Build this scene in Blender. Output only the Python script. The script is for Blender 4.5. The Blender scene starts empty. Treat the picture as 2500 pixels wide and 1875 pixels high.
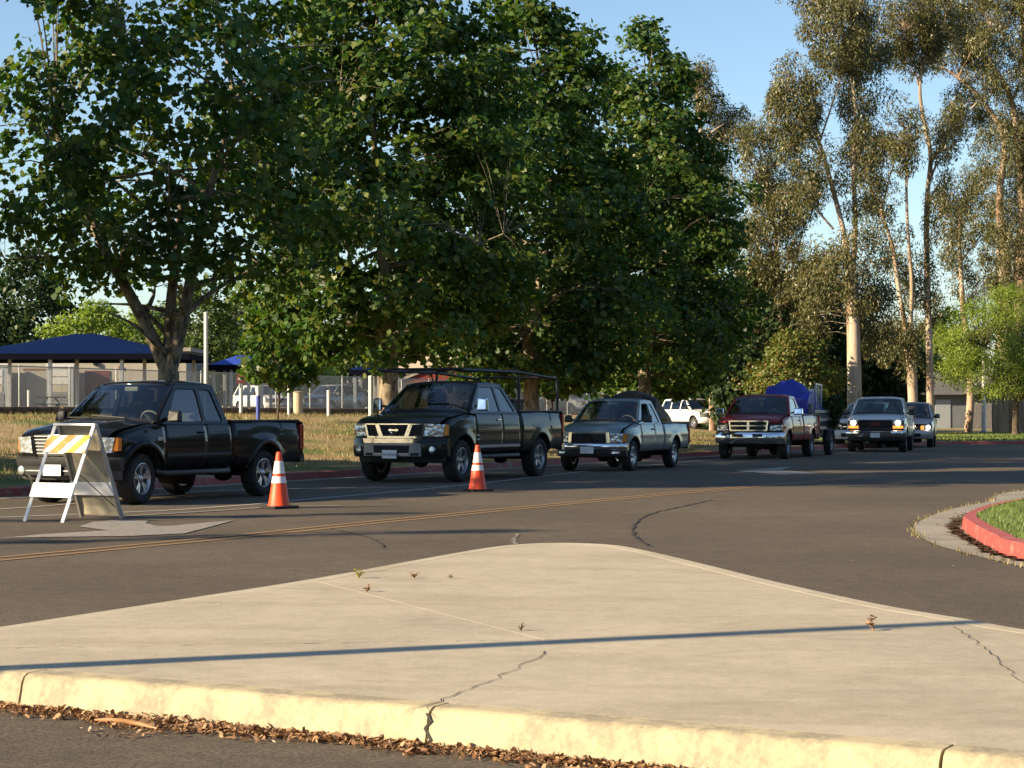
import bpy, bmesh, math, random
import numpy as np
from mathutils import Vector, Matrix, Euler

# ------------------------------------------------------------------ camera, sky, sun, exposure
SC = bpy.context.scene
COL = SC.collection
CAM_H = 1.29
FPX = 4800.0           # focal length in photo pixels (photo 2500 wide)
HORIZON = 1010.0
cam_data = bpy.data.cameras.new('camera')
cam_data.sensor_fit = 'HORIZONTAL'
cam_data.sensor_width = 36.0
cam_data.lens = FPX / 2500.0 * 36.0
cam_data.shift_y = (HORIZON - 937.5) / 2500.0
cam_data.clip_start = 0.1
cam_data.clip_end = 6000.0
cam = bpy.data.objects.new('camera', cam_data)
COL.objects.link(cam)
cam.location = (0, 0, CAM_H)
cam.rotation_euler = (math.radians(90), 0, 0)
SC.camera = cam

SUN_EL = math.radians(23.0)
SUN_H = Vector((-0.926, -0.376))          # horizontal direction towards the sun
world = bpy.data.worlds.new('World')
SC.world = world
world.use_nodes = True
wn = world.node_tree.nodes
wn.clear()
wo = wn.new('ShaderNodeOutputWorld')
wb_ = wn.new('ShaderNodeBackground')
sky = wn.new('ShaderNodeTexSky')
sky.sky_type = 'NISHITA'
sky.sun_disc = False
sky.sun_elevation = SUN_EL
sky.sun_rotation = math.atan2(SUN_H.x, SUN_H.y)
sky.altitude = 50
sky.air_density = 1.0
sky.dust_density = 0.25
sky.ozone_density = 2.5
wb_.inputs['Strength'].default_value = 0.078
world.node_tree.links.new(sky.outputs[0], wb_.inputs['Color'])
world.node_tree.links.new(wb_.outputs[0], wo.inputs['Surface'])

sun_data = bpy.data.lights.new('sun', 'SUN')
sun_data.energy = 5.0
sun_data.angle = math.radians(0.53)
sun_data.color = (1.0, 0.79, 0.51)
sun = bpy.data.objects.new('sun', sun_data)
COL.objects.link(sun)
sd = Vector((-SUN_H.x * math.cos(SUN_EL), -SUN_H.y * math.cos(SUN_EL), -math.sin(SUN_EL)))
sun.rotation_euler = sd.to_track_quat('-Z', 'Y').to_euler()
sun.location = (-40, -16, 30)

SC.view_settings.view_transform = 'Standard'
SC.view_settings.look = 'None'
SC.view_settings.exposure = 1.25
SC.view_settings.gamma = 1.0
SC.render.engine = 'CYCLES'
cy = SC.cycles
cy.use_denoising = True
cy.max_bounces = 6
cy.diffuse_bounces = 3
cy.glossy_bounces = 3
cy.transmission_bounces = 3
cy.transparent_max_bounces = 8
cy.sample_clamp_indirect = 6.0
cy.caustics_reflective = False
cy.caustics_refractive = False

R = math.radians
RNG = np.random.default_rng(11)
random.seed(5)

def G(px, py, z=0.0):
    """ground point seen at a photo pixel"""
    d = FPX * (CAM_H - z) / (py - HORIZON)
    return Vector(((px - 1250.0) / FPX * d, d, z))

def A(px, py, d):
    """point at depth d"""
    return Vector(((px - 1250.0) / FPX * d, d, CAM_H - (py - HORIZON) / FPX * d))

# ------------------------------------------------------------------ materials
MATS = {}
def newmat(name):
    m = bpy.data.materials.new(name)
    m.use_nodes = True
    MATS[name] = m
    nt = m.node_tree
    return m, nt, nt.nodes['Principled BSDF']

def simple(name, col, rough=0.5, metal=0.0, var=0.0, scale=8.0, bump=0.0, bscale=60.0, spec=0.5, coat=0.0):
    m, nt, p = newmat(name)
    p.inputs['Base Color'].default_value = (*col, 1)
    p.inputs['Roughness'].default_value = rough
    p.inputs['Metallic'].default_value = metal
    p.inputs['Specular IOR Level'].default_value = spec
    p.inputs['Coat Weight'].default_value = coat
    p.inputs['Coat Roughness'].default_value = 0.04
    tc = nt.nodes.new('ShaderNodeTexCoord')
    if var > 0:
        n = nt.nodes.new('ShaderNodeTexNoise')
        n.inputs['Scale'].default_value = scale
        n.inputs['Detail'].default_value = 6
        nt.links.new(tc.outputs['Object'], n.inputs['Vector'])
        r = nt.nodes.new('ShaderNodeValToRGB')
        r.color_ramp.elements[0].position = 0.3
        r.color_ramp.elements[1].position = 0.7
        r.color_ramp.elements[0].color = (*[c * (1 - var) for c in col], 1)
        r.color_ramp.elements[1].color = (*[min(1, c * (1 + var)) for c in col], 1)
        nt.links.new(n.outputs['Fac'], r.inputs['Fac'])
        nt.links.new(r.outputs['Color'], p.inputs['Base Color'])
    if bump > 0:
        n2 = nt.nodes.new('ShaderNodeTexNoise')
        n2.inputs['Scale'].default_value = bscale
        n2.inputs['Detail'].default_value = 5
        nt.links.new(tc.outputs['Object'], n2.inputs['Vector'])
        b = nt.nodes.new('ShaderNodeBump')
        b.inputs['Strength'].default_value = bump
        b.inputs['Distance'].default_value = 0.02
        nt.links.new(n2.outputs['Fac'], b.inputs['Height'])
        nt.links.new(b.outputs['Normal'], p.inputs['Normal'])
    return m

def mixramp(nt, fac_socket, c0, c1, p0=0.4, p1=0.6):
    r = nt.nodes.new('ShaderNodeValToRGB')
    r.color_ramp.elements[0].position = p0
    r.color_ramp.elements[1].position = p1
    r.color_ramp.elements[0].color = (*c0, 1)
    r.color_ramp.elements[1].color = (*c1, 1)
    nt.links.new(fac_socket, r.inputs['Fac'])
    return r.outputs['Color']

def noise(nt, scale, detail=5, rough=0.55, stretch=None, coord='Object', dist=0.0):
    tc = nt.nodes.new('ShaderNodeTexCoord')
    n = nt.nodes.new('ShaderNodeTexNoise')
    n.inputs['Scale'].default_value = scale
    n.inputs['Detail'].default_value = detail
    n.inputs['Roughness'].default_value = rough
    n.inputs['Distortion'].default_value = dist
    if stretch:
        mp = nt.nodes.new('ShaderNodeMapping')
        mp.inputs['Scale'].default_value = stretch
        nt.links.new(tc.outputs[coord], mp.inputs['Vector'])
        nt.links.new(mp.outputs['Vector'], n.inputs['Vector'])
    else:
        nt.links.new(tc.outputs[coord], n.inputs['Vector'])
    return n.outputs['Fac']

def mixcol(nt, fac, a, b, mode='MIX'):
    x = nt.nodes.new('ShaderNodeMix')
    x.data_type = 'RGBA'
    x.blend_type = mode
    if isinstance(fac, float):
        x.inputs[0].default_value = fac
    else:
        nt.links.new(fac, x.inputs[0])
    for sock, v in ((x.inputs[6], a), (x.inputs[7], b)):
        if isinstance(v, tuple):
            sock.default_value = (*v, 1)
        else:
            nt.links.new(v, sock)
    return x.outputs[2]

def bump(nt, p, h, strength, dist=0.01):
    b = nt.nodes.new('ShaderNodeBump')
    b.inputs['Strength'].default_value = strength
    b.inputs['Distance'].default_value = dist
    nt.links.new(h, b.inputs['Height'])
    nt.links.new(b.outputs['Normal'], p.inputs['Normal'])

# asphalt
m, nt, p = newmat('asphalt')
p.inputs['Roughness'].default_value = 0.92
p.inputs['Specular IOR Level'].default_value = 0.2
n1 = noise(nt, 0.22, 5, 0.55)
n2 = noise(nt, 46, 3, 0.75)
n3 = noise(nt, 7.0, 6, 0.8)
n4 = noise(nt, 1.1, 4, 0.6)
vz = nt.nodes.new('ShaderNodeTexVoronoi'); vz.inputs['Scale'].default_value = 38.0
tcz = nt.nodes.new('ShaderNodeTexCoord'); nt.links.new(tcz.outputs['Object'], vz.inputs['Vector'])
ca = mixramp(nt, n1, (0.088, 0.076, 0.062), (0.122, 0.105, 0.084), 0.35, 0.68)
cb = mixramp(nt, n2, (0.5, 0.5, 0.5), (1.55, 1.5, 1.4), 0.3, 0.7)
cc = mixramp(nt, n3, (0.72, 0.72, 0.73), (1.25, 1.23, 1.18), 0.3, 0.7)
cd = mixramp(nt, n4, (0.93, 0.93, 0.94), (1.06, 1.05, 1.04), 0.35, 0.65)
ce = mixramp(nt, vz.outputs['Distance'], (1.5, 1.45, 1.35), (0.92, 0.92, 0.92), 0.05, 0.35)
c = mixcol(nt, 1.0, ca, cb, 'MULTIPLY')
c = mixcol(nt, 1.0, c, cc, 'MULTIPLY')
c = mixcol(nt, 1.0, c, cd, 'MULTIPLY')
c = mixcol(nt, 0.6, c, mixcol(nt, 1.0, c, ce, 'MULTIPLY'))
nt.links.new(c, p.inputs['Base Color'])
bump(nt, p, n2, 0.6, 0.006)

# concrete of the traffic island
def concrete(name, c0, c1, stain=(0.62, 0.6, 0.58)):
    m, nt, p = newmat(name)
    p.inputs['Roughness'].default_value = 0.85
    p.inputs['Specular IOR Level'].default_value = 0.3
    n1 = noise(nt, 0.8, 7, 0.62)
    n2 = noise(nt, 55, 5, 0.7)
    n3 = noise(nt, 1.1, 6, 0.62, (0.5, 1.1, 1), dist=0.9)
    n4 = noise(nt, 7, 8, 0.75)
    ca = mixramp(nt, n1, c0, c1, 0.3, 0.7)
    cb = mixramp(nt, n2, (0.86, 0.86, 0.86), (1.1, 1.1, 1.1), 0.3, 0.7)
    cs = mixramp(nt, n3, stain, (1, 1, 1), 0.30, 0.52)
    cd = mixramp(nt, n4, (0.88, 0.87, 0.85), (1.05, 1.05, 1.05), 0.33, 0.6)
    c = mixcol(nt, 1.0, ca, cb, 'MULTIPLY')
    c = mixcol(nt, 0.55, c, mixcol(nt, 1.0, c, cs, 'MULTIPLY'))
    c = mixcol(nt, 1.0, c, cd, 'MULTIPLY')
    nt.links.new(c, p.inputs['Base Color'])
    bump(nt, p, n2, 0.25, 0.003)
    return m
concrete('concrete', (0.37, 0.325, 0.245), (0.47, 0.415, 0.315), (0.7, 0.67, 0.62))
concrete('kerb_concrete', (0.40, 0.355, 0.27), (0.49, 0.435, 0.33), (0.75, 0.72, 0.66))
concrete('gutter_concrete', (0.24, 0.225, 0.185), (0.34, 0.31, 0.25), (0.45, 0.40, 0.33))

# weathered yellow paint over concrete
m, nt, p = newmat('yellow_kerb_paint')
p.inputs['Roughness'].default_value = 0.75
n1 = noise(nt, 4.2, 9, 0.74, (1, 1, 0.7))
n2 = noise(nt, 40, 5, 0.7)
cp = mixramp(nt, n2, (0.42, 0.355, 0.215), (0.50, 0.425, 0.265), 0.3, 0.7)
cw = mixramp(nt, n2, (0.22, 0.19, 0.125), (0.36, 0.31, 0.215), 0.3, 0.7)
f = mixramp(nt, n1, (0, 0, 0), (1, 1, 1), 0.43, 0.56)
nt.links.new(mixcol(nt, f, cw, cp), p.inputs['Base Color'])
bump(nt, p, n2, 0.35, 0.004)

def painted_kerb(name, col, bare=(0.30, 0.25, 0.2)):
    m, nt, p = newmat(name)
    p.inputs['Roughness'].default_value = 0.7
    n1 = noise(nt, 5.0, 9, 0.7)
    n2 = noise(nt, 30, 5, 0.7)
    cp = mixramp(nt, n2, tuple(c * 0.8 for c in col), tuple(c * 1.15 for c in col), 0.3, 0.7)
    f = mixramp(nt, n1, (0, 0, 0), (1, 1, 1), 0.34, 0.46)
    nt.links.new(mixcol(nt, f, bare, cp), p.inputs['Base Color'])
    bump(nt, p, n2, 0.3, 0.004)
    return m
painted_kerb('red_kerb_paint', (0.33, 0.075, 0.055))
painted_kerb('bright_red_kerb_paint', (0.33, 0.065, 0.055), (0.30, 0.17, 0.14))

def road_paint(name, col, wear0=0.36, wear1=0.6):
    m, nt, p = newmat(name)
    p.inputs['Roughness'].default_value = 0.7
    n1 = noise(nt, 14, 9, 0.78)
    f = mixramp(nt, n1, (0, 0, 0), (1, 1, 1), wear0, wear1)
    nt.links.new(mixcol(nt, f, (0.1, 0.09, 0.078), col), p.inputs['Base Color'])
    return m
road_paint('white_road_paint', (0.40, 0.375, 0.335), 0.28, 0.55)
road_paint('worn_road_paint', (0.31, 0.285, 0.25), 0.3, 0.6)
road_paint('yellow_road_paint', (0.36, 0.2, 0.06), 0.3, 0.62)
simple('joint_grit', (0.17, 0.145, 0.105), 0.95, var=0.4, scale=30)
simple('crack_tar', (0.022, 0.02, 0.018), 0.8)
simple('dirt_ground', (0.13, 0.11, 0.07), 0.95, var=0.35, scale=0.2)

# field: dry straw and green patches
m, nt, p = newmat('field')
p.inputs['Roughness'].default_value = 0.95
p.inputs['Specular IOR Level'].default_value = 0.1
n1 = noise(nt, 0.16, 6, 0.62, (1, 0.6, 1), 'Object')
n2 = noise(nt, 9, 8, 0.75)
n3 = noise(nt, 0.5, 6, 0.6)
dry = mixramp(nt, n2, (0.26, 0.19, 0.10), (0.42, 0.33, 0.18), 0.3, 0.7)
grn = mixramp(nt, n2, (0.07, 0.105, 0.028), (0.16, 0.2, 0.06), 0.3, 0.7)
drt = mixramp(nt, n2, (0.24, 0.15, 0.075), (0.36, 0.24, 0.13), 0.3, 0.7)
f1 = mixramp(nt, n1, (0, 0, 0), (1, 1, 1), 0.46, 0.58)
f2 = mixramp(nt, n3, (0, 0, 0), (1, 1, 1), 0.52, 0.62)
c = mixcol(nt, f1, dry, grn)
c = mixcol(nt, f2, c, drt)
nt.links.new(c, p.inputs['Base Color'])
bump(nt, p, n2, 0.8, 0.05)

m, nt, p = newmat('lawn')
p.inputs['Roughness'].default_value = 0.95
n2 = noise(nt, 14, 8, 0.75)
nt.links.new(mixramp(nt, n2, (0.08, 0.13, 0.03), (0.20, 0.25, 0.07), 0.3, 0.7), p.inputs['Base Color'])
bump(nt, p, n2, 0.8, 0.03)

# leaves
def leafmat(name, cols, trans=0.38, gloss=0.025, trans_tint=(1.25, 1.35, 0.5)):
    m = bpy.data.materials.new(name)
    m.use_nodes = True
    MATS[name] = m
    nt = m.node_tree
    nt.nodes.clear()
    out = nt.nodes.new('ShaderNodeOutputMaterial')
    geo = nt.nodes.new('ShaderNodeNewGeometry')
    ramp = nt.nodes.new('ShaderNodeValToRGB')
    el = ramp.color_ramp.elements
    while len(el) < len(cols):
        el.new(0.5)
    for i, c in enumerate(cols):
        el[i].position = i / (len(cols) - 1)
        el[i].color = (*c, 1)
    nt.links.new(geo.outputs['Random Per Island'], ramp.inputs['Fac'])
    dif = nt.nodes.new('ShaderNodeBsdfDiffuse')
    tra = nt.nodes.new('ShaderNodeBsdfTranslucent')
    glo = nt.nodes.new('ShaderNodeBsdfGlossy')
    glo.inputs['Roughness'].default_value = 0.45
    glo.inputs['Color'].default_value = (0.8, 0.8, 0.8, 1)
    nt.links.new(ramp.outputs['Color'], dif.inputs['Color'])
    tint = mixcol(nt, 1.0, ramp.outputs['Color'], trans_tint, 'MULTIPLY')
    nt.links.new(tint, tra.inputs['Color'])
    mx = nt.nodes.new('ShaderNodeMixShader')
    mx.inputs[0].default_value = trans
    nt.links.new(dif.outputs[0], mx.inputs[1])
    nt.links.new(tra.outputs[0], mx.inputs[2])
    mg = nt.nodes.new('ShaderNodeMixShader')
    mg.inputs[0].default_value = gloss
    nt.links.new(mx.outputs[0], mg.inputs[1])
    nt.links.new(glo.outputs[0], mg.inputs[2])
    nt.links.new(mg.outputs[0], out.inputs['Surface'])
    return m
leafmat('sycamore_leaf', [(0.024, 0.064, 0.016), (0.038, 0.092, 0.020), (0.060, 0.122, 0.024), (0.092, 0.145, 0.028), (0.15, 0.165, 0.034)], 0.40)
leafmat('euc_leaf', [(0.08, 0.095, 0.034), (0.12, 0.125, 0.042), (0.10, 0.12, 0.045), (0.15, 0.135, 0.045), (0.18, 0.13, 0.055)], 0.22, 0.05, (1.1, 1.1, 0.6))
leafmat('bright_leaf', [(0.16, 0.23, 0.035), (0.2, 0.28, 0.045), (0.25, 0.32, 0.06)], 0.42)
leafmat('dark_leaf', [(0.02, 0.042, 0.012), (0.03, 0.055, 0.016), (0.045, 0.07, 0.02)], 0.2)
leafmat('shrub_leaf', [(0.07, 0.11, 0.022), (0.11, 0.15, 0.03), (0.15, 0.16, 0.036), (0.21, 0.12, 0.045)], 0.3)
leafmat('mid_leaf', [(0.05, 0.085, 0.02), (0.075, 0.115, 0.025), (0.10, 0.14, 0.03)], 0.35)
leafmat('weed_leaf', [(0.25, 0.24, 0.06), (0.34, 0.3, 0.08), (0.4, 0.34, 0.12)], 0.3)
leafmat('grass_blade', [(0.09, 0.15, 0.03), (0.15, 0.21, 0.05), (0.2, 0.25, 0.07)], 0.3, 0.03)
leafmat('dry_blade', [(0.28, 0.2, 0.1), (0.38, 0.29, 0.15), (0.2, 0.19, 0.07), (0.12, 0.15, 0.045)], 0.25, 0.02, (1.1, 1.0, 0.8))
leafmat('litter_leaf', [(0.13, 0.065, 0.03), (0.26, 0.13, 0.06), (0.40, 0.23, 0.11), (0.50, 0.34, 0.19), (0.22, 0.12, 0.06), (0.10, 0.05, 0.028)], 0.1, 0.04, (1.1, 0.9, 0.7))

leafmat('soil_scrap', [(0.05, 0.03, 0.018), (0.09, 0.05, 0.03), (0.15, 0.085, 0.045)], 0.0, 0.02)

def barkmat(name, c0, c1, c2, sc=3.0, st=(1, 1, 0.35)):
    m, nt, p = newmat(name)
    p.inputs['Roughness'].default_value = 0.85
    p.inputs['Specular IOR Level'].default_value = 0.2
    a = noise(nt, sc, 5, 0.6, st, dist=0.6)
    b = noise(nt, sc * 2.7, 6, 0.6, st)
    d = noise(nt, sc * 14, 5, 0.7, st)
    c = mixcol(nt, mixramp(nt, a, (0, 0, 0), (1, 1, 1), 0.42, 0.52), c0, c1)
    c = mixcol(nt, mixramp(nt, b, (0, 0, 0), (1, 1, 1), 0.5, 0.6), c, c2)
    c = mixcol(nt, 1.0, c, mixramp(nt, d, (0.75, 0.75, 0.75), (1.15, 1.15, 1.15), 0.3, 0.7), 'MULTIPLY')
    nt.links.new(c, p.inputs['Base Color'])
    bump(nt, p, d, 0.6, 0.02)
    return m
barkmat('sycamore_bark', (0.17, 0.14, 0.105), (0.30, 0.25, 0.18), (0.10, 0.08, 0.06))
barkmat('euc_bark', (0.52, 0.43, 0.33), (0.40, 0.29, 0.2), (0.26, 0.17, 0.115), 0.7, (1, 1, 0.14))
barkmat('euc_base_bark', (0.40, 0.33, 0.25), (0.29, 0.23, 0.17), (0.18, 0.13, 0.09), 1.2, (1, 1, 0.3))
barkmat('dark_bark', (0.09, 0.07, 0.05), (0.13, 0.1, 0.075), (0.06, 0.05, 0.04))
barkmat('log_wood', (0.16, 0.09, 0.05), (0.23, 0.135, 0.075), (0.10, 0.06, 0.035), 2.0, (0.3, 1, 1))

# vehicle materials
def paint(name, col, metal=0.0, flake=0.0, rough=0.35, dust=0.12):
    m, nt, p = newmat(name)
    p.inputs['Metallic'].default_value = metal
    p.inputs['Roughness'].default_value = rough
    p.inputs['Coat Weight'].default_value = 0.7
    p.inputs['Coat IOR'].default_value = 1.4
    p.inputs['Specular IOR Level'].default_value = 0.05
    p.inputs['Coat Roughness'].default_value = 0.05
    n1 = noise(nt, 3.0, 6, 0.65)
    n2 = noise(nt, 1.2, 3, 0.5)
    f = mixramp(nt, n1, (0, 0, 0), (dust, dust, dust), 0.4, 0.75)
    nt.links.new(mixcol(nt, f, col, (0.30, 0.25, 0.18)), p.inputs['Base Color'])
    bump(nt, p, n2, 0.03, 0.01)
    return m
paint('black_paint', (0.004, 0.004, 0.005), dust=0.012)
paint('charcoal_paint', (0.013, 0.017, 0.016), 0.0, dust=0.02)
paint('silver_green_paint', (0.20, 0.245, 0.245), 0.45, rough=0.36, dust=0.03)
paint('red_paint', (0.26, 0.014, 0.022), 0.0, dust=0.08)
paint('white_paint', (0.72, 0.72, 0.71), dust=0.12)
paint('pale_silver_paint', (0.50, 0.48, 0.46), 0.5, dust=0.1)
paint('grey_paint', (0.2, 0.22, 0.24), 0.4, dust=0.1)
simple('chrome', (0.78, 0.79, 0.8), 0.12, 1.0, bump=0.05, bscale=6)
simple('alloy', (0.50, 0.51, 0.53), 0.32, 0.85, var=0.12, scale=20)
simple('dull_alloy', (0.36, 0.37, 0.38), 0.4, 0.8, var=0.15, scale=20)
simple('rubber', (0.018, 0.017, 0.016), 0.85, var=0.3, scale=30, bump=0.3, bscale=120)
simple('black_plastic', (0.018, 0.018, 0.019), 0.55, var=0.2, scale=20)
simple('grey_plastic', (0.06, 0.06, 0.06), 0.6, var=0.15)
simple('chassis', (0.012, 0.012, 0.012), 0.8, var=0.3)
simple('interior', (0.055, 0.05, 0.045), 0.8, var=0.15)
simple('dash_grey', (0.22, 0.215, 0.19), 0.7, var=0.1)
simple('red_lens', (0.35, 0.012, 0.01), 0.12, spec=0.8, coat=0.6)
simple('amber_lens', (0.62, 0.2, 0.02), 0.12, spec=0.8, coat=0.6)
simple('plate', (0.72, 0.73, 0.74), 0.4, var=0.06)
simple('plate_ink', (0.05, 0.06, 0.16), 0.5)
simple('emblem_red', (0.32, 0.03, 0.025), 0.35)
simple('mirror_face', (0.8, 0.83, 0.86), 0.02, 1.0)

m, nt, p = newmat('headlamp')
p.inputs['Metallic'].default_value = 0.55
p.inputs['Roughness'].default_value = 0.12
p.inputs['Coat Weight'].default_value = 1.0
vo = nt.nodes.new('ShaderNodeTexVoronoi')
vo.inputs['Scale'].default_value = 11
tcx = nt.nodes.new('ShaderNodeTexCoord')
nt.links.new(tcx.outputs['Object'], vo.inputs['Vector'])
nt.links.new(mixramp(nt, vo.outputs['Distance'], (0.85, 0.87, 0.86), (0.42, 0.45, 0.45), 0.1, 0.6), p.inputs['Base Color'])
bump(nt, p, vo.outputs['Distance'], 0.6, 0.03)

def emis(name, col, strength):
    m, nt, p = newmat(name)
    p.inputs['Base Color'].default_value = (*col, 1)
    p.inputs['Emission Color'].default_value = (*col, 1)
    p.inputs['Emission Strength'].default_value = strength
    return m
emis('lit_headlamp', (1.0, 0.86, 0.66), 9.0)
emis('lit_amber', (1.0, 0.35, 0.06), 0.7)

def glass(name, tint, ior=1.5, refl=0.9):
    m = bpy.data.materials.new(name)
    m.use_nodes = True
    MATS[name] = m
    nt = m.node_tree
    nt.nodes.clear()
    out = nt.nodes.new('ShaderNodeOutputMaterial')
    tr = nt.nodes.new('ShaderNodeBsdfTransparent')
    tr.inputs['Color'].default_value = (*tint, 1)
    gl = nt.nodes.new('ShaderNodeBsdfGlossy')
    gl.inputs['Roughness'].default_value = 0.03
    gl.inputs['Color'].default_value = (refl, refl, refl, 1)
    lw = nt.nodes.new('ShaderNodeLayerWeight')
    lw.inputs['Blend'].default_value = 0.5
    pw = nt.nodes.new('ShaderNodeMath'); pw.operation = 'POWER'; pw.inputs[1].default_value = 4.0
    nt.links.new(lw.outputs['Facing'], pw.inputs[0])
    fr = nt.nodes.new('ShaderNodeMath'); fr.operation = 'MULTIPLY_ADD'
    fr.inputs[1].default_value = 1.0 - ior; fr.inputs[2].default_value = ior
    nt.links.new(pw.outputs[0], fr.inputs[0])
    mx = nt.nodes.new('ShaderNodeMixShader')
    nt.links.new(fr.outputs[0], mx.inputs[0])
    nt.links.new(tr.outputs[0], mx.inputs[1])
    nt.links.new(gl.outputs[0], mx.inputs[2])
    nt.links.new(mx.outputs[0], out.inputs['Surface'])
    return m
glass('windshield_glass', (0.62, 0.68, 0.66), 0.10)
glass('side_glass', (0.5, 0.56, 0.55), 0.10)
glass('tinted_glass', (0.10, 0.11, 0.11), 0.08)

# misc
simple('cone_orange', (0.82, 0.07, 0.012), 0.5, var=0.12, scale=14)
simple('sheeting_white', (0.80, 0.80, 0.79), 0.4, var=0.06, scale=20)
simple('sheeting_orange', (0.80, 0.33, 0.03), 0.45, var=0.08, scale=20)
simple('barricade_white', (0.88, 0.88, 0.86), 0.5, var=0.06, scale=12)
simple('plywood', (0.36, 0.325, 0.245), 0.8, var=0.12, scale=5, bump=0.15, bscale=30)
simple('aluminium', (0.42, 0.43, 0.43), 0.45, 0.7, var=0.12)
simple('galvanised', (0.36, 0.38, 0.38), 0.5, 0.6, var=0.15, scale=10)
simple('white_steel', (0.72, 0.70, 0.66), 0.5, var=0.06)
simple('blue_steel', (0.06, 0.09, 0.36), 0.5, var=0.1)
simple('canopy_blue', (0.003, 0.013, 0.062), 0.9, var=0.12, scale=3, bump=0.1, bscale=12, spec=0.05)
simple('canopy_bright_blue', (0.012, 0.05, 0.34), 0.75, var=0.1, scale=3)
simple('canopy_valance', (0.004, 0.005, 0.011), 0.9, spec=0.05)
simple('stucco', (0.36, 0.34, 0.29), 0.9, var=0.1, scale=3, bump=0.3, bscale=40)
simple('stucco_tan', (0.50, 0.40, 0.28), 0.9, var=0.08, scale=3, bump=0.3, bscale=40)
simple('door_maroon', (0.10, 0.02, 0.018), 0.6, var=0.1)
simple('door_grey', (0.27, 0.26, 0.23), 0.6, var=0.08)
simple('gable_red', (0.17, 0.025, 0.02), 0.7, var=0.15)
simple('roof_shingle', (0.30, 0.27, 0.235), 0.9, var=0.2, scale=6)
simple('house_wall', (0.13, 0.145, 0.16), 0.85, var=0.12, scale=3)
simple('house_roof', (0.10, 0.095, 0.09), 0.9, var=0.25, scale=5)
simple('fence_board', (0.15, 0.14, 0.135), 0.9, var=0.25, scale=6)
simple('pale_panel', (0.27, 0.30, 0.33), 0.6, var=0.08)
simple('tarp_blue', (0.02, 0.035, 0.34), 0.5, var=0.2, scale=5, bump=0.4, bscale=9)
simple('tarp_black', (0.013, 0.013, 0.013), 0.6, var=0.3, scale=6, bump=0.4, bscale=8)
simple('appliance_white', (0.50, 0.52, 0.53), 0.4, var=0.1)
simple('cardboard', (0.36, 0.22, 0.1), 0.85, var=0.12)
simple('steel_dark', (0.03, 0.03, 0.032), 0.5, 0.5, var=0.2)
simple('stake_steel', (0.16, 0.18, 0.2), 0.5, 0.5, var=0.2)
simple('skin', (0.42, 0.25, 0.17), 0.6, var=0.08)
simple('hair', (0.03, 0.02, 0.015), 0.7)
simple('shirt_grey', (0.16, 0.17, 0.19), 0.9, var=0.1)
simple('shirt_blue', (0.06, 0.08, 0.13), 0.9, var=0.1)
simple('trousers', (0.04, 0.045, 0.06), 0.9)
simple('hivis', (0.62, 0.75, 0.12), 0.8, var=0.1)
simple('pole_concrete', (0.40, 0.39, 0.36), 0.85, var=0.1)
simple('brown_debris', (0.16, 0.09, 0.05), 0.9, var=0.3, scale=5)
simple('garage_door', (0.32, 0.31, 0.30), 0.7, var=0.05)

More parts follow.
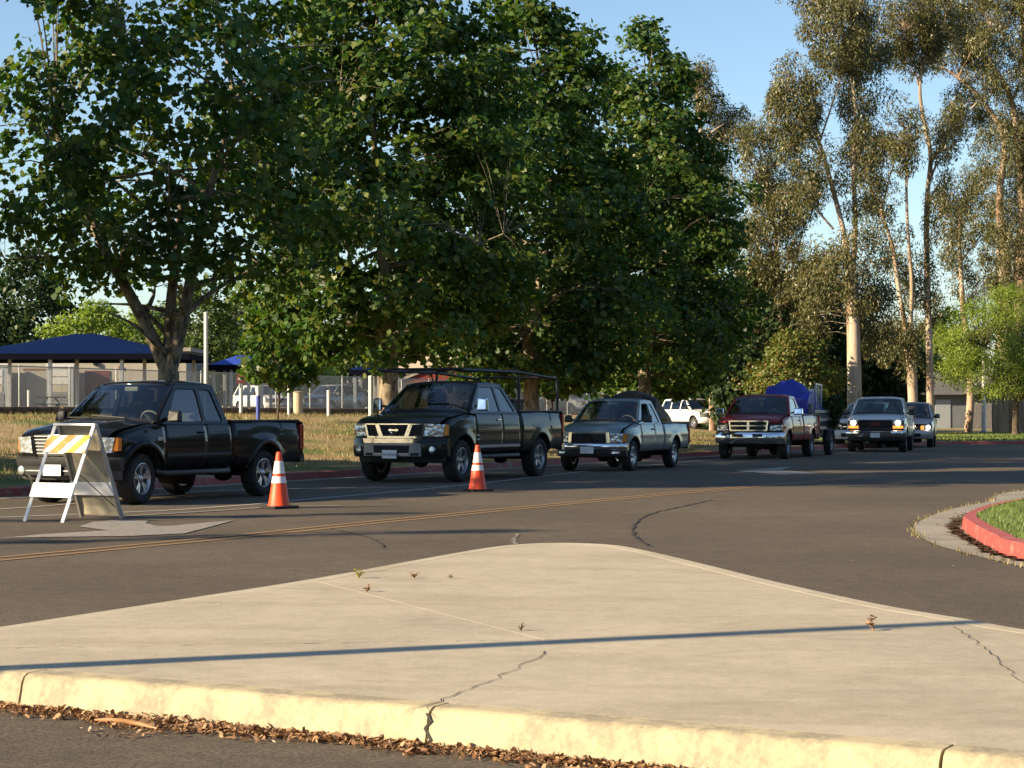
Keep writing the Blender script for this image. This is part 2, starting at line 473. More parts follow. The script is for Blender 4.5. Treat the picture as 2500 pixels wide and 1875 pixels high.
# ------------------------------------------------------------------ mesh building helpers
class MB:
    def __init__(self):
        self.v = []; self.f = []; self.m = []
    def add(self, verts, faces, mi=0):
        o = len(self.v)
        self.v.extend([tuple(q) for q in verts])
        for fc in faces:
            self.f.append(tuple(i + o for i in fc)); self.m.append(mi)
        return self
    def box(self, c, s, rot=None, mi=0):
        hx, hy, hz = s[0] / 2, s[1] / 2, s[2] / 2
        vs = [Vector((x, y, z)) for x in (-hx, hx) for y in (-hy, hy) for z in (-hz, hz)]
        if rot is not None:
            mt = Euler(rot).to_matrix()
            vs = [mt @ q for q in vs]
        c = Vector(c)
        return self.add([q + c for q in vs], [(0, 1, 3, 2), (4, 6, 7, 5), (0, 4, 5, 1), (2, 3, 7, 6), (0, 2, 6, 4), (1, 5, 7, 3)], mi)
    def hexa(self, bottom, top, mi=0):
        """bottom / top: 4 points each, same order"""
        return self.add(list(bottom) + list(top), [(3, 2, 1, 0), (4, 5, 6, 7), (0, 1, 5, 4), (1, 2, 6, 5), (2, 3, 7, 6), (3, 0, 4, 7)], mi)
    def beam(self, a, b, w, h=None, up=(0, 0, 1), mi=0):
        a = Vector(a); b = Vector(b); h = h or w
        d = (b - a).normalized()
        up = Vector(up)
        if abs(d.dot(up)) > 0.98:
            up = Vector((1, 0, 0))
        s = d.cross(up).normalized() * (w / 2)
        u = s.cross(d).normalized() * (h / 2)
        return self.hexa([a - s - u, a + s - u, a + s + u, a - s + u], [b - s - u, b + s - u, b + s + u, b - s + u], mi)
    def tube(self, pts, rad, n=8, mi=0, caps=True):
        pts = [Vector(q) for q in pts]
        if not hasattr(rad, '__len__'):
            rad = [rad] * len(pts)
        vs = []; fs = []
        ref = Vector((0.31, 0.17, 0.93))
        for i, q in enumerate(pts):
            d = (pts[min(i + 1, len(pts) - 1)] - pts[max(i - 1, 0)])
            d = d.normalized() if d.length > 1e-9 else Vector((0, 0, 1))
            r = ref if abs(d.dot(ref)) < 0.95 else Vector((1, 0, 0))
            s = d.cross(r).normalized(); u = s.cross(d)
            for k in range(n):
                a = 2 * math.pi * k / n
                vs.append(q + (s * math.cos(a) + u * math.sin(a)) * rad[i])
        for i in range(len(pts) - 1):
            for k in range(n):
                k2 = (k + 1) % n
                fs.append((i * n + k, i * n + k2, (i + 1) * n + k2, (i + 1) * n + k))
        if caps:
            fs.append(tuple(range(n - 1, -1, -1)))
            fs.append(tuple((len(pts) - 1) * n + k for k in range(n)))
        return self.add(vs, fs, mi)
    def lathe(self, prof, n=24, axis='Z', c=(0, 0, 0), mi=0, closed=False):
        """prof: (radius, height) list"""
        vs = []; fs = []
        c = Vector(c)
        for (r, h) in prof:
            for k in range(n):
                a = 2 * math.pi * k / n
                if axis == 'Z':
                    q = Vector((r * math.cos(a), r * math.sin(a), h))
                else:
                    q = Vector((r * math.cos(a), h, r * math.sin(a)))
                vs.append(q + c)
        m = len(prof)
        for i in range(m if closed else m - 1):
            j = (i + 1) % m
            for k in range(n):
                k2 = (k + 1) % n
                fs.append((i * n + k, i * n + k2, j * n + k2, j * n + k))
        if not closed:
            if prof[0][0] > 1e-6: fs.append(tuple(range(n)))
            if prof[-1][0] > 1e-6: fs.append(tuple((m - 1) * n + k for k in range(n)))
        return self.add(vs, fs, mi)
    def grid(self, P, mi=0):
        """P[i][j] points"""
        a = len(P); b = len(P[0])
        vs = [q for row in P for q in row]
        fs = [(i * b + j, i * b + j + 1, (i + 1) * b + j + 1, (i + 1) * b + j) for i in range(a - 1) for j in range(b - 1)]
        return self.add(vs, fs, mi)
    def prism(self, poly, z0, z1, mi=0):
        n = len(poly)
        vs = [(x, y, z0) for x, y in poly] + [(x, y, z1) for x, y in poly]
        fs = [tuple(range(n - 1, -1, -1)), tuple(range(n, 2 * n))] + [(i, (i + 1) % n, n + (i + 1) % n, n + i) for i in range(n)]
        return self.add(vs, fs, mi)
    def mesh(self, name, mats, smooth=None):
        me = bpy.data.meshes.new(name)
        me.from_pydata(self.v, [], self.f)
        for mm in (mats if isinstance(mats, (list, tuple)) else [mats]):
            me.materials.append(MATS[mm])
        if any(self.m):
            me.polygons.foreach_set('material_index', self.m)
        me.update()
        bm = bmesh.new(); bm.from_mesh(me)
        bmesh.ops.recalc_face_normals(bm, faces=bm.faces)
        bm.to_mesh(me); bm.free()
        if smooth is not None:
            me.polygons.foreach_set('use_smooth', [True] * len(me.polygons))
            me.set_sharp_from_angle(angle=R(smooth))
        return me
    def build(self, name, mats, parent=None, smooth=None, bevel=0.0, segs=2):
        o = bpy.data.objects.new(name, self.mesh(name, mats, smooth))
        COL.objects.link(o)
        if parent is not None:
            o.parent = parent
        if bevel > 0:
            b = o.modifiers.new('bevel', 'BEVEL')
            b.width = bevel; b.segments = segs; b.limit_method = 'ANGLE'; b.angle_limit = R(35)
        return o

def raw_mesh(name, verts, nper, mat, smooth=False):
    """verts: (N, nper, 3) array, one polygon per N"""
    N = verts.shape[0]
    me = bpy.data.meshes.new(name)
    me.vertices.add(N * nper)
    me.vertices.foreach_set('co', np.ascontiguousarray(verts, dtype=np.float32).ravel())
    me.loops.add(N * nper)
    me.loops.foreach_set('vertex_index', np.arange(N * nper, dtype=np.int32))
    me.polygons.add(N)
    me.polygons.foreach_set('loop_start', np.arange(0, N * nper, nper, dtype=np.int32))
    me.materials.append(MATS[mat])
    me.update(calc_edges=True)
    return me

def link(name, me, parent=None):
    o = bpy.data.objects.new(name, me)
    COL.objects.link(o)
    if parent is not None:
        o.parent = parent
    return o

def thing(name, label, cat, loc=(0, 0, 0), rz=0.0, group=None):
    o = bpy.data.objects.new(name, None)
    o.empty_display_size = 0.3
    COL.objects.link(o)
    o.location = loc; o.rotation_euler = (0, 0, rz)
    return tag(o, label, cat, group)

def tag(o, label, cat, group=None):
    o['label'] = label; o['category'] = cat
    if group: o['group'] = group
    return o

def struct(o, label=None, cat=None, kind='structure'):
    o['kind'] = kind
    if label: o['label'] = label
    if cat: o['category'] = cat
    return o

def copy_tree(o, parent=None):
    c = o.copy(); COL.objects.link(c); c.parent = parent
    for ch in list(o.children):
        copy_tree(ch, c)
    return c

def sstep(a, b, x):
    t = max(0.0, min(1.0, (x - a) / (b - a)))
    return t * t * (3 - 2 * t)

def clip_half(poly, p, n):
    """keep the side of the 2D polygon where (q-p).n >= 0"""
    out = []
    for i in range(len(poly)):
        a = Vector(poly[i]); b = Vector(poly[(i + 1) % len(poly)])
        da = (a - p).dot(n); db = (b - p).dot(n)
        if da >= 0: out.append(tuple(a))
        if (da >= 0) != (db >= 0):
            out.append(tuple(a + (b - a) * (da / (da - db))))
    return out

def smooth_path(pts, per=6):
    """Catmull-Rom through 2D/3D points"""
    pts = [Vector(q) for q in pts]
    out = []
    n = len(pts)
    for i in range(n - 1):
        p0 = pts[max(i - 1, 0)]; p1 = pts[i]; p2 = pts[i + 1]; p3 = pts[min(i + 2, n - 1)]
        for k in range(per):
            t = k / per
            out.append(0.5 * ((2 * p1) + (p2 - p0) * t + (2 * p0 - 5 * p1 + 4 * p2 - p3) * t * t + (3 * p1 - p0 - 3 * p2 + p3) * t ** 3))
    out.append(pts[-1])
    return out

# ------------------------------------------------------------------ ground, road, kerbs
KD = Vector((0.4254, 0.905))            # direction of the parked row, away from the camera
KN = Vector((-0.905, 0.4254))           # towards the field
def kerb_x(y):
    return 5.58 + (y - 59.0) * 0.47

def perp(x, y):
    return (kerb_x(y) - x) * 0.905

def gz(x, y):
    """height of the field"""
    p = perp(x, y)
    fall = 1 - 0.75 * sstep(3, 13, x)
    return 0.14 + 1.12 * sstep(1.0, 27.0, p) * fall

mb = MB(); mb.add([(-3000, -600, -0.06), (3000, -600, -0.06), (3000, 5000, -0.06), (-3000, 5000, -0.06)], [(0, 1, 2, 3)])
struct(mb.build('ground', 'dirt_ground'))
mb = MB()
xs = [-70 + i * 5 for i in range(35)]; ys = [-25 + j * 5 for j in range(24)]
mb.grid([[(x, y, 0.0) for x in xs] for y in ys])
struct(mb.build('road', 'asphalt'))

# left kerb path: straight along the parked row, then bending right
kp = [(kerb_x(y), y) for y in (-22, -5, 10, 25, 40, 55, 66, 72)] + [(14.3, 77.4), (16.6, 80.6), (19.6, 82.3), (24, 83.2), (32, 83.6), (48, 83.6), (90, 83.6)]
kpath = smooth_path(kp, 6)
def offset_path(path, d):
    out = []
    for i, q in enumerate(path):
        t = (path[min(i + 1, len(path) - 1)] - path[max(i - 1, 0)]).normalized()
        out.append(q + Vector((-t.y, t.x)) * d)
    return out
k0 = kpath; k1 = offset_path(kpath, 0.03); k2 = offset_path(kpath, 0.17)
mb = MB()
mb.grid([[(a.x, a.y, 0.0) for a in k0], [(a.x, a.y, 0.13) for a in k1], [(a.x, a.y, 0.145) for a in k2], [(a.x, a.y, -0.05) for a in k2]])
struct(mb.build('kerb', 'red_kerb_paint', smooth=40), 'long red painted kerb beside the row of parked pickup trucks', 'kerb')
# concrete gutter strip on the road side
mb = MB()
g1 = offset_path(kpath, -0.45)
mb.grid([[(a.x, a.y, 0.006) for a in g1], [(a.x, a.y, 0.004) for a in k0]])
struct(mb.build('gutter', 'gutter_concrete'))
# verge / field: fan of rays from the kerb
rays = []
ps = [0.17, 0.6, 1.2, 2, 3, 4, 5.5, 7, 9, 11, 14, 17, 20, 24, 28, 34, 45, 60, 90, 150, 260, 500]
for i, q in enumerate(kpath):
    t = (kpath[min(i + 1, len(kpath) - 1)] - kpath[max(i - 1, 0)]).normalized()
    n = Vector((-t.y, t.x))
    row = []
    for pp in ps:
        w = q + n * pp
        row.append((w.x, w.y, gz(w.x, w.y) + (0.0 if pp < 1 else 0.05 * math.sin(w.x * 0.9 + 1.3 * math.sin(w.y * 0.6)) * math.sin(w.y * 0.7))))
    rays.append(row)
mb = MB(); mb.grid(rays)
struct(mb.build('field', 'field', smooth=60))

# ---- lane markings
def strip(name, pts, w, mat, z=0.005):
    pts = [Vector((q[0], q[1])) for q in pts]
    a = offset_path(pts, w / 2); b = offset_path(pts, -w / 2)
    mb = MB(); mb.grid([[(q.x, q.y, z) for q in a], [(q.x, q.y, z) for q in b]])
    return struct(mb.build(name, mat))
def gp(*pp):
    return [G(x, y).xy for x, y in pp]
yl = smooth_path([G(0, 1365).xy - Vector((4.0, 7.4)), *gp((0, 1365), (600, 1308), (870, 1280), (1300, 1238), (1700, 1200), (1960, 1178)), G(2120, 1163).xy], 8)
strip('centre_line', offset_path(yl, 0.13), 0.10, 'yellow_road_paint')
strip('centre_line', offset_path(yl, -0.13), 0.10, 'yellow_road_paint')
strip('bike_lane_line', smooth_path(gp((-700, 1290), (283, 1252), (560, 1236), (723, 1222), (1130, 1185), (1469, 1147), (1752, 1122), (2000, 1107)), 8), 0.13, 'white_road_paint')
strip('edge_line', smooth_path(gp((-700, 1265), (0, 1244), (460, 1203), (756, 1193), (1000, 1190), (1130, 1186.5)), 8), 0.12, 'white_road_paint', 0.007)
strip('turn_lane_line', smooth_path(gp((300, 1262), (560, 1246), (690, 1238), (830, 1236)), 6), 0.12, 'worn_road_paint', 0.009)
strip('curve_edge_line', smooth_path([G(2092, 1134).xy, G(2290, 1136).xy, G(2500, 1139).xy, (18, 46.5), (26, 44)], 6), 0.15, 'worn_road_paint')
strip('curve_edge_line', smooth_path([G(2040, 1107).xy, G(2200, 1098).xy, G(2353, 1096).xy, G(2500, 1098).xy, (24, 69.5), (40, 68)], 6), 0.16, 'white_road_paint')
def groundpoly(name, pts, mat, z=0.006):
    mb = MB(); mb.add([(q[0], q[1], z) for q in pts], [tuple(range(len(pts)))])
    return struct(mb.build(name, mat))
def c1(u, v):           # crop used to read the arrow off the photograph
    return (u * 700 / 2212, 1150 + v * 700 / 2212)
groundpoly('turn_arrow', gp(*[c1(*q) for q in ((20, 520), (330, 492), (830, 462), (610, 432), (720, 396), (900, 380), (1150, 388), (1120, 405), (1210, 428), (1310, 428), (1810, 382), (1640, 430), (1420, 486), (1000, 506), (500, 512))]), 'worn_road_paint', 0.008)
def c3(u, v):
    return (1500 + u * 1000 / 2212, 1080 + v * 1000 / 2212)
groundpoly('turn_arrow', gp(*[c3(*q) for q in ((650, 156), (960, 132), (900, 150), (970, 156), (1120, 172), (900, 176))]), 'worn_road_paint', 0.008)
# cracks in the asphalt
def crack(pts, w, name='road_crack', mat='crack_tar', z=0.006):
    q = smooth_path([Vector((a[0], a[1])) for a in pts], 9)
    rr = random.Random(int(abs(pts[0][0]) * 1000))
    a = []; b = []
    for i, c in enumerate(q):
        t = (q[min(i + 1, len(q) - 1)] - q[max(i - 1, 0)]).normalized(); n = Vector((-t.y, t.x))
        j = n * rr.uniform(-0.02, 0.02)
        ww = w * rr.uniform(0.35, 1.2) * (0.2 if i in (0, len(q) - 1) else 1)
        a.append(c + j + n * ww / 2); b.append(c + j - n * ww / 2)
    mb = MB(); mb.grid([[(s.x, s.y, z) for s in a], [(s.x, s.y, z) for s in b]])
    return struct(mb.build(name, mat))
crack(gp((1590, 1335), (1560, 1318), (1548, 1300), (1551, 1278), (1590, 1255), (1650, 1240), (1740, 1221)), 0.04)
crack(gp((-50, 1326), (400, 1318), (700, 1302), (1000, 1296)), 0.05)
crack(gp((940, 1340), (920, 1322), (850, 1300), (800, 1292)), 0.03)
crack(gp((1258, 1330), (1256, 1318), (1262, 1304)), 0.05, mat='worn_road_paint')

# ------------------------------------------------------------------ concrete traffic island
IZ = 0.15
def T(px, py): return G(px, py, IZ).xy
left_edge = [T(-900, 1620)] + [T(0, 1529), T(440, 1462), T(768, 1411), T(1060, 1358), T(1200, 1335)]
nose_ = [T(1290, 1327), T(1390, 1325), T(1500, 1330)]
right_edge = [T(1582, 1344), T(1720, 1376), T(1900, 1420), T(2160, 1476), T(2380, 1513), T(2500, 1535), T(3000, 1610)]
front_l = T(-700, 1590); front_r = T(3200, 1920)
fdir = (T(2500, 1853) - T(0, 1641)).normalized()
f0 = T(0, 1641)
front_a = f0 - fdir * 3.2; front_b = f0 + fdir * 7.0
_ld = (left_edge[1] - left_edge[3]).normalized()
left_edge[0] = left_edge[1] + _ld * 1.3
top_path = smooth_path([left_edge[0] + Vector((-0.3, -0.9)), left_edge[0]] + left_edge[1:] + nose_ + right_edge + [front_b + Vector((0.25, 0.5))], 5)
KW = 0.15
inner = offset_path(top_path, -KW)
# kerb round the back (bare concrete)
mb = MB()
outer0 = offset_path(top_path, 0.035)
rnd = offset_path(top_path, -0.02)
mb.grid([[(q.x, q.y, 0.0) for q in outer0], [(q.x, q.y, IZ - 0.025) for q in top_path], [(q.x, q.y, IZ) for q in rnd], [(q.x, q.y, IZ + 0.001) for q in offset_path(top_path, -KW + 0.0015)], [(q.x, q.y, 0.02) for q in offset_path(top_path, -KW + 0.0015)]])
island = bpy.data.objects.new('traffic_island', None); COL.objects.link(island)
struct(island, 'raised tan concrete traffic island with a yellow painted front kerb', 'traffic island')
mb.build('back_kerb', 'kerb_concrete', island, smooth=50)
# front kerb in three lengths, yellow paint on the face
fn = Vector((-fdir.y, fdir.x))                  # towards the island
def fpt(px, py): return (T(px, py) - f0).dot(fdir)
cuts = [-3.2, fpt(1012, 1738), fpt(2291, 1838), 7.0]
cuts.insert(1, fpt(25, 1650) - 0.0)
def front_section(s0, s1, gap=0.006):
    rows = []
    prof = [(-0.02, 0.0), (0.005, 0.11), (0.015, 0.135), (0.04, 0.149), (0.06, 0.151), (0.17, 0.1515), (0.17, 0.02)]
    n = max(2, int((s1 - s0) / 0.25))
    rr = random.Random(int(s0 * 977) % 1000)
    for i in range(n + 1):
        s = s0 + gap + (s1 - s0 - 2 * gap) * i / n
        row = []
        for k, (o, z) in enumerate(prof):
            jo = rr.uniform(-0.003, 0.003) if k in (1, 2, 3) else 0
            q = f0 + fdir * s + fn * (o + jo)
            row.append((q.x, q.y, z))
        rows.append(row)
    mb = MB(); mb.grid(rows)
    k = len(prof)
    mb.add(rows[0], [tuple(range(k))]); mb.add(rows[-1], [tuple(range(k))])
    o = mb.build('front_kerb', ['yellow_kerb_paint', 'kerb_concrete'], island, smooth=50)
    return o
for i in range(len(cuts) - 1):
    front_section(cuts[i], cuts[i + 1])
# slabs
poly = [tuple(q) for q in inner] + [tuple(front_b - fdir * 0.1 - fn * 0.1), tuple(front_a + fdir * 0.1 - fn * 0.1)]
poly = clip_half(poly, f0 + fn * 0.176, fn)
j1a, j1b = T(763, 1416), T(1238, 1539)          # oblique joint
j2a, j2b = T(220, 1580), T(2480, 1545)          # long joint across
d2 = (j2b - j2a).normalized(); n2 = Vector((-d2.y, d2.x))
d1 = (j1b - j1a).normalized(); n1_ = Vector((-d1.y, d1.x))
gapw = 0.003
far_ = clip_half(poly, j2a + n2 * gapw, n2)
near_ = clip_half(poly, j2a - n2 * gapw, -n2)
slabs = [clip_half(far_, j1a + n1_ * gapw, n1_), clip_half(far_, j1a - n1_ * gapw, -n1_)]
c3a, c3b = T(1335, 1590), T(1012, 1738)
d3 = (c3b - c3a).normalized(); n3_ = Vector((-d3.y, d3.x))
c4a, c4b = T(2330, 1530), T(2490, 1660)
d4 = (c4b - c4a).normalized(); n4_ = Vector((-d4.y, d4.x))
slabs.append(near_)
for i, sp in enumerate(slabs):
    if len(sp) < 3: continue
    if sum(sp[k][0] * sp[(k + 1) % len(sp)][1] - sp[(k + 1) % len(sp)][0] * sp[k][1] for k in range(len(sp))) < 0:
        sp = sp[::-1]
    mb = MB(); mb.prism(sp, 0.02, IZ + (0.0, 0.0015, 0.0005, 0.001)[i % 4])
    mb.build('slab', 'concrete', island, bevel=0.002, segs=1)
mb = MB(); mb.prism([tuple(q) for q in (poly if sum(poly[k][0] * poly[(k + 1) % len(poly)][1] - poly[(k + 1) % len(poly)][0] * poly[k][1] for k in range(len(poly))) > 0 else poly[::-1])], 0.002, 0.144)
mb.build('base', 'joint_grit', island)
cr = crack([c3a, T(1250, 1640), T(1130, 1690), c3b], 0.006, 'hairline_crack', z=IZ + 0.004); cr.parent = island; del cr['kind']
cr = crack([T(560, 1650), T(760, 1672), T(1000, 1690)], 0.004, 'hairline_crack', 'kerb_concrete', IZ + 0.004); cr.parent = island; del cr['kind']
cr = crack([c4a, T(2390, 1575), T(2440, 1618), c4b, T(2560, 1720)], 0.006, 'hairline_crack', z=IZ + 0.004); cr.parent = island; del cr['kind']
cr = crack([j2a - d2 * 0.6, j2a.lerp(j2b, 0.25), j2a.lerp(j2b, 0.5), j2a.lerp(j2b, 0.75), j2b], 0.004, 'joint_dirt', z=IZ + 0.0035); cr.parent = island; del cr['kind']
# broken corner of the front kerb
bq = f0 + fdir * cuts[2]
mb = MB()
vs = []
for k, (ds, o, z) in enumerate([(0.0, -0.012, 0.0), (0.02, -0.012, 0.03), (-0.012, 0.0, 0.07), (0.012, 0.003, 0.1), (-0.01, 0.01, 0.128)]):
    for w in (-0.006, 0.008):
        q = bq + fdir * (ds + w) + fn * (o - 0.006)
        vs.append((q.x, q.y, z + 0.003))
mb.add(vs, [(2 * k, 2 * k + 1, 2 * k + 3, 2 * k + 2) for k in range(4)])
mb.build('kerb_crack', 'crack_tar', island)

# ------------------------------------------------------------------ lawn corner on the right
gut_out = smooth_path([(5.0, -14), (4.75, 0), G(2560, 1405).xy + Vector((0.25, -4)), G(2500, 1386).xy, G(2380, 1358).xy, G(2275, 1327).xy, G(2229, 1291).xy, G(2270, 1262).xy, G(2340, 1240).xy, G(2412, 1226).xy, G(2500, 1199).xy, (13.0, 36.5), (22, 40), (60, 47)], 6)
kerb_out = smooth_path([(5.6, -14), (5.35, 0), G(2560, 1392).xy + Vector((0.55, -4)), G(2500, 1369).xy, G(2420, 1340).xy, G(2362, 1305).xy, G(2352, 1285).xy, G(2395, 1258).xy + Vector((0.1, 0)), G(2440, 1238).xy + Vector((0.4, 0)), G(2500, 1216).xy + Vector((0.6, 0)), (13.4, 35.2), (22, 38.8), (60, 45.8)], 6)
m_ = min(len(gut_out), len(kerb_out))
def resample(path, n):
    L = [0.0]
    for i in range(1, len(path)):
        L.append(L[-1] + (path[i] - path[i - 1]).length)
    out = []
    for k in range(n):
        s = L[-1] * k / (n - 1)
        i = max(j for j in range(len(L)) if L[j] <= s + 1e-9)
        i = min(i, len(path) - 2)
        out.append(path[i].lerp(path[i + 1], (s - L[i]) / max(1e-9, L[i + 1] - L[i])))
    return out
NR = 160
kr = kerb_out
gr = []
for q in kr:      # nearest gutter point for each kerb point
    gr.append(min(gut_out, key=lambda w: (w - q).length))
mb = MB()
mb.add([(q.x, q.y, 0.008) for q in gut_out] , [])
ring = [(q.x, q.y) for q in gut_out] + [(q.x, q.y) for q in reversed(kerb_out)]
mb = MB(); mb.add([(x, y, 0.008) for x, y in ring], [tuple(range(len(ring)))])
struct(mb.build('corner_gutter', 'gutter_concrete'))
ki = offset_path(kerb_out, -0.03); ki2 = offset_path(kerb_out, -0.16)
mb = MB()
mb.grid([[(q.x, q.y, 0.0) for q in kerb_out], [(q.x, q.y, 0.115) for q in offset_path(kerb_out, -0.012)], [(q.x, q.y, 0.145) for q in ki], [(q.x, q.y, 0.15) for q in ki2], [(q.x, q.y, -0.02) for q in ki2]])
struct(mb.build('corner_kerb', 'bright_red_kerb_paint', smooth=50), 'faded red painted kerb curving round the corner lawn', 'kerb')
lawn_poly = [(q.x, q.y) for q in ki2] + [(60, -14)]
mb = MB(); mb.add([(x, y, 0.14) for x, y in lawn_poly], [tuple(range(len(lawn_poly)))])
struct(mb.build('lawn', 'lawn'))

# soil and leaf scraps washed into the corner gutter
kk = offset_path(kerb_out, 0.05)
kq = resample(kk, 300)
n = 2600
ii = RNG.integers(90, 165, n)
w_ = np.abs(RNG.normal(0, 1, n)) * (0.03 + 0.10 * np.exp(-((ii - 122) / 11.0) ** 2))
PQ = np.array([[q.x, q.y] for q in kq]); tq = np.gradient(PQ, axis=0); tq /= np.linalg.norm(tq, axis=1)[:, None]
nq = np.stack([-tq[:, 1], tq[:, 0]], 1)
cc = PQ[ii] + nq[ii] * (w_ + 0.01)[:, None] + RNG.normal(0, 0.02, (n, 2))
L = RNG.uniform(0.02, 0.06, n); az = RNG.uniform(0, 6.28, n)
V = np.zeros((n, 4, 3))
for k in range(4):
    a = az + k * np.pi / 2
    V[:, k, 0] = cc[:, 0] + np.cos(a) * L * (0.6 if k % 2 else 1); V[:, k, 1] = cc[:, 1] + np.sin(a) * L * (0.6 if k % 2 else 1)
    V[:, k, 2] = 0.012 + RNG.uniform(0, 0.018, n)
struct(link('gutter_soil', raw_mesh('gutter_soil', V, 4, 'soil_scrap')), 'dark soil and leaf scraps washed into the corner gutter', 'soil', 'stuff')

def in_poly(pts, poly):
    x = pts[:, 0]; y = pts[:, 1]
    ins = np.zeros(len(pts), bool)
    j = len(poly) - 1
    for i in range(len(poly)):
        xi, yi = poly[i]; xj, yj = poly[j]
        c = ((yi > y) != (yj > y)) & (x < (xj - xi) * (y - yi) / (yj - yi + 1e-12) + xi)
        ins ^= c
        j = i
    return ins

def blades(name, pts, zs, h, w, mat, lean=0.5):
    n = len(pts)
    a = RNG.uniform(0, 2 * np.pi, n)
    b = RNG.uniform(0, 2 * np.pi, n)
    hh = h * RNG.uniform(0.5, 1.3, n)
    v = np.zeros((n, 3, 3))
    dx = np.cos(a) * w / 2; dy = np.sin(a) * w / 2
    v[:, 0] = np.stack([pts[:, 0] - dx, pts[:, 1] - dy, zs], 1)
    v[:, 1] = np.stack([pts[:, 0] + dx, pts[:, 1] + dy, zs], 1)
    ln = RNG.uniform(0, lean, n) * hh
    v[:, 2] = np.stack([pts[:, 0] + np.cos(b) * ln, pts[:, 1] + np.sin(b) * ln, zs + hh], 1)
    o = link(name, raw_mesh(name, v, 3, mat))
    return struct(o, kind='stuff')

pts = np.stack([RNG.uniform(3.8, 12, 100000), RNG.uniform(9, 36, 100000)], 1)
pts = pts[in_poly(pts, lawn_poly)]
g = blades('lawn_grass', pts, np.full(len(pts), 0.135), 0.055, 0.012, 'grass_blade', 0.8)
g['label'] = 'short bright green grass of the corner lawn'; g['category'] = 'grass'
# weeds along the gutter edge
ge = np.array([[q.x, q.y] for q in resample(gut_out, 400)])
k = RNG.integers(0, 400, 2600)
pts = ge[k] + RNG.normal(0, 0.035, (2600, 2))
pts = pts[(np.sin(pts[:, 0] * 9) + np.sin(pts[:, 1] * 5.3)) > -0.6]
g = blades('gutter_weeds', pts, np.full(len(pts), 0.0), 0.05, 0.014, 'dry_blade', 0.9)
g['label'] = 'thin fringe of weeds along the gutter edge'; g['category'] = 'weeds'
# field grass between the kerb and the fence
n = 130000
s = RNG.uniform(18, 90, n); q = RNG.uniform(0.2, 1, n) ** 1.7 * 27
fx = kerb_x(s) + KN.x * q; fy = s + KN.y * q
den = 0.5 + 0.5 * np.sin(fx * 0.55 + 1.7 * np.sin(fy * 0.23)) * np.sin(fy * 0.37 + 1.1 * np.sin(fx * 0.4))
keep = RNG.uniform(0, 1, n) < den ** 1.5 * 0.75 + 0.1
fx = fx[keep]; fy = fy[keep]
zz = np.array([gz(a, b) for a, b in zip(fx, fy)]) - 0.03
g = blades('field_grass', np.stack([fx, fy], 1), zz, 0.14, 0.03, 'dry_blade', 0.7)
g['label'] = 'dry and green grass tufts over the field behind the kerb'; g['category'] = 'grass'
# green grass on the far verge at the bend
n = 40000
fx = RNG.uniform(13, 36, n); fy = RNG.uniform(84, 112, n)
keep = (fx - 13) > (fy - 84) * 0.0
zz = np.array([gz(a, b) for a, b in zip(fx, fy)]) - 0.02
g = blades('verge_grass', np.stack([fx, fy], 1), zz, 0.12, 0.06, 'grass_blade', 0.8)
g['label'] = 'green grass of the verge past the bend in the road'; g['category'] = 'grass'

# ------------------------------------------------------------------ leaf litter and weeds on the island
n = 13000
s = RNG.uniform(-1.2, 6.0, n)
pile = np.exp(-((s - 1.0) / 0.35) ** 2) * 0.09 + 0.045 + 0.03 * np.sin(s * 5.0) ** 2 + 0.035 * np.exp(-((s - 3.4) / 0.8) ** 2)
o = -0.02 - np.abs(RNG.normal(0, 1, n)) * pile
base = np.array([[f0.x, f0.y]]) + s[:, None] * np.array([[fdir.x, fdir.y]]) + o[:, None] * np.array([[fn.x, fn.y]])
zb = 0.003 + np.minimum(np.abs(RNG.normal(0, 1, n)), 1.6) * 0.012 * np.exp(-np.abs(o) / 0.09) * (1 + 0.9 * np.exp(-((s - 1.0) / 0.3) ** 2))
L = RNG.uniform(0.008, 0.036, n) * np.where(RNG.uniform(0, 1, n) < 0.10, 1.9, 1.0); W = L * RNG.uniform(0.12, 0.6, n)
az = RNG.uniform(0, 2 * np.pi, n); tilt = RNG.normal(0, 0.45, n); roll = RNG.normal(0, 0.5, n)
tx = np.stack([np.cos(az) * np.cos(tilt), np.sin(az) * np.cos(tilt), np.sin(tilt)], 1)
bx_ = np.stack([-np.sin(az) * np.cos(roll), np.cos(az) * np.cos(roll), np.sin(roll)], 1)
nz = np.cross(tx, bx_)
tpl = [(-0.5, 0, 0.0), (-0.15, 0.5, 0.12), (0.3, 0.4, 0.2), (0.5, 0.05, 0.05), (0.25, -0.42, 0.18), (-0.2, -0.5, 0.1)]
V = np.zeros((n, 6, 3))
ctr = np.concatenate([base, (zb + 0.006)[:, None]], 1)
for k, (a, b, c) in enumerate(tpl):
    V[:, k] = ctr + tx * (a * L)[:, None] + bx_ * (b * W)[:, None] + nz * (c * W)[:, None]
V[:, :, 2] = np.maximum(V[:, :, 2], 0.004)
lo = struct(link('leaf_litter', raw_mesh('leaf_litter', V, 6, 'litter_leaf')), 'dry brown leaves and bark scraps drifted along the yellow kerb', 'leaves', 'stuff')
# bark strip lying in the litter
def ground_stick(a, b, r, label):
    a = Vector(a); b = Vector(b)
    mb = MB()
    pts = [a.lerp(b, t) + Vector((0, 0, 0.012 * math.sin(t * 3.1))) for t in (0, 0.25, 0.5, 0.75, 1)]
    mb.tube(pts, [r * 0.5, r, r * 0.9, r, r * 0.4], 6)
    return tag(mb.build('stick', 'litter_leaf', smooth=60), label, 'stick')
ground_stick(G(232, 1758, 0.012), G(385, 1779, 0.012), 0.012, 'pale strip of bark lying in the leaf litter at the kerb')

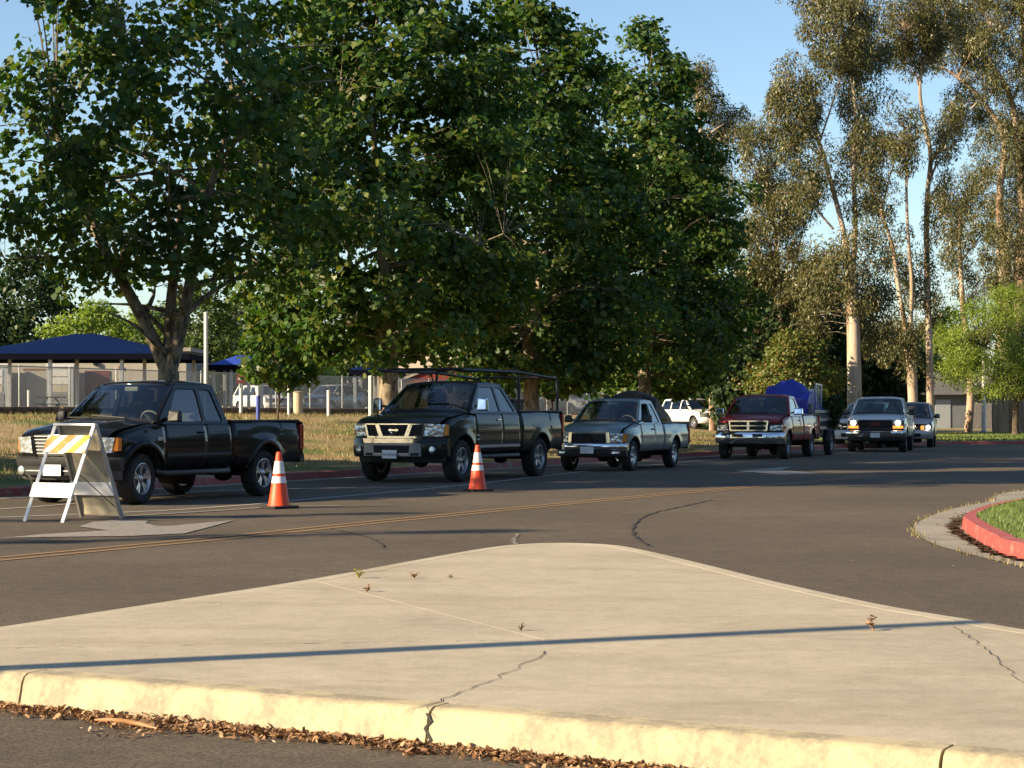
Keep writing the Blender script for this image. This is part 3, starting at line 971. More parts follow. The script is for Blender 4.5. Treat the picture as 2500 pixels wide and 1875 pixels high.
def weed(px, py, h, label, col='dry_blade', n=9, dead=False):
    q = G(px, py, IZ)
    t = thing('weed', label, 'weed', (q.x, q.y, IZ))
    rr = random.Random(px)
    mb = MB(); lf = MB()
    for i in range(n):
        a = rr.uniform(0, 6.28); l = h * rr.uniform(0.5, 1.1); sp = rr.uniform(0.15, 0.7)
        tip = Vector((math.cos(a) * l * sp, math.sin(a) * l * sp, l * (1 - 0.5 * sp)))
        mb.tube([(0, 0, 0), tip * 0.5 + Vector((0, 0, 0.01)), tip], [0.0025, 0.002, 0.001], 4)
        for k in (0.5, 0.8, 1.0):
            c = tip * k
            b = rr.uniform(0, 6.28); s_ = h * 0.22
            lf.add([c, c + Vector((math.cos(b) * s_, math.sin(b) * s_, s_ * 0.5)), c + Vector((math.cos(b + 0.8) * s_ * 1.4, math.sin(b + 0.8) * s_ * 1.4, s_ * 0.1)), c + Vector((math.cos(b + 1.4) * s_ * 0.8, math.sin(b + 1.4) * s_ * 0.8, -s_ * 0.2))], [(0, 1, 2, 3)])
    mb.build('stem', col, t); lf.build('leaves', col, t)
    return t
weed(876, 1412, 0.075, 'small upright yellow-green weed in the island joint by the road edge', 'weed_leaf')
weed(1012, 1412, 0.05, 'low pale dry weed beside the small yellow-green weed', 'litter_leaf')
weed(1098, 1413, 0.04, 'tiny dry sprig, farthest from the curled brown leaf', 'dry_blade', 5)
weed(896, 1446, 0.06, 'curled dark brown dead leaf lying on the oblique slab joint', 'litter_leaf', 7)
weed(2132, 1540, 0.10, 'thin reddish dry weed standing in the pole shadow on the island', 'litter_leaf', 5)
weed(1272, 1540, 0.05, 'tiny pale weed where the island joints meet', 'dry_blade', 5)
q0 = G(358, 1735, 0.0)
mb = MB(); mb.tube([(q0.x, q0.y, 0), (q0.x + 0.005, q0.y, 0.06), (q0.x - 0.004, q0.y, 0.11)], [0.004, 0.003, 0.002], 5)
mb.add([(q0.x - 0.012, q0.y, 0.105), (q0.x + 0.01, q0.y, 0.1), (q0.x + 0.004, q0.y + 0.01, 0.12)], [(0, 1, 2)])
tag(mb.build('dead_stalk', 'litter_leaf'), 'single upright dead stalk against the yellow kerb face', 'weed')

# ------------------------------------------------------------------ cones
def make_cone(px, py, label, rz):
    q = G(px, py)
    t = thing('traffic_cone', label, 'traffic cone', (q.x, q.y, 0), rz, 'traffic cones set out on the road')
    H = 0.77
    def rad(z): return 0.148 + (0.034 - 0.148) * (z - 0.035) / (H - 0.035)
    mb = MB(); mb.box((0, 0, 0.0195), (0.40, 0.40, 0.035)); mb.build('base', 'rubber', t, bevel=0.012)
    mb = MB(); mb.lathe([(0.155, 0.038), (0.152, 0.05), (rad(0.06), 0.06), (rad(0.37), 0.37), (rad(0.41), 0.41), (rad(0.47), 0.47), (rad(0.5), 0.5), (rad(0.745), 0.745), (0.033, H - 0.008), (0.026, H), (0.018, H), (0.016, H - 0.05)], 32); mb.build('body', 'cone_orange', t, smooth=35)
    for z0, z1 in ((0.345, 0.435), (0.475, 0.645)):
        mb = MB(); mb.lathe([(rad(z0) + 0.0005, z0), (rad(z0) + 0.003, z0 + 0.002), (rad(z1) + 0.003, z1 - 0.002), (rad(z1) + 0.0005, z1)], 32)
        mb.build('reflective_band', 'sheeting_white', t, smooth=35)
    return t
make_cone(681, 1241, 'orange traffic cone beside the rear wheel of the black pickup', 0.7)
make_cone(1166, 1199, 'orange traffic cone beside the front wheel of the charcoal pickup', 0.5)

# ------------------------------------------------------------------ A-frame barricade
fl, fr_ = G(60, 1273), G(152, 1277)
rl, rr2 = G(198, 1262), G(300, 1266)
tl = A(136, 1036, 23.85); tr_ = A(230, 1037, 23.75)
bar = thing('barricade', 'white folding A-frame barricade with orange striped top panel in front of black pickup', 'barricade', (-5.3, 23.7, 0))
def bpart(mb, name, mat, bevel=0.003):
    o = mb.build(name, mat, bar, bevel=bevel)
    o.matrix_parent_inverse = Matrix.Translation((5.3, -23.7, 0))
    return o
fdn = (fr_ - fl).normalized()
# front legs
for a, b in ((fl, tl), (fr_, tr_)):
    mb = MB(); mb.beam(a, b, 0.038, 0.03, up=(0, -1, 0)); bpart(mb, 'leg', 'barricade_white')
def between(f, s): return (fl.lerp(tl, f)).lerp(fr_.lerp(tr_, f), s)
def fpanel(f0_, f1_, s0, s1, off, th, mat, name):
    nrm = ((fr_ - fl).cross(tl - fl)).normalized()
    if nrm.y > 0: nrm = -nrm
    c = [between(f0_, s0), between(f0_, s1), between(f1_, s1), between(f1_, s0)]
    mb = MB(); mb.hexa([q + nrm * off for q in c], [q + nrm * (off + th) for q in c])
    return bpart(mb, name, mat, 0.002)
def spanel(fb, ft, off, th):
    """striped panel: separate oblique stripes of sheeting, clipped to the panel"""
    p = fpanel(fb, ft, -0.05, 1.05, off, th, 'barricade_white', 'top_panel')
    nrm = ((fr_ - fl).cross(tl - fl)).normalized()
    if nrm.y > 0: nrm = -nrm
    for k in range(-1, 4):
        quad = [(-0.30 + k * 0.42, 0), (-0.09 + k * 0.42, 0), (0.27 + k * 0.42, 1), (0.06 + k * 0.42, 1)]
        quad = clip_half([Vector(z) for z in quad], Vector((-0.05, 0)), Vector((1, 0)))
        if len(quad) < 3: continue
        quad = clip_half([Vector(z) for z in quad], Vector((1.05, 0)), Vector((-1, 0)))
        if len(quad) < 3: continue
        mb = MB()
        mb.add([between(fb + (ft - fb) * z[1], z[0]) + nrm * (off + th + 0.0035) for z in quad], [tuple(range(len(quad)))])
        o = mb.build('stripe', 'sheeting_orange', p)
        o.matrix_parent_inverse = (Matrix.Translation((-5.3, 23.7, 0)) @ Matrix.Identity(4)).inverted() @ Matrix.Translation((-5.3, 23.7, 0))
        o.matrix_parent_inverse = Matrix.Identity(4)
spanel(0.70, 0.88, 0.02, 0.012)
fpanel(0.245, 0.39, -0.04, 1.06, 0.02, 0.012, 'barricade_white', 'lower_panel')
# top cap
mb = MB(); mb.beam(tl + Vector((-0.02, 0, 0.0)), tr_ + Vector((0.02, 0, 0.0)), 0.06, 0.03); bpart(mb, 'hinge_bar', 'barricade_white', 0.008)
# rear leaf: plywood board in an aluminium frame
tl2 = tl + Vector((0.02, 0.035, 0)); tr2 = tr_ + Vector((0.02, 0.035, 0))
def rb(f, s): return (rl.lerp(tl2, f)).lerp(rr2.lerp(tr2, f), s)
nr = ((rr2 - rl).cross(tl2 - rl)).normalized()
if nr.y > 0: nr = -nr
c = [rb(0.03, 0.06), rb(0.03, 0.94), rb(1.0, 0.94), rb(1.0, 0.06)]
mb = MB(); mb.hexa([q - nr * 0.012 for q in c], [q + nr * 0.001 for q in c]); bpart(mb, 'rear_board', 'plywood')
for s_ in (0.02, 0.98):
    mb = MB(); mb.beam(rb(0.0, s_), rb(1.0, s_), 0.035, 0.05, up=nr); bpart(mb, 'rear_leg', 'aluminium')
c = [rb(0.26, -0.02), rb(0.26, 1.0), rb(0.40, 1.0), rb(0.40, -0.02)]
mb = MB(); mb.hexa([q + nr * 0.027 for q in c], [q + nr * 0.036 for q in c]); bpart(mb, 'rear_panel', 'barricade_white')
mb = MB(); mb.beam(between(0.5, 1.0), rb(0.14, 0.93) + nr * 0.03, 0.008); bpart(mb, 'brace', 'steel_dark', 0)

# ------------------------------------------------------------------ trees
SYC = [(0, 0), (0.02, 0.20), (0.08, 0.46), (0.34, 0.38), (0.56, 0.52), (0.68, 0.27), (1.0, 0.03), (0.66, -0.26), (0.54, -0.5), (0.36, -0.37), (0.05, -0.43), (0.03, -0.18)]
OVAL = [(0, 0), (0.35, 0.3), (0.75, 0.25), (1, 0), (0.7, -0.25), (0.3, -0.3)]
LANCE = [(0, 0), (0.4, 0.15), (1, 0), (0.45, -0.15)]
def leaves(centers, outward, n_per, rad, size, tpl, mat, name, rng, droop=0.35, up=0.55, flat=0.65, jitter=0.8):
    """clumps of leaf-shaped polygons; centers (C,3)"""
    C = len(centers)
    cnt = rng.poisson(n_per, C)
    idx = np.repeat(np.arange(C), cnt)
    N = len(idx)
    off = rng.normal(0, 1, (N, 3))
    off /= np.linalg.norm(off, axis=1)[:, None] + 1e-9
    rr = rad[idx] * rng.uniform(0.15, 1, N) ** 0.5
    off = off * rr[:, None]
    off[:, 2] *= flat
    pos = centers[idx] + off
    nrm = outward[idx] * 0.45 + np.array([[0, 0, up]]) + rng.normal(0, jitter * 0.6, (N, 3))
    nrm /= np.linalg.norm(nrm, axis=1)[:, None]
    t = rng.normal(0, 1, (N, 3)) + off / (rr[:, None] + 1e-6) * 0.6
    t[:, 2] -= droop * 2
    t -= nrm * np.sum(t * nrm, 1)[:, None]
    t /= np.linalg.norm(t, axis=1)[:, None] + 1e-9
    b = np.cross(nrm, t)
    sz = size * rng.uniform(0.65, 1.25, N)
    K = len(tpl)
    V = np.zeros((N, K, 3))
    for k, (u, v) in enumerate(tpl):
        V[:, k] = pos + t * (u * sz)[:, None] + b * (v * sz)[:, None] + nrm * ((abs(v) * 0.25 - u * u * 0.12) * sz)[:, None]
    return raw_mesh(name, V, K, mat)

def env_points(rng, prof, n, lobes=0.28, shell=0.5, lean=(0, 0)):
    """points inside an envelope given by (z, radius) profile; returns pos, outward"""
    zs = np.array([q[0] for q in prof]); rs = np.array([q[1] for q in prof])
    ph = rng.uniform(0, 6.28, 8)
    out = []
    w = np.interp(np.linspace(zs[0], zs[-1], 200), zs, rs) + 0.25
    zz = rng.choice(np.linspace(zs[0], zs[-1], 200), n, p=w / w.sum()) + rng.uniform(-0.1, 0.1, n)
    th = rng.uniform(0, 2 * np.pi, n)
    lob = 1 + lobes * (np.sin(3 * th + ph[0] + zz * 0.9) * 0.5 + np.sin(5 * th + ph[1] - zz * 1.4) * 0.35 + np.sin(2 * th + ph[2] + zz * 2.3) * 0.4)
    r = np.interp(zz, zs, rs) * lob * (shell + (1 - shell) * rng.uniform(0, 1, n)) ** 0.8 * rng.uniform(0.55, 1, n) ** 0.45
    f = (zz - zs[0]) / (zs[-1] - zs[0])
    x = r * np.cos(th) + lean[0] * f; y = r * np.sin(th) + lean[1] * f
    pos = np.stack([x, y, zz], 1)
    ow = np.stack([np.cos(th), np.sin(th), 0.5 * (f - 0.35) * 2], 1)
    ow /= np.linalg.norm(ow, axis=1)[:, None]
    return pos, ow

def stem_points(stems):
    P = []
    for pts, rad in stems:
        for i in range(len(pts)):
            P.append((pts[i], rad[i]))
    return P

def make_stem(rng, a, b, r0, r1, n=8, wob=0.25, arch=0.0):
    a = np.array(a, float); b = np.array(b, float)
    L = np.linalg.norm(b - a)
    pts = []
    ph = rng.uniform(0, 6.28, 4)
    for i in range(n + 1):
        t = i / n
        q = a + (b - a) * t
        e = math.sin(math.pi * t) * wob
        q = q + np.array([math.sin(4 * t + ph[0]), math.sin(4.6 * t + ph[1]), 0]) * e * 0.12 * L * 0.35
        q[2] += arch * math.sin(math.pi * t) * L
        pts.append(q)
    rad = [r0 + (r1 - r0) * (i / n) ** 0.8 for i in range(n + 1)]
    return pts, rad

def tree_parts(rng, stems, centers, ow, lmat, bmat, n_per, rad, size, tpl, twig=0.02, **kw):
    """returns (trunk mesh, crown mesh): stems are polylines; a twig joins each clump to the nearest stem"""
    mb = MB()
    for pts, rd in stems:
        mb.tube(pts, rd, 9 if rd[0] > 0.1 else 6)
    SP = np.array([q for pts, rd in stems for q in pts]); SR = np.array([r for pts, rd in stems for r in rd])
    for i, c in enumerate(centers):
        d = np.linalg.norm(SP - c, axis=1) + 0.8 * np.maximum(0, SP[:, 2] - c[2])
        j = int(np.argmin(d))
        a = SP[j]
        if d[j] < 0.25: continue
        mid = (a + c) / 2 + np.array([0, 0, 0.08 * d[j]])
        r = min(SR[j] * 0.6, twig * (0.6 + 0.25 * d[j]))
        mb.tube([a, mid, c], [r, r * 0.7, r * 0.3], 4, caps=False)
    tm = mb.mesh('trunk', bmat, 60)
    cm = leaves(centers, ow, n_per, rad, size, tpl, lmat, 'crown', rng, **kw)
    return tm, cm

def plant(name, label, cat, loc, tm, cm, rz=0.0, sc=1.0, group=None):
    t = thing(name, label, cat, loc, rz, group)
    t.scale = (sc, sc, sc)
    link('trunk', tm, t); link('crown', cm, t)
    return t

def sycamore(seed, H=15.0, Rm=4.6, zlow=2.2, forks=((-0.9, 0.2, 5.5), (0.5, -0.1, 9)), nclump=430, n_per=44, lean=(0, 0), fork_z=2.0, r0=0.24):
    rng = np.random.default_rng(seed)
    stems = []
    stems.append(make_stem(rng, (0, 0, -0.2), (0.03, 0, fork_z), r0 * 1.25, r0, 5, 0.1))
    tips = []
    for fx, fy, fz in forks:
        st = make_stem(rng, (0.03, 0, fork_z - 0.1), (fx, fy, fz), r0 * 0.72, r0 * 0.3, 9, 0.5)
        stems.append(st); tips.append((st, fz))
    # leader to the top and side limbs
    prof = [(zlow, Rm * 0.55), (zlow + 1.2, Rm * 0.85), (H * 0.33, Rm), (H * 0.5, Rm * 0.9), (H * 0.7, Rm * 0.66), (H * 0.87, Rm * 0.36), (H, 0.25)]
    st0 = tips[-1][0]
    stems.append(make_stem(rng, st0[0][-1], (lean[0], lean[1], H * 0.95), r0 * 0.3, 0.02, 8, 0.3))
    allp = [(q, r) for st in stems[1:] for q, r in zip(*st)]
    for k in range(26):
        a, r = allp[rng.integers(2, len(allp))]
        th = rng.uniform(0, 6.28)
        ze = min(H * 0.93, a[2] + rng.uniform(-0.3, 2.4))
        rr = np.interp(ze, [q[0] for q in prof], [q[1] for q in prof]) * rng.uniform(0.6, 0.92)
        e = (a[0] * 0.4 + rr * math.cos(th) + lean[0] * ze / H * 0.5, a[1] * 0.4 + rr * math.sin(th), ze)
        stems.append(make_stem(rng, a, e, min(0.085, r * 0.6), 0.012, 6, 0.5, 0.05))
    pos, ow = env_points(rng, prof, nclump, 0.34, 0.45, lean)
    rad = rng.uniform(0.4, 0.85, nclump)
    return tree_parts(rng, stems, pos, ow, 'sycamore_leaf', 'sycamore_bark', n_per, rad, 0.185, SYC)

def row_xy(y, s=6.0):
    return kerb_x(y) - s / 0.905, y
SYG = 'sycamore trees in a row along the kerb'
TA = sycamore(1, 16.5, 4.9, 3.9, ((-2.6, 0.3, 7.5), (0.25, 0.3, 6.0), (1.6, -0.5, 8.0)), 480, 39)
TB = sycamore(2, 16.5, 4.8, 2.5, ((-1.1, 0.2, 5.0), (-0.4, 0.1, 9.0)), 600, 70, fork_z=3.2)
TC = sycamore(3, 15.5, 4.5, 1.9, ((-0.9, 0.3, 6.0), (0.6, -0.3, 9.0)), 580, 70, fork_z=2.6)
TD = sycamore(4, 13.5, 3.9, 1.9, ((-0.5, 0.4, 6.0), (0.6, 0.3, 8.0)), 480, 70, fork_z=3.0)
def syc(T, y, label, rz=0.0, sc=1.0, s=6.0, dx=0.0):
    x, y = row_xy(y, s)
    x += dx
    return plant('sycamore_tree', label, 'tree', (x, y, gz(x, y)), T[0], T[1], rz, sc, SYG)
syc(TA, 44.6, 'sycamore with a low forked grey trunk behind the black pickup')
syc(TB, 54.0, 'leafy sycamore whose leaning trunk rises behind the hood of the charcoal pickup')
syc(TC, 62.5, 'sycamore with leaning trunk behind the ladder rack of the charcoal pickup', 0.4)
syc(TB, 71.5, 'sycamore with straight trunk behind the silver-green pickup cab', 2.2, 0.92)
syc(TD, 76.5, 'sycamore at the end of the row, next to the red pickup', 1.0, 0.9, 7.5)
syc(TC, 31.0, 'sycamore growing left of the black pickup, its trunk outside the view', 3.0, 1.05, 6.0)
syc(TB, 38.0, 'unseen sycamore added on the field to shade the forked sycamore and the road', 1.3, 0.9, 10.5)  # extra tree out of view, added for its shade on trunk and road
# slender cypresses outside the view that cast the pointed shadows
def cypress(seed):
    rng = np.random.default_rng(seed)
    stems = [make_stem(rng, (0, 0, -0.2), (0, 0, 9.2), 0.13, 0.02, 8, 0.1)]
    pos, ow = env_points(rng, [(0.5, 0.4), (2, 0.6), (5, 0.45), (8, 0.2), (9.5, 0.05)], 140, 0.15, 0.6)
    return tree_parts(rng, stems, pos, ow, 'dark_leaf', 'dark_bark', 26, rng.uniform(0.25, 0.4, 140), 0.16, OVAL)
CY = cypress(9)
def shadow_foot(px, py, h):
    q = G(px, py); L = h / math.tan(SUN_EL)
    return (q.x - 0.926 * L, q.y - 0.376 * L, 0.0)
for (px, py, h, lab) in ((1277, 1294, 9.5, 'slender dark cypress far left of the road'), (1020, 1252, 9.0, 'slightly shorter slender dark cypress far left of the road')):
    x, y, z = shadow_foot(px, py, h)
    plant('cypress_tree', lab, 'tree', (x, y, z), CY[0], CY[1], px, h / 9.5, 'slender cypresses')
# pole outside the view whose shadow crosses the island
foot = T(0, 1632) - Vector((0.926, 0.376)) * 6.5
ptip = T(2440, 1516)
ph = ((ptip - foot).length) * math.tan(SUN_EL) + 0.15
t = thing('street_pole', 'tall pale street pole standing left of the traffic island', 'pole', (foot.x, foot.y, 0))
mb = MB(); mb.lathe([(0.10, 0.0), (0.10, ph * 0.4), (0.085, ph)], 20); mb.build('shaft', 'pole_concrete', t, smooth=40)
mb = MB(); mb.lathe([(0.16, 0.0), (0.16, 0.05), (0.11, 0.08)], 20); mb.build('base_collar', 'galvanised', t, smooth=40)

# eucalyptus
def euc(seed, stems_spec, crown_boxes, n_per=170, size=0.19, lmat='euc_leaf', bmat='euc_bark', limbs=16):
    """stems_spec: list of (points, r0, r1); crown_boxes: (center, radii, clumps)"""
    rng = np.random.default_rng(seed)
    stems = []
    for pts, r0, r1 in stems_spec:
        sp = smooth_path([Vector(q) for q in pts], 5)
        n = len(sp)
        stems.append(([np.array(q) for q in sp], [r0 + (r1 - r0) * i / (n - 1) for i in range(n)]))
    cs = []; ows = []
    for c, rad, n in crown_boxes:
        u = rng.normal(0, 1, (n, 3)); u /= np.linalg.norm(u, axis=1)[:, None]
        u2 = u * (rng.uniform(0.2, 1, n) ** 0.4)[:, None]
        cs.append(np.array(c) + u2 * np.array(rad)); ows.append(u)
    pos = np.concatenate(cs); ow = np.concatenate(ows)
    base = [(q, r) for st in stems for q, r in zip(*st) if q[2] > 5]
    for k in range(limbs):
        tgt = pos[rng.integers(0, len(pos))]
        B = np.array([q for q, r in base])
        d = np.linalg.norm(B - tgt, axis=1) + 1.2 * np.maximum(0, B[:, 2] - tgt[2] + 1.5)
        j = int(np.argmin(d))
        stems.append(make_stem(rng, B[j], tgt, min(0.09, base[j][1] * 0.6), 0.015, 7, 0.6, 0.04))
    rad = rng.uniform(0.35, 0.8, len(pos))
    return tree_parts(rng, stems, pos, ow, lmat, bmat, n_per, rad, size, LANCE, 0.012, droop=0.9, up=0.1, flat=1.15, jitter=1.0)

def rel(d, x0, zb, pts, depth=None):
    """photo pixels -> local points about the trunk foot, at one distance"""
    out = []
    for i, q in enumerate(pts):
        w = A(q[0], q[1], d)
        out.append((w.x - x0, (q[2] if len(q) > 2 else 0.0), w.z - zb))
    return out
EUG = 'tall eucalyptus trees past the bend in the road'
def place_euc(name_label, d, px, stems, boxes, seed, **kw):
    x0 = A(px, 1000, d).x; zb = gz(x0, d)
    ss = []
    for pts, r0, r1 in stems:
        ss.append((rel(d, x0, zb, pts), r0 * 0.58, r1 * 0.75))
    bb = []
    for (cx, cy_, rx, rz_, n) in boxes:
        w = A(cx, cy_, d)
        bb.append(((w.x - x0, RNG.uniform(-1, 1), w.z - zb), (rx / FPX * d, rx / FPX * d * 0.8, rz_ / FPX * d), n))
    tm, cm = euc(seed, ss, bb, **kw)
    return plant('eucalyptus_tree', name_label, 'tree', (x0, d, zb), tm, cm, 0, 1, EUG)

place_euc('tall eucalyptus with thick mottled trunk behind the white pickup', 90, 2088,
    [([(2088, 1075), (2086, 960), (2084, 820), (2080, 700), (2072, 640)], 0.62, 0.36),
     ([(2074, 650), (2058, 560), (2030, 450), (2000, 350), (1960, 280), (1935, 230)], 0.26, 0.05),
     ([(2080, 690), (2088, 560), (2084, 420), (2088, 260), (2060, 80), (2040, -60)], 0.24, 0.06),
     ([(2035, 560), (1990, 510), (1940, 475), (1905, 470)], 0.10, 0.03),
     ([(2000, 350), (2030, 260), (2055, 180)], 0.10, 0.03)],
    [(1945, 250, 75, 110, 60), (2040, 90, 90, 120, 70), (2110, 180, 80, 130, 60), (1960, 420, 70, 90, 30), (2100, 420, 60, 120, 28), (2080, 650, 90, 110, 36), (2000, 700, 50, 120, 24), (2140, 760, 60, 130, 34), (2020, -60, 120, 80, 40)], 21)
place_euc('eucalyptus forking into two pinkish trunks behind the white pickup', 97, 2226,
    [([(2232, 1068), (2228, 960), (2224, 880), (2212, 820)], 0.42, 0.34),
     ([(2216, 830), (2196, 720), (2178, 600), (2150, 520), (2115, 430)], 0.24, 0.06),
     ([(2220, 840), (2226, 700), (2216, 560), (2212, 430), (2206, 300)], 0.20, 0.05),
     ([(2150, 520), (2170, 440), (2195, 360)], 0.08, 0.02)],
    [(2120, 380, 60, 80, 26), (2200, 330, 50, 90, 26), (2160, 500, 50, 70, 16), (2210, 620, 50, 100, 16), (2190, 840, 60, 80, 24)], 22)
place_euc('straight pale eucalyptus just right of the two-trunked eucalyptus', 98, 2270,
    [([(2272, 1066), (2270, 900), (2266, 760), (2262, 600), (2264, 480), (2272, 380), (2254, 290), (2246, 220), (2252, 150)], 0.34, 0.08),
     ([(2270, 400), (2310, 340), (2350, 290), (2385, 250)], 0.16, 0.04),
     ([(2246, 220), (2232, 160), (2225, 100)], 0.08, 0.02)],
    [(2240, 90, 70, 100, 50), (2370, 260, 60, 60, 26), (2300, 330, 50, 60, 18), (2300, 540, 50, 110, 18), (2180, 60, 90, 90, 36), (2300, 20, 80, 90, 36), (2260, 720, 45, 110, 18)], 23)
place_euc('slender eucalyptus with sinuous trunk on the far verge beside the lamp post', 118, 2362,
    [([(2364, 1060), (2370, 960), (2366, 860), (2352, 760), (2346, 660), (2342, 560), (2352, 480)], 0.45, 0.08),
     ([(2346, 640), (2376, 600), (2400, 570)], 0.10, 0.03)],
    [(2350, 480, 60, 70, 40), (2400, 540, 45, 60, 20), (2330, 600, 45, 60, 16), (2370, 690, 50, 60, 18)], 24)
place_euc('huge eucalyptus with a broad split trunk at the edge of the far lawn', 112, 2462,
    [([(2446, 1062), (2444, 980), (2450, 880), (2452, 740), (2450, 600)], 0.95, 0.55),
     ([(2480, 1062), (2478, 960), (2482, 860), (2490, 700), (2500, 560)], 1.0, 0.55),
     ([(2450, 620), (2440, 480), (2452, 340), (2400, 250), (2340, 190), (2290, 160)], 0.42, 0.07),
     ([(2498, 580), (2490, 400), (2470, 250), (2420, 160), (2350, 100), (2270, 60)], 0.42, 0.07),
     ([(2500, 560), (2510, 300), (2496, 60), (2490, -80)], 0.4, 0.1)],
    [(2440, 130, 110, 130, 110), (2470, 400, 90, 150, 110), (2470, 650, 80, 120, 70), (2330, 110, 70, 80, 44), (2360, 30, 90, 70, 44), (2560, 300, 100, 250, 90), (2500, -40, 130, 80, 60), (2540, 620, 90, 150, 50)], 25, n_per=170, bmat='euc_bark')
place_euc('olive eucalyptus rising behind the end of the sycamore row', 102, 1905,
    [([(1912, 1060), (1908, 860), (1900, 700), (1890, 560), (1850, 440)], 0.36, 0.08),
     ([(1902, 720), (1940, 640), (1960, 560)], 0.16, 0.04), ([(1895, 640), (1860, 560), (1830, 520)], 0.14, 0.04)],
    [(1850, 400, 65, 110, 56), (1890, 560, 70, 110, 60), (1840, 640, 50, 110, 40), (1930, 680, 60, 90, 40), (1900, 800, 70, 90, 40), (1960, 470, 40, 100, 26)], 26)
place_euc('eucalyptus top poking above the sycamores against the sky', 108, 1705,
    [([(1740, 1060), (1735, 700), (1720, 420), (1705, 260), (1692, 180)], 0.36, 0.05)],
    [(1695, 185, 42, 30, 18), (1735, 250, 34, 50, 20), (1740, 400, 60, 90, 40), (1750, 560, 70, 100, 40), (1800, 300, 40, 60, 20)], 27)

# other trees and shrubs
def broad(seed, H, Rm, zlow, lmat, nclump=170, n_per=50, size=0.24, tpl=OVAL, bmat='dark_bark', rmin=0.5, rmax=1.0, trunk_r=0.22):
    rng = np.random.default_rng(seed)
    stems = [make_stem(rng, (0, 0, -0.2), (rng.uniform(-.3, .3), rng.uniform(-.3, .3), H * 0.6), trunk_r, trunk_r * 0.4, 7, 0.3)]
    for k in range(9):
        a = stems[0][0][rng.integers(2, 7)]
        th = k * 2.4 + rng.uniform(-.3, .3)
        stems.append(make_stem(rng, a, (Rm * 0.65 * math.cos(th), Rm * 0.65 * math.sin(th), a[2] + H * rng.uniform(0.12, 0.35)), trunk_r * 0.45, 0.02, 6, 0.4))
    prof = [(zlow, Rm * 0.6), (zlow + (H - zlow) * 0.25, Rm * 0.95), (zlow + (H - zlow) * 0.5, Rm), (zlow + (H - zlow) * 0.8, Rm * 0.66), (H, Rm * 0.12)]
    pos, ow = env_points(rng, prof, nclump, 0.3, 0.55)
    return tree_parts(rng, stems, pos, ow, lmat, bmat, n_per, rng.uniform(rmin, rmax, nclump), size, tpl)

def at_px(px, d):
    x = A(px, 1000, d).x
    return (x, d, gz(x, d))
SH = broad(31, 4.6, 2.1, 0.4, 'shrub_leaf', 170, 60, 0.15, OVAL, rmin=0.35, rmax=0.6, trunk_r=0.12)
plant('rounded_shrub', 'rounded shrub with reddish shoot tips above the red pickup and blue tarp', 'shrub', at_px(1935, 88), *SH, 0.0, 1.06)
DK = broad(32, 9.0, 3.2, 0.5, 'dark_leaf', 200, 60, 0.3, OVAL, rmin=0.6, rmax=1.1)
DK2 = broad(33, 6.5, 3.4, 0.2, 'dark_leaf', 200, 60, 0.28, OVAL, rmin=0.6, rmax=1.0)
MD = broad(34, 8.5, 3.9, 0.6, 'mid_leaf', 240, 54, 0.26, OVAL, rmin=0.55, rmax=1.0)
BR = broad(35, 6.5, 3.6, 0.5, 'bright_leaf', 230, 56, 0.24, OVAL, rmin=0.5, rmax=0.9)
FE = broad(36, 8.2, 5.2, 2.3, 'bright_leaf', 560, 110, 0.17, LANCE, rmin=0.5, rmax=0.95)
plant('feathery_tree', 'bright green feathery tree overhanging the lamp post on the far verge', 'tree', at_px(2480, 104), *FE, 0.3, 0.95)
DG = 'dark evergreens past the end of the sycamores'
for px, d, T_, rz, sc, lab in (
    (1850, 104, DK, 0.2, 1.0, 'dark evergreen tree behind the rounded shrub'),
    (1985, 108, DK, 1.4, 1.05, 'dark evergreen tree between the rounded shrub and the mottled eucalyptus trunk'),
    (2140, 112, DK2, 2.0, 1.0, 'dark evergreen bush behind the cab of the white pickup'),
    (2060, 120, DK2, 0.9, 1.1, 'dark evergreen bush behind the mottled eucalyptus trunk'),
    (2170, 150, DK2, 3.0, 1.2, 'dark evergreen bush behind the two-trunked eucalyptus'),
    (2310, 168, DK, 4.1, 1.1, 'dark evergreen tree shading the grey house roof'),
    (1780, 118, DK2, 5.0, 1.2, 'dark evergreen bush left of the rounded shrub')):
    plant('evergreen_tree', lab, 'tree', at_px(px, d), *T_, rz, sc, DG)
BG = 'background trees behind the chain link fence'
for i, (px, d, T_, rz, sc, lab) in enumerate((
    (-160, 175, DK, 0.5, 1.9, 'dark tall tree behind the left end of the large blue canopy'),
    (60, 172, DK, 2.5, 1.6, 'dark tree just left of the bright green tree'),
    (230, 132, BR, 0.0, 1.15, 'bright yellow-green tree above the large blue canopy'),
    (360, 138, BR, 1.7, 1.15, 'bright yellow-green tree behind the forked sycamore trunk'),
    (480, 130, MD, 0.3, 1.0, 'green tree behind the white pole'),
    (600, 135, MD, 2.2, 0.95, 'green tree behind the small bright blue canopy'),
    (720, 142, BR, 3.3, 0.95, 'light green tree right of the small bright blue canopy'),
    (850, 150, MD, 4.4, 1.1, 'green tree left of the tan building'),
    (990, 165, MD, 0.9, 1.1, 'green tree behind the tan building roof'),
    (1120, 160, BR, 5.1, 1.1, 'light green tree right of the red gable'),
    (1250, 168, MD, 1.2, 1.2, 'green tree behind the ladder rack'),
    (1380, 172, BR, 2.8, 1.1, 'light green tree beyond the corner of the chain link fence'),
    (1500, 178, MD, 3.9, 1.2, 'green tree behind the cab of the silver-green pickup'),
    (1620, 184, MD, 5.6, 1.2, 'green tree behind the white car on the field'),
    (1730, 190, DK2, 0.4, 1.6, 'dark tree behind the windscreen of the red pickup'))):
    plant('background_tree', lab, 'tree', at_px(px, d), *T_, rz, sc, BG)
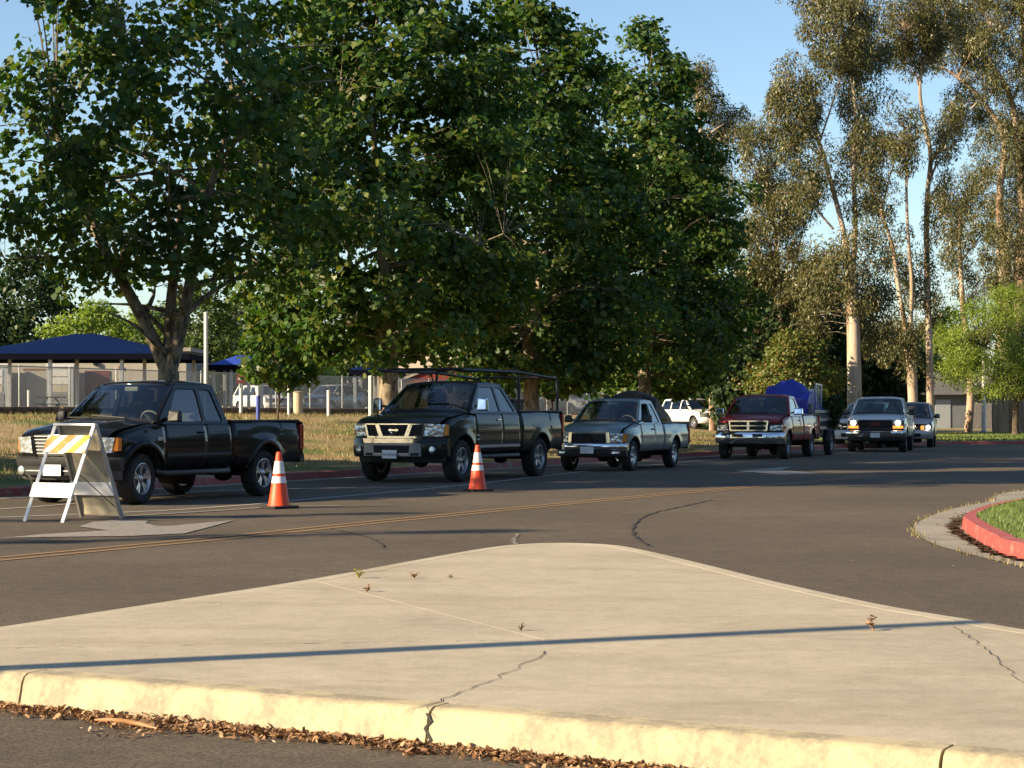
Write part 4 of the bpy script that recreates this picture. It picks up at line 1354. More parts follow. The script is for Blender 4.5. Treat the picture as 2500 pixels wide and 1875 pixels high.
# small young tree in front of the fence
YT = broad(37, 4.4, 1.5, 1.3, 'sycamore_leaf', 70, 42, 0.22, SYC, rmin=0.35, rmax=0.6, trunk_r=0.06)
plant('young_tree', 'young thin-stemmed tree before the fence above the black pickup bed', 'tree', at_px(676, 74), *YT)
plant('young_tree', 'young thin-stemmed tree behind the bed of the charcoal pickup', 'tree', at_px(1352, 84), YT[0], YT[1], 2.0, 1.05)

# unseen trees right of and behind the view, added to darken vehicle reflections
OG = 'unseen trees added for the vehicle reflections'
for i, (x_, y_, T_, rz, sc) in enumerate(((34, 4, MD, 0.2, 1.3), (42, 13, DK, 1.2, 1.5), (38, 22, MD, 2.1, 1.35), (47, 31, DK, 3.3, 1.5), (30, -8, DK, 4.0, 1.4), (22, -22, MD, 5.0, 1.4), (10, -34, DK, 0.7, 1.5), (-3, -42, MD, 1.9, 1.5), (52, 42, MD, 2.9, 1.5), (16, -30, MD, 3.7, 1.4), (3, -40, DK2, 4.9, 1.6), (45, 20, DK2, 1.0, 1.5), (36, -2, DK2, 2.0, 1.5), (44, 52, DK, 0.3, 1.6), (52, 58, MD, 1.3, 1.7), (40, 61, DK, 2.6, 1.6), (56, 68, DK, 3.6, 1.7), (47, 71, MD, 4.4, 1.6), (62, 50, DK, 5.4, 1.7))):
    plant('reflected_tree', 'unseen broad green tree added across the road for the vehicle reflections', 'tree', (x_, y_, -0.06), *T_, rz, sc, OG)

# pale grit on the island and the road
n = 22
px_ = RNG.uniform(0, 2500, n); py_ = RNG.uniform(1345, 1860, n)
V = np.zeros((n, 6, 3))
for k in range(n):
    w = G(px_[k], py_[k])
    on = bool(in_poly(np.array([[w.x, w.y]]), poly)[0])
    zz = IZ + 0.003 if on else 0.002
    r_ = RNG.uniform(0.003, 0.008)
    for j in range(6):
        a = j * math.pi / 3
        V[k, j] = (w.x + math.cos(a) * r_ * RNG.uniform(0.7, 1.2), w.y + math.sin(a) * r_, zz + r_ * (0.8 if j in (1, 2) else 0.2))
struct(link('grit', raw_mesh('grit', V, 6, 'stucco')), 'scattered pale grit on the island and the road', 'grit', 'stuff')

# ------------------------------------------------------------------ vehicles
def round_poly(pts, r, n=3):
    out = []
    m = len(pts)
    for i in range(m):
        p0 = Vector(pts[i - 1]); p1 = Vector(pts[i]); p2 = Vector(pts[(i + 1) % m])
        a = (p0 - p1); b = (p2 - p1)
        rr = min(r, a.length * 0.45, b.length * 0.45)
        qa = p1 + a.normalized() * rr; qb = p1 + b.normalized() * rr
        for k in range(n + 1):
            t = k / n
            out.append(tuple((1 - t) ** 2 * qa + 2 * t * (1 - t) * p1 + t * t * qb))
    return out

class Spec:
    def __init__(self, **k):
        self.__dict__.update(k)

def make_wheel(name, S, root, x, side, steer=0.0):
    """side +1 left, -1 right"""
    Rr = S.R; w = S.tw; rr = S.rim
    t = bpy.data.objects.new(name, None); COL.objects.link(t); t.parent = root
    t.empty_display_size = 0.2
    t.location = (x, side * (S.hw - S.tuck - w / 2), Rr)
    t.rotation_euler = (0, 0, (0 if side > 0 else math.pi) + steer)
    key = ('wheel', S.key)
    if key not in WCACHE:
        mb = MB()
        prof = [(rr, w * 0.40), (rr + 0.02, w * 0.47), (rr + 0.06, w * 0.5), (Rr - 0.045, w * 0.485), (Rr - 0.014, w * 0.44), (Rr - 0.002, w * 0.33), (Rr, 0), (Rr - 0.002, -w * 0.33), (Rr - 0.014, -w * 0.44), (Rr - 0.045, -w * 0.485), (rr + 0.06, -w * 0.5), (rr, -w * 0.4)]
        n = 64
        vs = []; fs = []
        for i, (r, h) in enumerate(prof):
            for k in range(n):
                a = 2 * math.pi * k / n
                r2 = r
                if abs(h) > w * 0.3 and r > Rr - 0.03 and (k // 2) % 2: r2 = r - 0.012
                vs.append((r2 * math.cos(a), h, r2 * math.sin(a)))
        for i in range(len(prof) - 1):
            for k in range(n):
                k2 = (k + 1) % n
                fs.append((i * n + k, i * n + k2, (i + 1) * n + k2, (i + 1) * n + k))
        mb.add(vs, fs)
        tyre = mb.mesh('tyre', 'rubber', 40)
        mb = MB()
        mb.lathe([(rr + 0.004, w * 0.43), (rr - 0.006, w * 0.44), (rr - 0.018, w * 0.40), (rr - 0.03, w * 0.2), (rr - 0.035, -w * 0.38), (rr + 0.004, -w * 0.40)], 40, 'Y')
        mb.f = [f for f in mb.f if len(f) == 4]; mb.m = [0] * len(mb.f)
        # spokes
        ns = S.spokes
        yo = w * S.dish
        for k in range(ns):
            a = 2 * math.pi * k / ns + 0.3
            for dlt in ((-S.split, S.split) if S.split else (0,)):
                ca, sa = math.cos(a + dlt * 0.4), math.sin(a + dlt * 0.4)
                cb, sb = math.cos(a + dlt), math.sin(a + dlt)
                r0 = 0.04; r1 = rr - 0.012
                w0 = S.sw0; w1 = S.sw1
                def q(r, c_, s_, off, y): return (r * c_ - off * s_, y, r * s_ + off * c_)
                bt = [q(r0, ca, sa, -w0, yo - 0.035), q(r0, ca, sa, w0, yo - 0.035), q(r1, cb, sb, w1, yo - 0.02), q(r1, cb, sb, -w1, yo - 0.02)]
                tp = [q(r0, ca, sa, -w0 * 0.8, yo), q(r0, ca, sa, w0 * 0.8, yo), q(r1, cb, sb, w1 * 0.8, yo + 0.025), q(r1, cb, sb, -w1 * 0.8, yo + 0.025)]
                mb.hexa(bt, tp)
        mb.lathe([(0.0, yo + 0.022), (0.035, yo + 0.02), (0.05, yo + 0.008), (0.075, yo - 0.004), (0.08, yo - 0.04)], 20, 'Y')
        rim = mb.mesh('rim', S.rimmat, 40)
        mb = MB(); mb.lathe([(0.0, yo - 0.05), (rr - 0.05, yo - 0.055), (rr - 0.04, -w * 0.3)], 28, 'Y')
        disc = mb.mesh('brake_disc', 'chassis', 40)
        mb = MB()
        for k in range(5):
            a = 2 * math.pi * k / 5
            mb.lathe([(0.011, yo - 0.01), (0.011, yo + 0.012), (0.0, yo + 0.014)], 8, 'Y', (0.055 * math.cos(a), 0, 0.055 * math.sin(a)))
        nuts = mb.mesh('lug_nuts', 'chassis', 40)
        WCACHE[key] = (tyre, rim, disc, nuts)
    for nm, me in zip(('tyre', 'rim', 'brake_disc', 'lug_nuts'), WCACHE[key]):
        link(nm, me, t)
    return t
WCACHE = {}

def vehicle(S, label, cat, name, front_left_wheel, heading, front_fn, group=None):
    """local axes: x forward from the front axle, y to the driver's left, z up"""
    fdirv = Vector((-math.sin(heading), -math.cos(heading), 0))
    left = Vector((-fdirv.y, fdirv.x, 0))
    org = Vector((front_left_wheel[0], front_left_wheel[1], 0)) - left * (S.hw - S.tuck - 0.02)
    root = thing(name, label, cat, org, math.atan2(fdirv.y, fdirv.x), group)
    root['_z'] = 0
    del root['_z']
    hw = S.hw
    xg = S.fo - S.nose_in                # grille plane
    Ra = S.R + S.arch
    zc = S.R + 0.02
    def nose(y):
        return xg - S.nose_c * (min(1.0, abs(y) / hw)) ** S.nose_p
    xn = nose(hw)
    xtail = -(S.wb + S.ro)
    def side_y(x, z):
        y = hw
        t = max(0.0, min(1.0, (x - (xn - 0.8)) / 0.8)); y -= S.ftaper * t ** 2.2
        t = max(0.0, min(1.0, ((xtail + 0.7) - x) / 0.7)); y -= 0.03 * t * t
        u = (z - S.zs) / (S.zb - S.zs)
        y -= 0.05 * max(0.0, (0.30 - u) / 0.30) ** 2
        y -= 0.045 * max(0.0, (u - 0.55) / 0.45) ** 1.6
        y += 0.008 * math.exp(-((u - 0.62) / 0.06) ** 2)
        for ax in (0.0, -S.wb):
            r = math.hypot(x - ax, z - zc)
            y += S.flare * math.exp(-((r - Ra) / S.flw) ** 2)
        return y
    def zbot(x):
        z = S.zs
        for ax in (0.0, -S.wb):
            dx = abs(x - ax)
            if dx < Ra:
                z = max(z, zc + math.sqrt(Ra * Ra - dx * dx))
        if x > Ra: z = max(z, S.zs + S.front_rise)
        if x < -S.wb - Ra: z = max(z, S.zs + 0.04)
        return z
    def stations(x0, x1):
        st = [x0 + (x1 - x0) * i / 14 for i in range(15)]
        for ax in (0.0, -S.wb):
            for k in range(25):
                xx = ax + Ra * math.cos(math.pi * k / 24)
                if min(x0, x1) < xx < max(x0, x1): st.append(xx)
            for e in (-Ra - 0.001, Ra + 0.001):
                if min(x0, x1) < ax + e < max(x0, x1): st.append(ax + e)
        return sorted(set(round(s, 5) for s in st))
    xc = S.xc                             # cowl
    def hood_z(x):
        t = max(0.0, min(1.0, (x - xc) / (xn - xc)))
        return S.zcowl + (S.zhf - S.zcowl) * (t ** 1.5) - S.hood_drop * max(0, (t - 0.8) / 0.2) ** 2
    def top_fender(x):
        return min(hood_z(x) - 0.01, S.zb + 0.02 if x < xc else 9)
    def side_piece(nm, x0, x1, ztop, mat, rnd=0.05, rows=12):
        for s in (1, -1):
            P = []
            for x in stations(x0, x1):
                zb_ = zbot(x); zt = ztop(x)
                row = []
                for k in range(rows + 1):
                    v = k / rows
                    v = v if k < rows - 2 else 1 - (1 - v) * 0.5
                    z = zb_ + (zt - zb_) * v
                    y = side_y(x, z) - rnd * max(0.0, (v - 0.92) / 0.08) ** 2
                    row.append((x, s * y, z))
                P.append(row)
            mb = MB(); mb.grid(P)
            o = mb.build(nm, mat, root, smooth=50)
            sm = o.modifiers.new('thick', 'SOLIDIFY'); sm.thickness = 0.012; sm.offset = -1 if s > 0 else -1
            PARTS.setdefault(nm, []).append(o)
    PARTS = {}
    g = 0.005
    pm = S.paint
    side_piece('fender', S.xdoor + g, xn, top_fender, pm, 0.06)
    side_piece('door', S.xB + g, S.xdoor - g, lambda x: S.zb, pm, 0.02)
    cab_end = S.xcab
    if S.body == 'suv':
        side_piece('rear_door', S.xB2 + g, S.xB - g, lambda x: S.zb, pm, 0.02)
        side_piece('quarter_panel', xtail + 0.05, S.xB2 - g, lambda x: S.zb, pm, 0.02)
    else:
        if S.xB - cab_end > 0.15:
            side_piece('rear_door' if S.ext else 'cab_corner', cab_end, S.xB - g, lambda x: S.zb, pm, 0.02)
        side_piece('bed_side', xtail + 0.02, cab_end - 0.035, lambda x: S.zrail, pm, 0.05)
    # wheel wells
    for ax in (0.0, -S.wb):
        for s in (1, -1):
            mb = MB()
            P = []
            a0 = math.asin(max(-1, min(1, (S.zs - 0.06 - zc) / Ra)))
            for k in range(17):
                a = a0 + (math.pi - 2 * a0) * k / 16
                x = ax + Ra * math.cos(a); z = zc + Ra * math.sin(a)
                P.append([(x, s * (side_y(x, z) - 0.015), z + 0.004), (x, s * (hw - 0.42), z + 0.004)])
            mb.grid(P)
            mb.add([p[1] for p in P], [tuple(range(len(P)))])
            mb.build('wheel_well', 'chassis', root, smooth=50)
    # flare lips
    if S.lip:
        for ax in (0.0, -S.wb):
            for s in (1, -1):
                mb = MB(); P = []
                for k in range(21):
                    a = R(4) + (math.pi - R(8)) * k / 20
                    row = []
                    for (dr, dy) in ((0.0, -0.02), (0.0, 0.018), (0.035, 0.028), (0.075, 0.014), (0.085, -0.01)):
                        x = ax + (Ra + dr) * math.cos(a); z = max(zc + (Ra + dr) * math.sin(a), S.zs - 0.02)
                        row.append((x, s * (side_y(x, z) + dy), z))
                    P.append(row)
                mb.grid(P); mb.build('wheel_arch_flare', S.lip, root, smooth=60)
    # hood
    yh = lambda x: side_y(x, top_fender(x)) - 0.06 - 0.004
    P = []
    for i in range(15):
        t = i / 14
        row = []
        for j in range(21):
            u = -1 + 2 * j / 20
            xx = xc + t * (xn - xc)
            y = u * yh(xx)
            x = xc + t * (nose(y) - xc)
            z = hood_z(xx) + S.crown * (1 - abs(u) ** 2.5) * (1 - 0.5 * t ** 3)
            if S.bulge: z += S.bulge * math.exp(-((abs(u) - 0.55) / 0.1) ** 2) * (1 - t ** 4)
            row.append((x, y, z))
        P.append(row)
    mb = MB(); mb.grid(P)
    # front lip of the hood
    mb.grid([[Vector(q) for q in P[-1]], [Vector(q) + Vector((0.012, 0, -0.02)) for q in P[-1]], [Vector(q) + Vector((0.0, 0, -0.06)) for q in P[-1]]])
    mb.build('hood', pm, root, smooth=50)
    # front panel behind grille and lamps
    P = []
    for j in range(25):
        y = -hw * 0.985 + 1.97 * hw * j / 24
        y = max(-side_y(xn, 0.8), min(side_y(xn, 0.8), y))
        P.append([(nose(y) - 0.05, y, S.zs + 0.02), (nose(y) - 0.03, y, hood_z(xn) - 0.03 + S.crown * 0.5 * (1 - abs(y / hw) ** 2.5))])
    mb = MB(); mb.grid(P); mb.build('front_panel', S.facemat, root, smooth=50)

    # --- cab upper
    yb = hw - 0.05; inset = S.tumble; zt = S.zr - 0.055
    yt = yb - inset
    def yz(z): return yb - inset * (z - S.zb) / (zt - S.zb)
    def xa(z): return S.xA + (S.xAt - S.xA) * (z - S.zb) / (zt - S.zb)
    def xr(z): return S.xRb + (S.xRt - S.xRb) * (z - S.zb) / (zt - S.zb)
    outer = [(S.xA + 0.02, S.zb - 0.015), (S.xAt, zt), (S.xRt, zt), (S.xRb, S.zb - 0.015)]
    z0, z1 = S.zb + 0.012, zt - 0.06
    wins = []
    pill = 0.04
    edges_x = [S.xB]
    w1 = [(xa(z0) - 0.22, z0), (xa(z1) - 0.06, z1), (S.xB + pill, z1), (S.xB + pill, z0)]
    wins.append(w1)
    if S.body == 'suv':
        wins.append([(S.xB - pill, z0), (S.xB - pill, z1), (S.xB2 + pill, z1), (S.xB2 + pill, z0)])
        wins.append([(S.xB2 - pill, z0), (S.xB2 - pill, z1), (xr(z1) + 0.10, z1), (xr(z0) + 0.14, z0)])
    elif S.ext:
        wins.append([(S.xB - pill, z0), (S.xB - pill, z1), (xr(z1) + 0.12, z1 - 0.01), (xr(z0) + 0.13, z0)])
    wins = [round_poly(w, 0.06) for w in wins]
    outr = round_poly(outer, 0.05)
    for s in (1, -1):
        bm = bmesh.new()
        edges = []
        for loop in [outr] + wins:
            vs = [bm.verts.new((x, s * yz(z), z)) for x, z in loop]
            for k in range(len(vs)):
                edges.append(bm.edges.new((vs[k], vs[(k + 1) % len(vs)])))
        bmesh.ops.triangle_fill(bm, edges=edges, use_beauty=True)
        bmesh.ops.recalc_face_normals(bm, faces=bm.faces)
        me = bpy.data.meshes.new('cab_side'); 
        for f in bm.faces:
            if f.normal.y * s < 0: f.normal_flip()
        bm.to_mesh(me); bm.free()
        me.materials.append(MATS[pm])
        o = link('cab_side', me, root)
        sm = o.modifiers.new('thick', 'SOLIDIFY'); sm.thickness = 0.05; sm.offset = -1
        for i, w in enumerate(wins):
            if s > 0 and i == 0 and S.open_window:
                lo = min(z for x, z in w)
                w = [(x, lo + (z - lo) * 0.25) for x, z in w]
            mb = MB()
            mb.add([(x, s * (yz(z) - 0.016), z) for x, z in w], [tuple(range(len(w)))])
            mb.build('side_window', S.sideglass if i == 0 else S.rearglass, root)
            mb = MB()
            ww = wins[i]
            inn = [(Vector(q) + (Vector((sum(a[0] for a in ww) / len(ww), sum(a[1] for a in ww) / len(ww))) - Vector(q)).normalized() * 0.016) for q in ww]
            mb.grid([[(x, s * (yz(z) - 0.012), z) for x, z in ww + ww[:1]], [(q[0], s * (yz(q[1]) - 0.012), q[1]) for q in inn + inn[:1]]])
            mb.build('window_seal', 'black_plastic', root)
    # roof
    P = []
    for i in range(13):
        t = i / 12
        x = S.xAt + (S.xRt - S.xAt) * t
        row = []
        for j in range(17):
            u = -1 + 2 * j / 16
            bow = 0.07 * (1 - u * u) * (1 - t) - 0.02 * (1 - u * u) * t
            z = zt + (S.zr - zt) * (1 - abs(u) ** 4) + 0.018 * math.sin(math.pi * t) - 0.012 * (1 - t) ** 3
            row.append((x + bow, u * yt, z))
        P.append(row)
    rf = MB(); rf.grid(P); ro_ = rf.build('roof', pm, root, smooth=60)
    so = ro_.modifiers.new('thick', 'SOLIDIFY'); so.thickness = 0.03; so.offset = -1
    # windscreen and its frame
    def wpt(u, v):
        top = Vector(P[0][8 + int(0)])
        ub = u * yb; ut = u * yt
        zb_ = S.zcowl + 0.005 + S.crown * (1 - abs(u) ** 2.5)
        xb_ = S.xA + S.wbow * (1 - u * u)
        zt_ = zt + (S.zr - zt) * (1 - abs(u) ** 4) - 0.012
        xt_ = S.xAt + 0.07 * (1 - u * u)
        return Vector((xb_ + (xt_ - xb_) * v, ub + (ut - ub) * v, zb_ + (zt_ - zb_) * v + 0.02 * math.sin(math.pi * v)))
    us = [-1, -0.925] + [-0.925 + 1.85 * k / 12 for k in range(1, 12)] + [0.925, 1]
    vs_ = [0, 0.03] + [0.03 + 0.90 * k / 6 for k in range(1, 6)] + [0.93, 1]
    gl = MB(); fr = MB()
    gl.grid([[wpt(u, v) for u in us[1:-1]] for v in vs_[1:-1]])
    fr.grid([[wpt(u, v) for u in us[:2]] for v in vs_]); fr.grid([[wpt(u, v) for u in us[-2:]] for v in vs_])
    fr.grid([[wpt(u, v) for u in us[1:-1]] for v in vs_[-2:]])
    gl.build('windshield', 'windshield_glass', root, smooth=60)
    fo_ = fr.build('windshield_frame', pm, root, smooth=60)
    so = fo_.modifiers.new('thick', 'SOLIDIFY'); so.thickness = 0.03; so.offset = -1
    cw = MB()
    cw.grid([[wpt(u, 0.03) for u in us[1:-1]], [wpt(u, 0.0) + Vector((0.03, 0, -0.01)) for u in us[1:-1]], [Vector((xc + 0.02, u * yh(xc), S.zcowl + S.crown * (1 - abs(u) ** 2.5) - 0.008)) for u in us[1:-1]]])
    cw.build('cowl', 'black_plastic', root, smooth=60)
    # fender corner between hood, door and windscreen foot
    for s in (1, -1):
        xs_ = [xc + 0.01 + (S.xdoor + g - xc - 0.01) * k / 4 for k in range(5)]
        ft = [Vector((x, s * (side_y(x, top_fender(x)) - 0.06), top_fender(x))) for x in xs_]
        wb0 = [wpt(s, 0.10 * k / 4) + Vector((-0.005, 0, 0)) for k in range(5)]
        wb0[0] = Vector((xc + 0.012, s * (yh(xc) - 0.03), S.zcowl - 0.004))
        mb = MB(); mb.grid([ft, [a.lerp(b, 0.5) + Vector((0, s * 0.008, 0.006)) for a, b in zip(ft, wb0)], wb0]); mb.build('fender_corner', pm, root, smooth=60)
    # wipers
    for yw, ln in ((0.42, 0.62), (-0.18, 0.58)):
        a = wpt(yw / yb, 0.0) + Vector((0.05, 0, 0.02)); b = wpt((yw - ln) / yb * 0.98, 0.07) + Vector((0.03, 0, 0.012))
        mb = MB(); mb.beam(a, b, 0.018, 0.014); mb.build('wiper', 'black_plastic', root)
    # rear wall / rear window
    def rpt(u, v):
        z = S.zb - 0.02 + (zt + (S.zr - zt) * (1 - abs(u) ** 4) * v - S.zb + 0.02) * v
        y = u * (yb + (yt - yb) * v)
        x = S.xRb + (S.xRt - S.xRb) * v - 0.02 * (1 - u * u)
        return Vector((x, y, z))
    us2 = [-1, -0.72] + [-0.72 + 1.44 * k / 6 for k in range(1, 6)] + [0.72, 1]
    vs2 = [0, 0.12, 0.4, 0.7, 0.88, 1]
    gl = MB(); fr = MB()
    gl.grid([[rpt(u, v) for u in us2[1:-1]] for v in vs2[1:-1]])
    fr.grid([[rpt(u, v) for u in us2[:2]] for v in vs2]); fr.grid([[rpt(u, v) for u in us2[-2:]] for v in vs2])
    fr.grid([[rpt(u, v) for u in us2[1:-1]] for v in vs2[:2]]); fr.grid([[rpt(u, v) for u in us2[1:-1]] for v in vs2[-2:]])
    gl.build('rear_window', S.rearglass, root, smooth=60); fr.build('rear_wall', pm, root, smooth=60)
    if S.body != 'suv':
        mb = MB(); mb.box((cab_end + 0.0, 0, (S.zs + S.zb) / 2), (0.03, 2 * hw - 0.14, S.zb - S.zs - 0.06)); mb.build('cab_back', pm, root)
    # interior
    rear_in = xtail + 0.3 if S.body == 'suv' else cab_end + 0.04
    for s in (1, -1):
        mb = MB(); mb.box(((S.xdoor + rear_in) / 2, s * (hw - 0.12), (S.zs + S.zb) / 2 - 0.01), (S.xdoor - rear_in, 0.05, S.zb - S.zs - 0.06)); mb.build('door_trim', 'interior', root, bevel=0.01)
    mb = MB(); mb.box(((S.xdoor + rear_in) / 2, 0, S.zs + 0.03), (S.xdoor - rear_in, 2 * hw - 0.3, 0.05)); mb.build('cab_floor', 'interior', root)
    mb = MB()
    prof = [(S.xA + 0.06, S.zcowl - 0.01), (S.xA - 0.25, S.zcowl + 0.005), (S.xA - 0.42, S.zcowl - 0.06), (S.xA - 0.45, S.zcowl - 0.25), (S.xA - 0.3, S.zcowl - 0.4), (S.xA + 0.06, S.zcowl - 0.4)]
    n_ = len(prof); w_ = hw - 0.16
    mb.add([(x, -w_, z) for x, z in prof] + [(x, w_, z) for x, z in prof], [tuple(range(n_)), tuple(range(2 * n_ - 1, n_ - 1, -1))] + [(i, (i + 1) % n_, n_ + (i + 1) % n_, n_ + i) for i in range(n_)])
    mb.build('dashboard', S.dash, root, bevel=0.02)
    sx = S.xA - 1.05
    for ys in (0.38, -0.38):
        mb = MB(); mb.box((sx + 0.05, ys, S.zs + 0.32), (0.52, 0.52, 0.2)); mb.build('seat_cushion', 'interior', root, bevel=0.05)
        mb = MB(); mb.box((sx - 0.26, ys, S.zs + 0.68), (0.16, 0.50, 0.62), (0, -0.2, 0)); mb.build('seat_back', 'interior', root, bevel=0.06)
        mb = MB(); mb.box((sx - 0.36, ys, S.zs + 1.08), (0.10, 0.27, 0.18), (0, -0.15, 0)); mb.build('headrest', 'interior', root, bevel=0.04)
    # steering wheel
    mb = MB()
    cst = Vector((S.xA - 0.52, 0.38, S.zcowl + 0.0)); tiltm = Euler((0, R(-62), 0)).to_matrix()
    ring = [cst + tiltm @ Vector((0.185 * math.cos(2 * math.pi * k / 28), 0.185 * math.sin(2 * math.pi * k / 28), 0)) for k in range(29)]
    mb.tube(ring, 0.016, 8, caps=False)
    for a in (0, 2.2, 4.1):
        mb.beam(cst, cst + tiltm @ Vector((0.18 * math.cos(a + 1.57), 0.18 * math.sin(a + 1.57), 0)), 0.03, 0.02)
    mb.lathe([(0, 0.02), (0.06, 0.015), (0.06, -0.03)], 14, 'Z', cst)
    mb.build('steering_wheel', S.dash, root, smooth=50)
    # rear-view mirror
    mb = MB(); q = wpt(0.0, 0.80) + Vector((-0.10, 0, -0.01)); mb.box(q, (0.03, 0.24, 0.07)); mb.build('interior_mirror', 'dash_grey', root, bevel=0.015)
    # --- underside
    mb = MB(); mb.box(((xg - 0.25 + xtail + 0.1) / 2, 0, S.zs - 0.0), (xg - 0.25 - xtail - 0.1, 2 * (hw - 0.45), 0.26)); mb.build('chassis_frame', 'chassis', root, bevel=0.02)
    mb = MB(); mb.box(((xg - 0.15 + xc) / 2, 0, (S.zs + S.zcowl) / 2 - 0.02), (xg - 0.15 - xc - 0.1, 2 * (hw - 0.43), S.zcowl - S.zs - 0.16)); mb.build('engine_bay', 'chassis', root)
    for ax in (0, -S.wb):
        mb = MB(); mb.tube([(ax, -hw + 0.25, S.R), (ax, hw - 0.25, S.R)], 0.05, 10); mb.lathe([(0.0, -0.14), (0.12, -0.1), (0.14, 0), (0.12, 0.1), (0.0, 0.14)], 12, 'Y', (ax, 0.1, S.R)); mb.build('axle', 'chassis', root, smooth=50)
    mb = MB(); mb.tube([(-1.2, -0.35, S.zs - 0.16), (xtail + 0.3, -0.4, S.zs - 0.13)], 0.035, 8); mb.lathe([(0.05, -0.3), (0.1, -0.25), (0.1, 0.25), (0.05, 0.3)], 10, 'Y', (-1.9, 0.1, S.zs - 0.17)); mb.build('exhaust', 'chassis', root, smooth=50)
    for ax in (0, -S.wb):
        for s in (1, -1):
            make_wheel('wheel', S, root, ax, s, S.steer if ax == 0 else 0)
    # --- bed
    if S.body != 'suv':
        bx0 = cab_end - 0.05; bx1 = xtail + 0.06
        for s in (1, -1):
            mb = MB(); mb.box(((bx0 + bx1) / 2, s * (hw - 0.13), (S.zrail + S.zs + 0.3) / 2), (bx0 - bx1, 0.02, S.zrail - S.zs - 0.32)); mb.build('bed_inner_wall', S.bedmat, root)
            mb = MB(); mb.box(((bx0 + bx1) / 2, s * (hw - 0.095), S.zrail - 0.005), (bx0 - bx1 + 0.02, 0.105, 0.035)); mb.build('bed_rail_cap', S.capmat, root, bevel=0.012)
        mb = MB(); mb.box(((bx0 + bx1) / 2, 0, S.zs + 0.27), (bx0 - bx1, 2 * hw - 0.3, 0.04)); mb.build('bed_floor', S.bedmat, root)
        mb = MB(); mb.box((bx0 - 0.005, 0, (S.zrail + S.zs + 0.3) / 2 - 0.01), (0.04, 2 * hw - 0.2, S.zrail - S.zs - 0.3)); mb.build('bed_front_wall', pm, root, bevel=0.01)
        mb = MB(); mb.box((xtail + 0.03, 0, (S.zrail + S.zs + 0.16) / 2), (0.05, 2 * hw - 0.30, S.zrail - S.zs - 0.17)); mb.build('tailgate', pm, root, bevel=0.015)
        for s in (1, -1):
            mb = MB(); mb.box((xtail + 0.02, s * (hw - 0.085), (S.zs + 0.12 + S.zrail) / 2), (0.06, 0.13, S.zrail - S.zs - 0.16)); mb.build('rear_corner', pm, root, bevel=0.015)
            mb = MB(); mb.box((xtail + 0.035, s * (hw - 0.062), S.zrail - 0.27), (0.09, 0.12, 0.42)); mb.build('tail_light', 'red_lens', root, bevel=0.02)
    else:
        mb = MB(); mb.box((xtail + 0.06, 0, (S.zs + 0.1 + S.zb) / 2), (0.08, 2 * hw - 0.12, S.zb - S.zs - 0.1)); mb.build('tailgate', pm, root, bevel=0.03)
        for s in (1, -1):
            mb = MB(); mb.box((xtail + 0.08, s * (hw - 0.07), S.zb - 0.2), (0.10, 0.12, 0.36)); mb.build('tail_light', 'red_lens', root, bevel=0.02)
    def sweep_y(name, prof, xb, cc, pw, hwb, mat, n=24, smooth=50):
        P = []
        for j in range(n + 1):
            u = -1 + 2 * j / n
            u = math.copysign(abs(u) ** 0.8, u)
            x = xb - cc * abs(u) ** pw
            P.append([(x + a, u * hwb, z) for a, z in prof])
        mb = MB(); mb.grid([r + r[:1] for r in P]); k = len(prof)
        mb.add(P[0], [tuple(range(k))]); mb.add(P[-1], [tuple(range(k))])
        return mb.build(name, mat, root, smooth=smooth)
    sweep_y('rear_bumper', [(0.0, S.zs + 0.02), (-0.12, S.zs + 0.02), (-0.14, S.zs + 0.08), (-0.12, S.zs + 0.16), (0.0, S.zs + 0.17)], xtail + 0.0, -0.06, 3, hw - 0.04, S.rbmat)
    # mirrors, handles, mouldings
    mz = S.zb + S.mz
    for s in (1, -1):
        mx = S.xA - 0.22
        mb = MB(); mb.beam((mx, s * (yb - 0.01), mz - 0.04), (mx + 0.02, s * (yb + 0.13), mz - 0.02), 0.06, 0.05); mb.build('mirror_arm', 'black_plastic', root, bevel=0.01)
        mb = MB(); mb.hexa([(mx + 0.04, s * (yb + 0.06), mz - S.mh), (mx + 0.10, s * (yb + 0.07), mz - S.mh + 0.01), (mx + 0.09, s * (yb + 0.06 + S.mw), mz - S.mh + 0.02), (mx - 0.02, s * (yb + 0.07 + S.mw), mz - S.mh)],
                           [(mx + 0.04, s * (yb + 0.07), mz + S.mh), (mx + 0.08, s * (yb + 0.08), mz + S.mh - 0.01), (mx + 0.06, s * (yb + 0.05 + S.mw), mz + S.mh - 0.03), (mx - 0.02, s * (yb + 0.06 + S.mw), mz + S.mh)]) ; mo = mb.build('mirror_housing', S.mirmat, root, bevel=0.02, segs=3)
        mb = MB(); mb.add([(mx - 0.026, s * (yb + 0.09), mz - S.mh + 0.02), (mx - 0.026, s * (yb + 0.05 + S.mw), mz - S.mh + 0.02), (mx - 0.026, s * (yb + 0.04 + S.mw), mz + S.mh - 0.02), (mx - 0.026, s * (yb + 0.1), mz + S.mh - 0.02)], [(0, 1, 2, 3)]); mb.build('mirror_glass', 'mirror_face', mo)
        hx = S.xB + 0.16; hz = S.zb - 0.14
        mb = MB(); mb.box((hx, s * (side_y(hx, hz) + 0.012), hz), (0.16, 0.025, 0.035)); mb.build('door_handle', S.handle, root, bevel=0.01)
